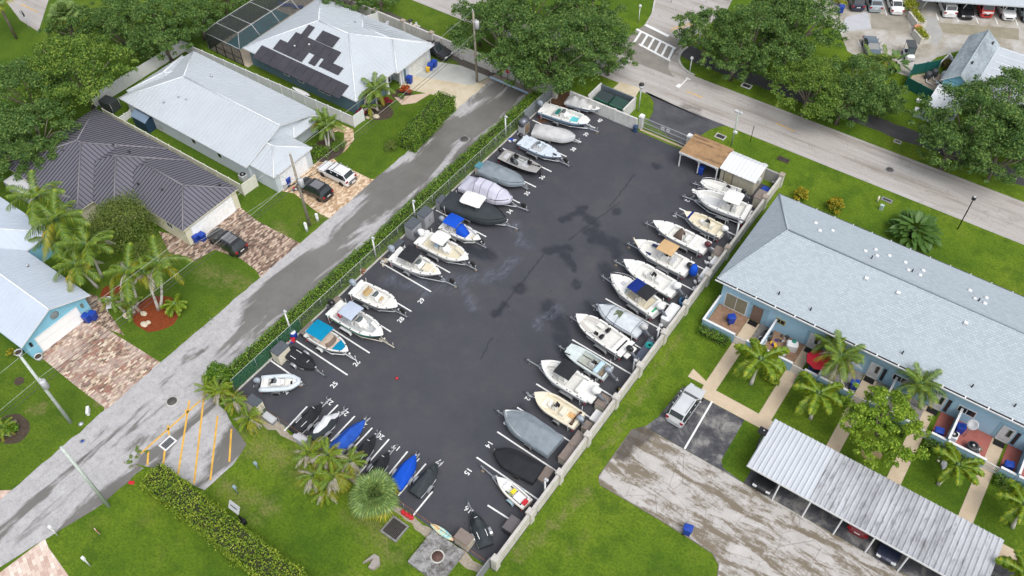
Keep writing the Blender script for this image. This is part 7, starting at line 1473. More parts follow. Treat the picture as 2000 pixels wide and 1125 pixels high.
def palm(name, label, base, top, h, kind='coco', nf=13, sc=1.0, seed=1, trunk=.13, group=None):
    a = P(*base); b = P(*top, h); root = thing(name, label, 'palm', (a.x, a.y, 0), 0, group); d = b-a; d.z = 0; g = random.Random(seed); mb = MB(); pts = []
    for i in range(8): u = i/7; pts.append((d.x*(u**.75 if (d.length > 1.2) else u), d.y*(u**.75 if d.length > 1.2 else u), h*u))
    mb.tube(pts, [trunk*(1.35-.5*min(1, i/2.5)-.1*i/7) for i in range(8)], 8); mb.build('trunk', PTRUNK, root); top_ = Vector((d.x, d.y, h))
    if kind != 'areca': mb = MB(); mb.tube([tuple(top_+Vector((0, 0, -.25))), tuple(top_+Vector((0, 0, .25))), tuple(top_+Vector((0, 0, .75)))], [trunk*1.0, trunk*1.1, .05], 7); mb.build('crownshaft', CSHAFT, root)
    for k in range(nf):
        u = k/nf; az = k*2.39996+g.uniform(-.25, .25)
        if kind == 'fox': dat, el = (X_UP, -.35+.3*(1-u)) if u < .55 else (X_LOW, .1)
        elif kind == 'sick': dat, el = ((F_UP, -.5) if u < .25 else (F_MID, -.05) if u < .5 else (F_LOW, -.05) if u < .7 else (F_DEAD, -.25))
        elif kind == 'areca': dat, el = g.choice(((A_MID, -.6), (A_UP, -.7), (A_UP, -.4), (A_UP, .0), (F_LOW, -.3), (F_LOW, .1), (F_DEAD, -.25), (F_DEAD, -.5), (F_DEAD, .2))); el += g.uniform(-.35, .25)
        else: dat, el = (F_UP, -.6) if u < .25 else (F_UP, -.15) if u < .4 else (F_MID, -.15+.2*u) if u < .68 else (F_LOW, -.1) if u < .86 else (F_DEAD, -.1)
        share('frond', dat, root, tuple(top_+Vector((0, 0, .35-.2*u))), (0, el+g.uniform(-.12, .12), az), (sc*g.uniform(.88, 1.1),)*3)
    return root
GP = 'palms in the red mulch beds'
for k, (b, t_, h, kind, sc, lab) in enumerate((((158, 527), (72, 388), 8.0, 'coco', 1.32, 'tall palm whose crown covers the edge of the brown roof, leftmost of its group'), ((162, 530), (112, 432), 7.5, 'coco', 1.32, 'palm over the side roof of the blue house'), ((199, 541), (172, 482), 5.5, 'coco', 1.25, 'palm in the middle of the group, beside the big olive shrub'), ((191, 562), (150, 520), 4.2, 'coco', 1.12, 'leaning palm over the side path of the blue house'), ((268, 597), (252, 533), 5.5, 'sick', 1.25, 'palm with withered pale fronds beside the white chair'), ((312, 603), (312, 517), 5.8, 'sick', 1.25, 'palm with a curved trunk rising from the big red mulch bed'), ((310, 605), (285, 538), 5.6, 'sick', 0.67, 'thin palm with few fronds in the big red mulch bed'), ((243, 608), (222, 590), 1.8, 'coco', 0.62, 'short palm between the two mulch beds'), ((262, 610), (256, 598), 1.3, 'coco', 0.67, 'short palm beside the white chair'), ((120, 470), (105, 470), 5, 'coco', 1.05, 'palm beside the wall of the blue house'))):
    palm('palm_tree', lab, b, t_, h, kind, 12 if sc > .7 else 9, sc, k+3, .15, GP)
palm('palm_tree', 'clump palm with twin pale stems in front of the pale house', (643, 291), (640, 248), 3.0, 'coco', 15, .85, 21); palm('palm_tree', 'palm beside the twin stemmed one at the pale house corner', (640, 289), (628, 240), 3.2, 'coco', 10, .7, 22); palm('palm_tree', 'palm in the bed in front of the solar panelled house', (737, 216), (733, 178), 3.0, 'coco', 16, .95, 23); palm('palm_tree', 'short yellowing palm below the one at the solar panelled house', (728, 222), (722, 212), 1.2, 'sick', 10, .6, 24)
GX = 'foxtail palms on the condo lawn'
for k, (b, t_, h, lab) in enumerate((((1467, 750), (1484, 706), 3.2, 'foxtail palm on the lawn nearest the lot wall'), ((1583, 818), (1597, 772), 3.2, 'foxtail palm between the first and second garden walks'), ((1832, 946), (1868, 912), 2.6, 'leaning foxtail palm near the white rock edging'), ((1977, 1030), (1998, 990), 3.0, 'foxtail palm cut by the right edge'), ((1990, 1165), (2000, 1125), 2.6, 'foxtail palm at the bottom right corner'))): palm('foxtail_palm', lab, b, t_, h, 'fox', 10, [1.15, 1.1, .98, 1.0, 1.0][k], k+40, .15, GX)
palm('palm_tree', 'bushy palm with whitened dead fronds over the red umbrella', (1648, 758), (1640, 700), 4.0, 'sick', 24, .95, 50); palm('palm_tree', 'dark green palm against the condo wall behind the lime tree', (1803, 800), (1797, 755), 3.4, 'coco', 18, .9, 51); palm('palm_tree', 'small palm behind the bushy one at the condo wall', (1625, 700), (1618, 672), 2.6, 'coco', 12, .7, 52)
GA = 'ragged clump palms along the bottom fence'
for k, (b, t_, h, nf, sc, lab) in enumerate((((612, 905), (606, 888), 2.6, 29, .66, 'ragged clump palm head nearest the grey domed deck box'), ((640, 915), (642, 893), 3.0, 31, .7, 'tallest ragged clump palm head beside the blue tarped craft'), ((622, 945), (613, 932), 1.9, 29, .66, 'ragged clump palm head on the lawn side, left'), ((655, 950), (652, 935), 2.2, 31, .66, 'ragged clump palm head touching the fan palm'), ((680, 925), (684, 905), 2.3, 26, .62, 'ragged clump palm head leaning over the jet skis'), ((640, 968), (636, 960), 1.2, 23, .6, 'lowest ragged clump palm head on the lawn'), ((440, 790), (430, 768), 1.9, 29, .6, 'ragged clump palm at the corner of the lot, upper one'), ((465, 800), (458, 785), 1.4, 23, .55, 'ragged clump palm in the middle of the lot corner'), ((492, 838), (487, 822), 1.5, 29, .6, 'ragged clump palm below the corner locker'), ((410, 770), (405, 762), 1.0, 17, .55, 'yellow clump palm touching the striped apron'))): palm('clump_palm', lab, b, t_, h, 'areca', nf, sc, k+60, .1, GA)
for k, (x, y, lab) in enumerate(((405, 15, 'palm by the corner of the pool cage, left'), (432, 8, 'palm by the corner of the pool cage, right'), (1700, 118, 'small palm between the street trees and the blue grey car'), (1728, 120, 'small palm left of the golf cart'))): q = (x, y+22); palm('palm_tree', lab, q, (x, y), 2.6, 'coco', 12, .8, k+80, .1)
palm('clump_palm', 'spiky yellow green bush palm in the red mulch bed', (345, 603), (343, 598), .7, 'fox', 16, .6, 91); palm('clump_palm', 'yellow leafed plant in the mulch at the left edge', (12, 850), (8, 838), .5, 'areca', 14, .55, 92)
def fan_palm(label, base, h, nf=46, sc=1.0, seed=1):
    a = P(*base); root = thing('fan_palm', label, 'palm', (a.x, a.y, 0)); g = random.Random(seed); mb = MB(); mb.tube([(0, 0, 0), (0, 0, h)], [.2, .17], 8); mb.build('trunk', BARK, root); M = []
    for v in range(3):
        mb = MB(); mb.tube([(0, 0, 0), (1.0, 0, .05)], .02, 4, 1); n = 30
        for i in range(n):
            an = R(-125+250*i/(n-1)); L = 1.0*(1-.25*abs(an)/2.2); d = Vector((math.cos(an), math.sin(an), .0)); p0 = Vector((1.0, 0, .05)); w_ = Vector((-d.y, d.x, 0))*.05; mid = p0+d*L*.6+Vector((0, 0, .06-.1*v)); tip = p0+d*L+Vector((0, 0, -.08-.2*v)); mb.add([p0, mid-w_, tip, mid+w_], [(0, 1, 2, 3)], 0)
        o = mb.build('fan_leaf', [L_SABAL if v < 2 else L_PALMY, CSHAFT]); M.append(o.data); bpy.data.objects.remove(o)
    for k in range(nf): u = k/nf; share('fan_leaf', M[0 if u < .5 else 1 if u < .88 else 2], root, (0, 0, h), (g.uniform(-.3, .3), -1.5+1.75*u**.8+g.uniform(-.15, .15), k*2.39996), (sc*g.uniform(.6, .8)*(1+.35*u),)*3)
    return root
fan_palm('round green fan palm over the bottom fence, right of the ragged palms', (738, 992), 2.4, 48, 1.3, 3); fan_palm('fan palm with leaning trunks in the upper left corner', (32, 75), 6.5, 40, 1.4, 4); fan_palm('fan palm among the oaks in the upper left', (160, 100), 5.8, 40, 1.3, 5); fan_palm('fan palm at the top edge, left of the pool cage', (350, 55), 5.8, 30, 1.1, 6)
# bird of paradise and broad leaved plants
def broad(label, xy, r_, n, size, seed):
    q = P(*xy, .8); root = thing('broad_leaf_plant', label, 'plant', (q.x, q.y, 0)); g = random.Random(seed); mb = MB()
    for i in range(9): u = i/8; w_ = .26*math.sin(math.pi*(.08+.9*u))**.8; mb.v += [(size*u, -w_, -.25*u*u+.06), (size*u, 0, -.25*u*u), (size*u, w_, -.25*u*u+.06)]
    for i in range(8):
        for k in range(2): mb.f.append([i*3+k, i*3+k+1, i*3+k+4, i*3+k+3]); mb.mi.append(0); mb.sm.append(True)
    o = mb.build('leaf', L_BIRD); d = o.data; bpy.data.objects.remove(o)
    for k in range(n): a = k*2.4; rr = r_*.75*math.sqrt((k+.5)/n); share('leaf', d, root, (rr*math.cos(a), rr*math.sin(a), 1.9*(1-.55*(k+.5)/n)), (g.uniform(-.4, .4), -.75+1.0*k/n+g.uniform(-.2, .2), a+g.uniform(-.5, .5)), (g.uniform(.8, 1.2),)*3)
    mb = MB(); mb.lathe([(.5, 0), (.4, .8), (.1, 1.4)], 9); mb.build('stems', PLANT_CORE, root); return root
broad('big bird of paradise clump behind the condo roof', (1786, 452), 2.6, 95, 1.2, 3); broad('broad leaved plants beside the golf cart', (1748, 128), 1.3, 26, 1.1, 4)
# fallen fronds
for n, lab, (x, y), k_, r_ in (('frond_pile', 'heap of cut green fronds at the corner of the striped apron', (262, 893), 16, .8), ('frond_pile', 'dry brown frond lying at the edge of the lane', (408, 632), 4, .5)):
    q = P(x, y, .1); root = thing(n, lab, 'debris', (q.x, q.y, .1)); g = random.Random(8)
    for k in range(k_): share('frond', (F_DEAD if k_ < 9 or k % 3 == 0 else F_MID), root, (g.uniform(-r_, r_), g.uniform(-r_, r_), g.uniform(0, .15)), (g.uniform(-.2, .2), .35, g.uniform(0, 6.28)), (.36 if k_ > 9 else .5,)*3)
# mulch beds
def bed(xy, rx, ry, m=MULCH, z=.0105): q = P(*xy); sheet('mulch_bed' if m is MULCH else 'planting_bed', rough_edge([(q.x+rx*math.cos(R(a)), q.y+ry*math.sin(R(a))) for a in range(0, 360, 20)], .15, .5, xy[0]), z, m)
bed((305, 612), 2.5, 2.3); bed((218, 572), 1.2, 1.1); bed((163, 528), .9, .9); bed((25, 838), 1.8, 1.5, SOIL); bed((640, 292), 2.0, 2.2, SOIL); bed((735, 216), 2.4, 1.6, SOIL); bed((785, 185), 1.3, 1.2, SOIL); bed((1702, 885), .9, .9, m_noise('straw bed', [(.3, (.25, .18, .10)), (.7, (.4, .3, .18))], 4)); bed((40, 745), .5, .5, SOIL)
for k, (x, y, s_, lab) in enumerate(((282, 634, .45, 'cream boulder at the front of the red mulch bed'), (290, 630, .3, 'smaller cream stone beside the front boulder'), (248, 617, .5, 'cream slab at the left of the red mulch bed'), (281, 613, .4, 'grey white rock in the middle of the red mulch bed'), (735, 228, .5, 'white rock in the palm bed of the solar panelled house'), (718, 230, .35, 'grey rock near the vinyl fence corner'))):
    mb = MB(); q = P(x, y); rows = []
    for i in range(5):
        z = (0, .4, .75, .95, 1)[i]; rr = (1, 1.05, .8, .45, .02)[i]; rows.append([(s_*rr*math.cos(j*.785)*(1+.3*mnoise.noise(Vector((j, i, k)))), s_*.7*rr*math.sin(j*.785)*(1+.3*mnoise.noise(Vector((j, i, k+9)))), z*s_*.5) for j in range(8)])
    mb.grid(rows, 0, False, True); o = tag(mb.build('boulder', m_wall('limestone', (.62, .55, .42)) if k == 0 else bpy.data.materials['limestone']), lab, 'rock'); o.location = (q.x, q.y, 0)
# ------------------------------------------------------------------ vehicles
def m_paint(name, rgb, metal=.0):
    t = NT(name); t.set(col=t.ramp(t.noise(.9, 3), [(.3, tuple(v*.92 for v in rgb)), (.7, rgb)]), rough=.22, spec=.5, coat=.6, metal=metal); return t.m
VW = m_paint('white car paint', (.72, .73, .74)); VK = m_paint('black car paint', (.010, .011, .013)); VS = m_paint('silver car paint', (.56, .58, .60), .1); VG = m_paint('charcoal car paint', (.022, .023, .026), .1); VB = m_paint('blue grey car paint', (.13, .17, .21), .3); VR = m_paint('dark red car paint', (.20, .012, .018)); VN = m_paint('navy car paint', (.018, .024, .05), .2); VL = m_paint('pale blue grey car paint', (.36, .42, .46), .3); VBUS = m_paint('bright red car paint', (.48, .025, .02))
HEADL = mat('headlamp_lens', (.55, .57, .58), .15, .1, 6); TAILL = mat('tail_lamp_lens', (.28, .012, .016), .2, .15, 6); REARP = mat('number_plate_white', (.6, .6, .58), .5, .08, 8)
SECT = {'suv': [(0, .40, .38, .60, 0), (.012, .48, .46, .74, 0), (.04, .535, .515, .86, 0), (.11, .575, .555, .94, 0), (.2, .60, .58, .97, 0), (.275, .64, .60, 1, 0), (.41, .955, .615, 1, .79), (.6, 1, .62, 1, .81), (.89, .97, .63, 1, .79), (.955, .70, .635, .98, .78), (.98, .56, .55, .93, 0), (1, .42, .40, .72, 0)],
        'sedan': [(0, .40, .38, .58, 0), (.012, .46, .44, .74, 0), (.045, .51, .49, .88, 0), (.12, .565, .545, .95, 0), (.22, .61, .59, .97, 0), (.31, .66, .63, 1, 0), (.46, .96, .645, 1, .72), (.58, 1, .65, 1, .73), (.71, .96, .66, 1, .71), (.84, .72, .66, .98, .70), (.96, .66, .62, .90, 0), (1, .46, .44, .70, 0)],
        'van': [(0, .42, .40, .80, 0), (.03, .52, .50, .92, 0), (.06, .57, .55, .97, 0), (.08, .60, .57, 1, 0), (.15, .94, .58, 1, .84), (.5, 1, .58, 1, .86), (.9, .98, .58, 1, .84), (.965, .62, .58, .98, .84), (.985, .52, .5, .95, 0), (1, .42, .40, .9, 0)]}
def car(label, xy, rz, kind='suv', paint=VW, L=4.65, W=1.86, Hh=1.68, rack=True, h=.7, roof=None, group='parked cars', glassroof=False):
    q = P(*xy, h); root = thing('parked_car', label, 'car', (q.x, q.y, 0), rz, group); S = SECT[kind]; rows = []
    for (u, zt, zb, wr, rw) in S:
        x = L/2-u*L; w_ = W/2*wr; zt *= Hh; zb *= Hh
        if rw: half = [(w_*.92, .22), (w_, .30*Hh), (w_*.99, zb), (W/2*rw, zt-.05), (W/2*rw*.90, zt), (0, zt+.015)]
        else: half = [(w_*.92, .24), (w_, .30*Hh), (w_*.99, zb), (w_*.93, zt-.012), (w_*.8, zt), (0, zt+.02)]
        rows.append([(x, -y, z) for y, z in half]+[(x, y, z) for y, z in half[::-1][1:]])
    parts = {k: MB() for k in ('body', 'windscreen', 'rear_window', 'side_window', 'side_window2')}
    for i in range(len(rows)-1):
        u0, u1 = S[i][0], S[i+1][0]; g0, g1 = S[i][4], S[i+1][4]
        for k in range(10):
            j = k if k < 5 else 9-k; key = 'body'
            if j == 4 and not g0 and g1: key = 'windscreen'
            elif j == 4 and g0 and g1 and S[i+1][1] < .8: key = 'rear_window'
            elif j == 2 and (g0 or g1) and not (g0 and not g1): key = 'side_window' if k < 5 else 'side_window2'
            parts[key].add([rows[i][k], rows[i][k+1], rows[i+1][k+1], rows[i+1][k]], [(0, 1, 2, 3)], 1 if roof and key == 'body' and j >= 3 and (g0 and g1) else 0, True)
    for r_ in (rows[0], rows[-1]): parts['body'].add(r_, [list(range(len(r_)))], 0)
    parts['body'].build('body', [paint, roof or paint], root)
    for k, n in (('windscreen', 'windscreen'), ('rear_window', 'rear_window'), ('side_window', 'side_window'), ('side_window2', 'side_window')):
        if parts[k].v: parts[k].build(n, GLASS, root)
    def at(u, f=.0): return L/2-u*L
    for sg in (1, -1):
        mb = MB()
        for u in (.52, .72): mb.box((at(u), sg*W*.445, Hh*.79), (.09, .05, Hh*.30), rx=sg*-.36)
        mb.build('door_pillar', paint, root)
        for x in (L*.31, -L*.30): wheel(root, x, sg*(W/2-.10), .34, .34, .23)
        mb = MB(); mb.box((L/2-.16, sg*W*.33, Hh*.455), (.30, W*.2, .12)); mb.build('headlight', HEADL, root)
        mb = MB(); mb.box((-L/2+.10, sg*W*.39, Hh*.52), (.16, W*.16, .22)); mb.build('tail_light', TAILL, root)
        mb = MB(); mb.rbox((at(.33), sg*(W/2+.07), Hh*.62), (.14, .2, .15), .05); mb.build('mirror', paint, root)
        if rack and kind == 'suv': mb = MB(); mb.tube([(at(.46), sg*W*.34, Hh*.985), (at(.5), sg*W*.34, Hh*1.02), (at(.78), sg*W*.34, Hh*1.015), (at(.82), sg*W*.34, Hh*.98)], .022, 5); mb.build('roof_rail', DGREY, root)
    mb = MB(); mb.box((-L/2-.005, 0, Hh*.45), (.03, .5, .13)); mb.build('number_plate', REARP, root)
    mb = MB(); mb.box((L/2-.04, 0, Hh*.30), (.14, W*.5, .2)); mb.build('grille', BLACK, root)
    mb = MB(); mb.box((0, 0, .24), (L*.9, W*.84, .1)); mb.build('underbody', BLACK, root)
    if glassroof: mb = MB(); mb.grid([[(at(.5), -W*.3, Hh*1.012), (at(.5), W*.3, Hh*1.012)], [(at(.8), -W*.3, Hh*1.005), (at(.8), W*.3, Hh*1.005)]], 0); mb.build('glass_roof', mat('grey_glass_roof', (.16, .16, .175), .12, .1, 2), root)
    return root
PI = math.pi
r = car('white SUV with a bike rack on its tail, on the tan paver drive', (657, 337), PI+.02, 'suv', VW, 4.75); mb = MB(); mb.bb(-2.62, -2.5, -.65, .65, .55, .62); mb.bb(-2.62, -2.5, -.65, .65, .8, .86); mb.build('bike_rack', DGREY, r); mb = MB(); mb.bb(-2.66, -2.63, -.3, .3, .5, .75); mb.build('number_plate', REARP, r)
mb = MB(); mb.box((L_:=-.15, 0, 1.71), (.06, 1.2, .04)); mb.build('roof_bar', DGREY, r)
car('black SUV on the tan paver drive beside the white SUV', (614, 368), PI+.02, 'suv', VK, 4.5, glassroof=True); car('dark SUV with a grey glass roof on the brown paver drive', (443, 471), PI-.0, 'suv', VG, 4.9, glassroof=True)
car('dark grey car half under the eaves of the solar panelled house', (852, 97), 0, 'sedan', VG, 4.6, Hh=1.5); car('silver SUV parked at the sidewalk in the stained bay', (1340, 790), PI/2-.02, 'suv', VS, 4.6)
hd = P(1724, 4)-P(1732, 30); hd = math.atan2(hd.y, hd.x)
car('navy car cut by the top edge, leftmost of the three backed in cars', (1672, -2), hd, 'suv', VN, 4.6, rack=False); car('pale blue grey car between the navy and white ones at the top edge', (1706, 0), hd, 'suv', VL, 4.7, rack=False); car('white saloon car with red tail lights at the top edge', (1748, 4), hd, 'sedan', VW, 4.8, Hh=1.48); car('blue grey saloon car standing alone in the far car park', (1703, 92), hd+PI, 'sedan', VB, 4.7, Hh=1.48)
h2 = P(1828, 26)-P(1833, 40); h2 = math.atan2(h2.y, h2.x)
car('white SUV under the far carport, first from the left', (1850, 10), h2, 'suv', VW, 4.6); car('black car under the far carport between white SUV and red van', (1884, 14), h2+PI, 'sedan', VK, 4.7, Hh=1.5); r = car('red and white vintage van under the far carport', (1922, 12), h2+PI, 'van', VBUS, 4.2, 1.75, 1.95, roof=VW)
mb = MB(); mb.add([(2.08, -.75, 1.12), (2.08, .75, 1.12), (2.13, .0, .72)], [(0, 1, 2)]); mb.build('white_chevron', VW, r)
car('white car under the far carport, right of the red van', (1965, 16), h2+PI, 'suv', VW, 4.5); car('white car under the far carport cut by the right edge', (2006, 21), h2+PI, 'sedan', VL, 4.5, Hh=1.5)
car('navy car nosing out under the long carport roof', (1750, 1050), -PI/2, 'sedan', VN, 4.8, Hh=1.5); car('dark red car under the long carport roof', (1694, 1000), PI/2, 'sedan', VR, 4.6, Hh=1.45); car('black car at the left end under the long carport', (1508, 918), -PI/2, 'sedan', VK, 4.6, Hh=1.5)
# golf cart
q = P(1776, 102, .8); g = thing('golf_cart', 'white golf cart with a dark roof beside the planters', 'golf cart', (q.x, q.y, 0), hd+PI); mb = MB(); mb.rbox((0, 0, .5), (2.3, 1.15, .35), .2); mb.build('body', VW, g); mb = MB(); mb.rbox((.95, 0, .82), (.6, 1.1, .3), .2); mb.build('bonnet', VW, g)
mb = MB(); mb.rbox((-.25, 0, 1.95), (1.7, 1.2, .09), .15); mb.build('roof', DGREY, g); mb = MB(); mb.rbox((-.35, 0, .82), (.5, 1.05, .16), .06); mb.build('seat', BLACK, g); mb = MB(); mb.add([(.75, -.5, .9), (.75, .5, .9), (.5, .5, 1.9), (.5, -.5, 1.9)], [(0, 1, 2, 3)]); mb.build('windscreen', SMOKE, g)
for x, y in ((.55, .52), (.55, -.52), (-.95, .52), (-.95, -.52)): mb = MB(); mb.tube([(x, y, .6), (x*.95, y, 1.95)], .025, 5); mb.build('roof_post', BLACK, g); wheel(g, x*1.35 if x > 0 else x*.85, y, .24, .24, .18)
# ------------------------------------------------------------------ street furniture and small things
_bin = None
def bin_(label, xy, rz=0, m=BLUEBIN, sc=1.0, name='wheelie_bin', group='blue wheeled bins'):
    q = P(*xy, .5); t = thing(name, label, 'bin', (q.x, q.y, 0), rz, group); t.scale = (sc,)*3; mb = MB(); mb.box((0, 0, .52), (.56, .54, .9), taper=1.2); mb.build('body', m, t); mb = MB(); mb.rbox((.02, 0, 1.02), (.74, .68, .09), .08, crown=.04); mb.build('lid', m, t); mb = MB(); mb.tube([(-.38, -.28, .98), (-.38, .28, .98)], .03, 5); mb.build('handle', m, t)
    for sg in (1, -1): mb = MB(); mb.lathe([(.12, -.04), (.12, .04)], 10, (-.26, sg*.3, .12), axis='y'); mb.build('wheel', BLACK, t)
    return t
for xy, rz, lab in (((382, 466), .3, 'bigger blue bin at the garage corner of the brown roofed house'), ((395, 463), .1, 'smaller blue bin at the garage corner of the brown roofed house'), ((182, 617), .4, 'blue bin by the garage of the sky blue house, nearer the driveway'), ((170, 622), .2, 'dark blue bin against the wall of the sky blue house'), ((848, 125), 0, 'blue bin at the far corner of the solar house garage'), ((841, 131), .5, 'low blue bin beside the yellow one'), ((800, 156), .2, 'blue bin by the orange red plant'), ((1369, 333), .1, 'blue bin standing under the brown roofed shelter'), ((561, 354), .3, 'blue bin at the garage of the pale house'), ((1343, 1036), .2, 'lone blue bin at the edge of the worn court'), ((1643, 18), .4, 'blue bin under the yellow green bush in the far car park'), ((1875, 838), .3, 'blue bin behind the patio wall beside the satellite dish'), ((1832, 846), .2, 'blue crate bin in the corner of the gravel patio'), ((1428, 624), .8, 'blue bin by the sliding door of the corner patio'), ((1668, 752), .2, 'blue bin in the patio behind the bushy palm'), ((1587, 722), .6, 'blue bin below the red umbrella'), ((1968, 912), .3, 'blue box bin in the red patio at the right edge')): bin_(lab, xy, rz)
bin_('yellow bin beside the blue ones at the solar house garage', (836, 134), .4, mat('yellow_bin', (.6, .38, .03), .5), .7, group='odd coloured bins'); bin_('grey bin beside the blue one at the pale house garage', (555, 362), .2, LGREY, .8, group='odd coloured bins')
# utility poles and wires
POLES = [((605, 440), 10.4, 'brown utility pole with a white transformer beside the black SUV'), ((932, 160), 10.4, 'utility pole with grey transformer at the head of the lane'), ((138, 825), 10.4, 'pale utility pole with white transformer in the lower left lawn'), ((213, 989), 10.2, 'bare leaning looking pole across the lane in the lower left')]
tops = []
for k, ((x, y), h, lab) in enumerate(POLES):
    q = P(x, y); t = thing('utility_pole', lab, 'utility pole', (q.x, q.y, 0), 0, 'utility poles'); tops.append(q); mb = MB(); mb.tube([(0, 0, 0), (0, 0, h)], [.17, .12], 8); mb.build('pole', [POLEWOOD, mat('pale_pole', (.46, .51, .48), .85, .15, 3)][k > 1], t)
    if k < 3:
        z = (6.6, 8.6, 6.6)[k]; mb = MB(); mb.lathe([(.18, -.55), (.30, -.5), (.30, .4), (.26, .5)], 12, (.38, .1, z)); o = mb.build('transformer', LGREY, t); mb = MB(); mb.tube([(.3, .1, z+.5), (.3, .1, z+.75)], .05, 6); mb.build('bushing', WHITE, o); mb = MB(); mb.tube([(0, 0, h-.1), (-.1, 0, h+.25)], .06, 6); mb.build('insulator', LGREY, t)
WIRE = mat('dark_wire', (.05, .05, .05), .6, .1); WIREL = mat('pale_wire', (.40, .42, .40), .5, .1)
a, b = tops[1], tops[2]; d_ = (b-a).normalized()
for z, off, m, lab in ((10.5, 0, WIREL, 'pale top power line running along the lane'), (7.3, .12, WIREL, 'upper one of the paired cables along the lane'), (6.9, .12, WIRE, 'dark middle cable along the lane'), (6.4, .12, WIRE, 'lowest dark cable along the lane')):
    mb = MB(); pts = []
    ends = [a+Vector((0, 55, 0)) if False else a, tops[0], b, b-Vector((0, 31, 0)), b-Vector((0, 62, 0))]
    for p, q in zip(ends, ends[1:]):
        for i in range(8): u = i/8; c = p.lerp(q, u); pts.append((c.x+off, c.y, z-1.3*u*(1-u)))
    mb.tube(pts, .03 if m is WIRE else .018, 4); tag(mb.build('power_line', m), lab, 'power line')
mb = MB(); p, q = Vector((tops[0].x, tops[0].y, 7.0)), P(538, 340, 2.9); mb.tube([p.lerp(q, i/8)-Vector((0, 0, 1.2*(i/8)*(1-i/8))) for i in range(9)], .016, 4); tag(mb.build('service_wire', WIRE), 'service wire from the brown pole to the pale house', 'wire'); mb = MB(); p, q = Vector((tops[0].x, tops[0].y, 7.0)), P(372, 480, 2.6); mb.tube([p.lerp(q, i/8)-Vector((0, 0, 1.2*(i/8)*(1-i/8))) for i in range(9)], .016, 4); tag(mb.build('service_wire', WIREL), 'service wire from the brown pole to the brown roofed house', 'wire')
def post(name, label, xy, h, r_=.06, m=WHITE, head=None, cat='post', group=None, hm=None):
    q = P(*xy); t = thing(name, label, cat, (q.x, q.y, 0), 0, group); mb = MB(); mb.tube([(0, 0, 0), (0, 0, h)], r_, 8); mb.build('pole', m, t)
    if head == 'flood': mb = MB(); mb.rbox((-.25, 0, h+.1), (.5, .35, .3), .1); mb.rbox((.25, .1, h), (.4, .3, .3), .1); mb.build('lamp_head', LGREY, t); mb = MB(); mb.rbox((.12, 0, 2.2), (.5, .25, .3), .08); mb.build('junction_box', WHITE, t)
    if head == 'square': mb = MB(); mb.rbox((0, 0, h+.06), (.75, .65, .16), .04); mb.build('lamp_head', BLACK, t); mb = MB(); mb.lathe([(.07, 0), (.07, .06)], 8, (.05, .05, h+.14)); mb.build('sensor', LGREY, t)
    if head == 'globe': mb = MB(); mb.lathe([(.05, 0), (.24, .05), (.28, .45), (.12, .5)], 12, (0, 0, h)); mb.build('lantern', WHITE, t); mb = MB(); mb.lathe([(.34, 0), (.3, .12), (.05, .3)], 12, (0, 0, h+.5)); mb.build('lantern_cap', BLACK, t)
    if head == 'ball': mb = MB(); mb.rbox((0, 0, h+.12), (.42, .42, .3), .12); mb.build('lamp_head', BLACK, t); mb = MB(); mb.lathe([(.14, 0), (.16, .08), (.05, .14)], 10, (0, 0, h+.27)); mb.build('lamp_glass', LGREY, t)
    if head == 'box': mb = MB(); mb.rbox((0, 0, h), (.34, .26, .3), .06); mb.build('cap', m, t)
    if head == 'sign': mb = MB(); mb.box((0, .05, h-.35), (.75, .03, .75)); mb.build('sign_plate', hm or LGREY, t)
    return t
post('lamp_post', 'pale green lamp post with twin floodlights behind the shelter', (1428, 285), 5.0, .09, mat('pale_green_pole', (.36, .42, .37), .6, .1, 4), 'flood', 'lamp post'); post('lamp_post', 'black street lamp behind the condo at the road', (1870, 448), 4.6, .06, BLACK, 'ball', 'lamp post'); post('lamp_post', 'black lamp post with a square head beside the long carport', (1467, 902), 5.2, .07, BLACK, 'square', 'lamp post'); post('lamp_post', 'pale lamp post with a white lantern beside the dumpster pad', (1247, 218), 3.6, .08, mat('pale_green_pole', (.36, .42, .37)), 'globe', 'lamp post')
post('marker_post', 'thin black post on the grass between the lamp post and the road', (1465, 278), 2.5, .04, BLACK)
for k, (xy, h, lab) in enumerate((((1247, 44), 2.6, 'white sign post on the grass above the crosswalk'), ((1347, 141), 2.2, 'white post on the grass strip beside the bicycle marking'), ((1364, 92), 2.0, 'white post among the trees beside the dark path'), ((1311, 5), 2.0, 'white post in the side road at the top edge'), ((113, 1046), 1.6, 'white post with a fat cap at the edge of the lane'), ((177, 1106), 1.6, 'white post with a round cap on the lower left lawn'), ((600, 452), 1.2, 'white marker at the foot of the brown utility pole'), ((621, 432), 1.0, 'white marker beside the utility pole marker'))): post('white_post', lab, xy, h, .06 if k < 6 else .16, WHITE, 'box', 'post')
t = post('sign_post', 'white pole with a round dark sign at the upper left corner street', (57, 56), 3.0, .06, WHITE, None, 'sign'); mb = MB(); mb.lathe([(.5, -.02), (.5, .02)], 14, (0, .08, 2.4), axis='y'); mb.build('sign_plate', DGREY, t)
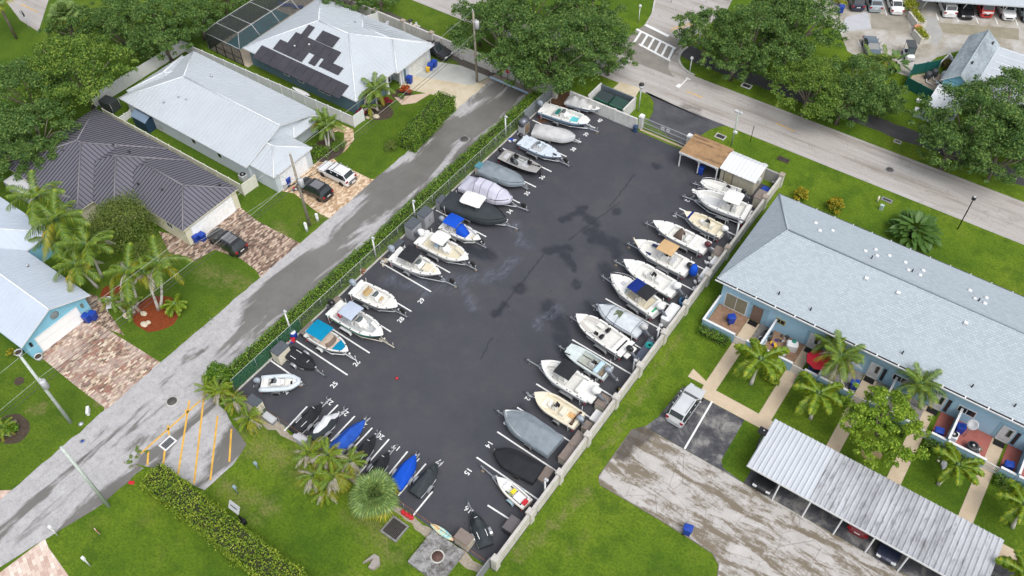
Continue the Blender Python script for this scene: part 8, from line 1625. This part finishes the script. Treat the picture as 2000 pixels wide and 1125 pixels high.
# board sign and small frame beside the bottom hedge
q = P(475, 1022); t = thing('notice_board', 'white notice board on a black post behind the bottom hedge', 'sign', (q.x, q.y, 0)); mb = MB(); mb.tube([(0, 0, 0), (0, 0, 3.0)], .07, 6); mb.build('post', BLACK, t); mb = MB(); mb.box((0, 0, 3.0), (1.2, .08, .8), rx=-.5); b_ = mb.build('board', LGREY, t); mb = MB(); mb.box((0, -.02, 3.06), (.8, .03, .1), rx=-.5); mb.box((-.15, .0, 2.9), (.4, .05, .12), rx=-.5); mb.build('lettering', DGREY, b_); mb = MB(); mb.rbox((0, 0, .3), (.6, .5, .6), .05); mb.build('base_box', BLACK, t)
post('frame_post', 'grey blue pipe stand beside the notice board', (465, 965), 1.3, .05, mat('pipe_blue', (.22, .30, .34), .5), 'box'); post('frame_post', 'short grey blue post on the lawn left of the ragged palms', (505, 918), 1.2, .05, mat('pipe_blue', (.22, .30, .34)), 'box')
# covers, drains, slabs
def disc(name, label, xy, r_, m=DGREY, ring=None, z=.03): q = P(*xy); mb = MB(); mb.lathe([(r_, 0), (r_*.97, z)], 20); t = thing(name, label, 'cover', (q.x, q.y, .006)); mb.build('lid', m, t); mb = MB(); mb.lathe([(r_+.12, 0), (r_+.1, z*.7)], 20); mb.build('rim', ring or GREY, t)
IRONC = mat('cast_iron', (.075, .07, .065), .7, .35, 9); disc('manhole_cover', 'round manhole cover in the upper lane by the clipped hedge', (907, 272), .5, IRONC); disc('manhole_cover', 'dark manhole cover in the lower lane near the striped apron', (336, 784), .48, IRONC, CONC); disc('manhole_cover', 'round cover in the main road behind the condo', (1738, 332), .4, IRONC); disc('valve_cover', 'small blue cover at the edge of the lower lane', (161, 862), .14, BLUEBIN); disc('valve_cover', 'small white cap on the lawn by the lane', (158, 828), .13, WHITE)
def grate(label, xy, w_, l_, m, fm, rz=0, z=.06, bars=True):
    q = P(*xy); t = thing('drain_grate', label, 'drain', (q.x, q.y, 0), rz); f = .14; mb = MB(); mb.bb(-l_/2, l_/2, -w_/2, -w_/2+f, 0, z); mb.bb(-l_/2, l_/2, w_/2-f, w_/2, 0, z); mb.bb(-l_/2, -l_/2+f, -w_/2+f, w_/2-f, 0, z); mb.bb(l_/2-f, l_/2, -w_/2+f, w_/2-f, 0, z); mb.build('frame', fm, t); mb = MB(); mb.bb(-l_/2+f, l_/2-f, -w_/2+f, w_/2-f, .015, .03); mb.build('pit', BLACK, t)
    mb = MB(); n = int((l_-2*f)/.13)
    for k in range(n): x = -l_/2+f+.06+k*.13; mb.bb(x-.025, x+.025, -w_/2+f, w_/2-f, .035, z*.9)
    mb.build('bars', m, t)['kind'] = 'stuff'
grate('white framed drain in the striped apron', (328, 866), 1.0, 1.35, GREY, WHITE, R(90)); grate('large square drain in the lawn beside the fan palm', (771, 1034), 1.75, 1.75, IRONC, mat('grey_concrete', (.2, .2, .19), .9, .3, 4), 0, .2); grate('dark drain on the grass by the shelter', (1407, 267), .9, 1.3, IRONC, CONC); grate('dark drain on the grass behind the shed', (1530, 312), .8, 1.4, IRONC, SOIL); grate('white framed drain in the dark path by the trees', (1458, 168), .9, 1.3, IRONC, WHITE); grate('drain on the grass strip beside the main road', (1753, 277), .6, .9, IRONC, CONC); grate('drain beside the pale post behind the condo', (1732, 391), .6, 1.2, IRONC, GREY)
t = NT('blackened slab'); t.set(col=t.mix(t.ramp(t.noise(1.4, 7, .75), [(.42, 0), (.62, 1)]), (.30, .30, .30), (.07, .065, .06)), rough=.9); q = P(855, 1090); s_ = thing('manhole_slab', 'stained square concrete slab with round rusty lid at the bottom edge', 'slab', (q.x, q.y, 0)); mb = MB(); mb.bb(-1.75, 1.6, -1.75, 1.6, 0, .35); mb.build('slab', t.m, s_); mb = MB(); mb.lathe([(.46, .352), (.46, .39)], 20); mb.build('lid', mat('rusty_iron', (.10, .055, .045), .8, .3, 6), s_); mb = MB(); mb.lathe([(.48, .352), (.62, .352), (.62, .38), (.48, .38), (.48, .352)], 20); mb.build('rim', CONC, s_)
q = P(728, 1100); mb = MB(); mb.prism([(-.6, -.5), (-.1, .3), (.05, -.55), (.5, -.45), (.65, .2), (.2, .65), (-.3, .6)], 0, .35); o = tag(mb.build('concrete_chunk', m_wall('broken concrete', (.34, .31, .29))), 'broken grey concrete chunk on the lawn at the bottom edge', 'rubble'); o.location = (q.x, q.y, 0)
q = P(257, 943); mb = MB(); mb.rbox((0, 0, .05), (.55, .32, .1), .1, .5); o = tag(mb.build('red_cloth', RED), 'crumpled red cloth on the lower left lawn', 'cloth'); o.location = (q.x, q.y, 0)
q = P(192, 1041); t = thing('garden_flag', 'small red and white striped flag stake on the lower left lawn', 'flag', (q.x, q.y, 0)); mb = MB(); mb.tube([(0, 0, 0), (0, 0, .9)], .03, 5); mb.build('stake', WHITE, t)
for k in range(4): mb = MB(); mb.bb(-.3, .3, -.02, .02, .12+k*.14, .22+k*.14); mb.build('stripe', RED if k % 2 else WHITE, t)
def boxy(name, label, xy, d, m, rz=0, cat='box', lid=None): q = P(*xy, d[2]/2); t = thing(name, label, cat, (q.x, q.y, 0), rz); mb = MB(); mb.rbox((0, 0, d[2]/2), d, .05); mb.build('body', m, t); mb = MB(); mb.box((0, 0, d[2]+.03), (d[0]*1.06, d[1]*1.06, .06)); mb.build('lid', lid or m, t); return t
PG = mat('pale_green_box', (.36, .46, .42), .6, .1, 3); boxy('utility_box', 'pale green utility box on the grass beside the clubhouse', (1795, 221), (1.2, .9, .8), PG, R(10), lid=WHITE); boxy('utility_box', 'small white box on the grass near the green slatted screen', (1794, 197), (.5, .4, .3), WHITE); boxy('utility_box', 'small green box on the grass behind the condo', (1722, 405), (.4, .35, .6), PG); post('white_post', 'short pale post beside the drain behind the condo', (1713, 395), .9, .1, CRM, None); boxy('hydrant', 'white pipe fitting on the lawn by the lower lane', (172, 803), (.8, .25, .4), WHITE, R(-40))
# guard rail and reflectors at the head of the lane
a, b = P(957, 158), P(1032, 190); t = thing('guard_rail', 'pale blue steel guard rail across the head of the lane', 'guard rail', (a.x, a.y, 0), math.atan2(b.y-a.y, b.x-a.x)); L = (b-a).length; mb = MB(); GB = mat('guard_rail_blue', (.33, .43, .52), .4, .1, 5, metal=.3); mb.grid([[(0, .05, .45), (L, .05, .45)], [(0, -.04, .5), (L, -.04, .5)], [(0, .03, .58), (L, .03, .58)], [(0, .03, .64), (L, .03, .64)], [(0, -.04, .72), (L, -.04, .72)], [(0, .05, .78), (L, .05, .78)]], 0, False); mb.build('rail', GB, t)
for k in range(4): mb = MB(); mb.box((.3+k*(L-.6)/3, .16, .4), (.15, .18, .8)); mb.build('post', WOOD, t)
for k, ((x, y), lab) in enumerate((((979, 152), 'red round reflector, nearest the utility pole'), ((992, 156), 'red round reflector, second from the utility pole'), ((1006, 160), 'red round reflector in the middle of the five'), ((1018, 166), 'red round reflector, second from the hedge'), ((1031, 174), 'red round reflector, nearest the hedge'))):
    q = P(x, y); t = thing('reflector', lab, 'reflector', (q.x, q.y, 0), 0, 'red reflectors behind the guard rail'); mb = MB(); mb.tube([(0, 0, 0), (0, 0, 1.0)], .04, 5); mb.build('stake', BLACK, t); mb = MB(); mb.lathe([(.30, -.02), (.30, .02)], 4, (0, -.04, 1.3), axis='y'); mb.build('reflector_plate', mat('reflector_red', (.62, .02, .06), .4), t)
# gardens
q = P(291, 245); t = thing('garden_shed', 'navy blue garden shed between the fences of the pale house', 'shed', (q.x, q.y-.2, 0)); NB = mat('navy_shed', (.02, .045, .085), .5, .15, 3); mb = MB(); mb.bb(-1.3, 1.3, -.8, .8, 0, 1.7); mb.build('wall', NB, t); mb = MB(); mb.grid([[(-1.4, -.9, 1.65), (1.4, -.9, 1.65)], [(-1.4, 0, 2.1), (1.4, 0, 2.1)], [(-1.4, .9, 1.65), (1.4, .9, 1.65)]], 0, False); mb.build('roof', mat('blue_grey_roof', (.16, .22, .30), .4), t)
t = thing('dog_kennel', 'small dark mesh kennel at the corner of the cream fence', 'kennel', tuple(P(215, 205, .6)[:2])+(0,), R(10)); mb = MB(); mb.bb(-1, 1, -.7, .7, .05, 1.4); mb.build('mesh', mat('dark_mesh', (.05, .06, .06), .7, .2, 5), t)
for x in (-1, 1):
    for y in (-.7, .7): mb = MB(); mb.tube([(x, y, 0), (x, y, 1.5)], .03, 5); mb.build('frame_post', LGREY, t)
t = thing('play_slide', 'red plastic slide in the corner of the white fence', 'slide', tuple(P(368, 118, .5)[:2])+(0,), R(60)); mb = MB(); mb.grid([[(-.9, -.3, .05), (-.9, .3, .05)], [(.2, -.3, .6), (.2, .3, .6)], [(.7, -.3, 1.1), (.7, .3, 1.1)]], 0, False); mb.build('chute', mat('hot_red', (.75, .03, .10), .4), t); mb = MB(); mb.bb(.7, 1.4, -.4, .4, 0, 1.1); mb.build('tower', LGREY, t)
q = P(30, 290, .5); t = thing('upturned_boat', 'pale blue upturned boat on trestles under the left trees', 'boat', (q.x, q.y, 0), R(62)); mb = MB(); rows = [[(x, math.cos(a)*.75*(1-abs(x/2.6)**2.5), .75+math.sin(a)*.45*(1-abs(x/2.6)**2.5)) for a in np.linspace(0, math.pi, 7)] for x in np.linspace(-2.5, 2.5, 11)]; mb.grid(rows, 0); mb.build('hull', mat('pale_blue_hull', (.33, .44, .55), .5, .15, 2), t)
for x in (-1.2, 1.2): mb = MB(); mb.bb(x-.06, x+.06, -.6, .6, 0, .7); mb.build('trestle', WOOD, t)
t = thing('paddle_board', 'white paddle board hung along the slate blue wall', 'board', tuple(P(588, 178, .8)[:2])+(0,)); mb = MB(); mb.grid([[(x, -.3*(1-abs(x/1.6)**3), .75), (x, 0, .85), (x, .3*(1-abs(x/1.6)**3), .75)] for x in np.linspace(-1.55, 1.55, 11)], 0); mb.build('board', WHITE, t)
for k, (x, y, m, lab) in enumerate(((475, 344, LGREY, 'grey air conditioner at the corner of the pale house'), (1500, 654, DGREY, 'round dark air conditioner in the patio left of the divider wall'), (1487, 668, LGREY, 'smaller air conditioner beside the round dark one'), (1525, 690, LGREY, 'air conditioner in the patio with the white tank'), (1861, 851, WHITE, 'white air conditioner in the gravel patio'), (1899, 873, DGREY, 'round dark air conditioner in the red patio'))):
    t = thing('air_conditioner', lab, 'air conditioner', tuple(P(x, y, .5)[:2])+(0,)); mb = MB(); (mb.rbox((0, 0, .4), (.85, .85, .8), .1) if k % 2 == 0 else mb.lathe([(.48, 0), (.5, .75), (.46, .8)], 14)); mb.build('case', m, t); mb = MB(); mb.lathe([(.36, 0), (.36, .02)], 14, (0, 0, .815)); o = mb.build('fan_guard', BLACK, t); mb = MB(); mb.lathe([(.12, 0), (.10, .04)], 10, (0, 0, .84)); mb.build('fan_hub', LGREY, o)
t = thing('water_tank', 'white tank with a green cap in the second patio', 'tank', tuple(P(1547, 675, .6)[:2])+(0,), R(20)); mb = MB(); mb.rbox((0, 0, .5), (1.1, .8, 1.0), .2); mb.build('tank', WHITE, t); mb = MB(); mb.lathe([(.2, 0), (.2, .12)], 12, (.1, .2, 1.0)); mb.build('cap', mat('cap_green', (.01, .22, .14), .5), t)
t = thing('patio_umbrella', 'red patio umbrella with a black lettered valance beside the dead fronded palm', 'umbrella', tuple(P(1602, 700, 2.0)[:2])+(0,)); mb = MB(); mb.lathe([(1.25, 1.75), (.7, 2.05), (.03, 2.35)], 8, smooth=False); mb.build('canopy', mat('umbrella_red', (.55, .012, .03), .6), t); mb = MB(); mb.lathe([(1.26, 1.5), (1.26, 1.75), (1.24, 1.75), (1.24, 1.5)], 8, smooth=False); mb.build('valance', BLACK, t); mb = MB(); mb.tube([(0, 0, 0), (0, 0, 2.3)], .03, 6); mb.build('pole', ALU, t)
for k, (x, y, h, lab, r_) in enumerate(((1901, 828, 2.2, 'pale satellite dish on the condo wall', .5), (757, 45, 2.4, 'white satellite dish behind the solar panelled house', .42))):
    q = P(x, y, h); t = thing('satellite_dish', lab, 'dish', (q.x, q.y, 0)); mb = MB(); mb.tube([(0, 0, 0), (0, 0, h-.1)], .04, 6); mb.build('mast', GALV, t); mb = MB(); mb.lathe([(.03, -.12), (r_*.6, -.07), (r_, .04), (r_*.98, .06), (r_*.6, -.04), (.03, -.09)], 16); o = mb.build('dish', LGREY, t); o.location = (0, -.1, h); o.rotation_euler = (R(40), 0, R(-30))
t = thing('garden_chair', 'white slatted garden chair on the side path of the blue house', 'chair', tuple(P(215, 597, .4)[:2])+(0,), R(-40)); mb = MB(); mb.box((0, 0, .42), (.8, .8, .06)); mb.build('seat', WHITE, t); mb = MB(); mb.box((-.45, 0, .8), (.08, .8, .85), ry=-.25); mb.build('backrest', WHITE, t)
for x in (-.35, .35):
    for y in (-.35, .35): mb = MB(); mb.box((x, y, .2), (.07, .07, .4)); mb.build('leg', WHITE, t)
for k, ((x, y), lab) in enumerate((((37, 690), 'pale round planter at the corner of the blue house'), ((76, 698), 'round pot at the garage edge of the blue house'))): t = thing('planter', lab, 'planter', tuple(P(x, y, .25)[:2])+(0,)); mb = MB(); mb.lathe([(.3, 0), (.42, .5), (.36, .5), (.3, .3)], 14); mb.build('pot', LGREY, t); mb = MB(); mb.lathe([(.33, .4), (.3, .42)], 12); mb.build('soil', SOIL, t)
for k, ((x, y), (x2, y2), lab) in enumerate((((1780, 33), (1797, 55), 'white planter with yellow green shrubs, upper of the pair'), ((1789, 68), (1805, 86), 'white planter with yellow green shrubs, lower of the pair'))):
    a, b = P(x, y), P(x2, y2); d = b-a; t = thing('planter', lab, 'planter', tuple((a+b)/2), math.atan2(d.y, d.x)); L = d.length; mb = MB(); mb.bb(-L/2, L/2, -.7, .7, 0, .95); mb.build('box', m_wall('planter white', (.64, .62, .56)), t); p, n_ = clump_points([(L*(i-2)*.2, 0, 1.0) for i in range(5)], [.55]*5, 150); leaf_obj('foliage', p, n_, .2, L_YEL, t)
t = thing('planter', 'round terracotta pot between the two white planters', 'planter', tuple(P(1792, 57, .3)[:2])+(0,)); mb = MB(); mb.lathe([(.4, 0), (.55, .7), (.45, .7), (.42, .5)], 14); mb.build('pot', mat('terracotta', (.45, .20, .12), .8, .1, 3), t)
clutter('scrap_heap', 'dark clutter along the white garden wall behind the solar panelled house', (795, 52), [BLACK, BEI, DGREY, LGREY], 16, 1.6, seed=21); clutter('scrap_heap', 'pale stones and boxes by the wall behind the solar panelled house', (812, 52), [BEI, LGREY], 8, .8, seed=22); clutter('scrap_heap', 'bicycle parts and boxes by the pale house garage', (578, 368), [RED, DGREY, LGREY], 8, .6, seed=23); clutter('scrap_heap', 'white stones edging the hedge near the leaning foxtail palm', (1838, 898), [LGREY, CRM], 9, .8, seed=24)
clutter('scrap_heap', 'pots and tools in the patio behind the white tank', (1532, 660), [DGREY, BLACK, LGREY], 7, .6, seed=25); clutter('scrap_heap', 'yellow and purple toys in the first divided patio', (1512, 668), [mat('yellow_bin', (.6, .38, .03)), mat('violet_toy', (.06, .02, .25)), DGREY], 5, .45, seed=26); clutter('scrap_heap', 'pots and a hose in the red patio', (1910, 882), [WOOD, DGREY, LGREY], 6, .5, seed=27); clutter('scrap_heap', 'dark pump pipes beside the clubhouse wall', (1838, 160), [BEI, DGREY, WHITE], 9, .7, seed=28)
SC.render.resolution_x, SC.render.resolution_y = 1024, 576
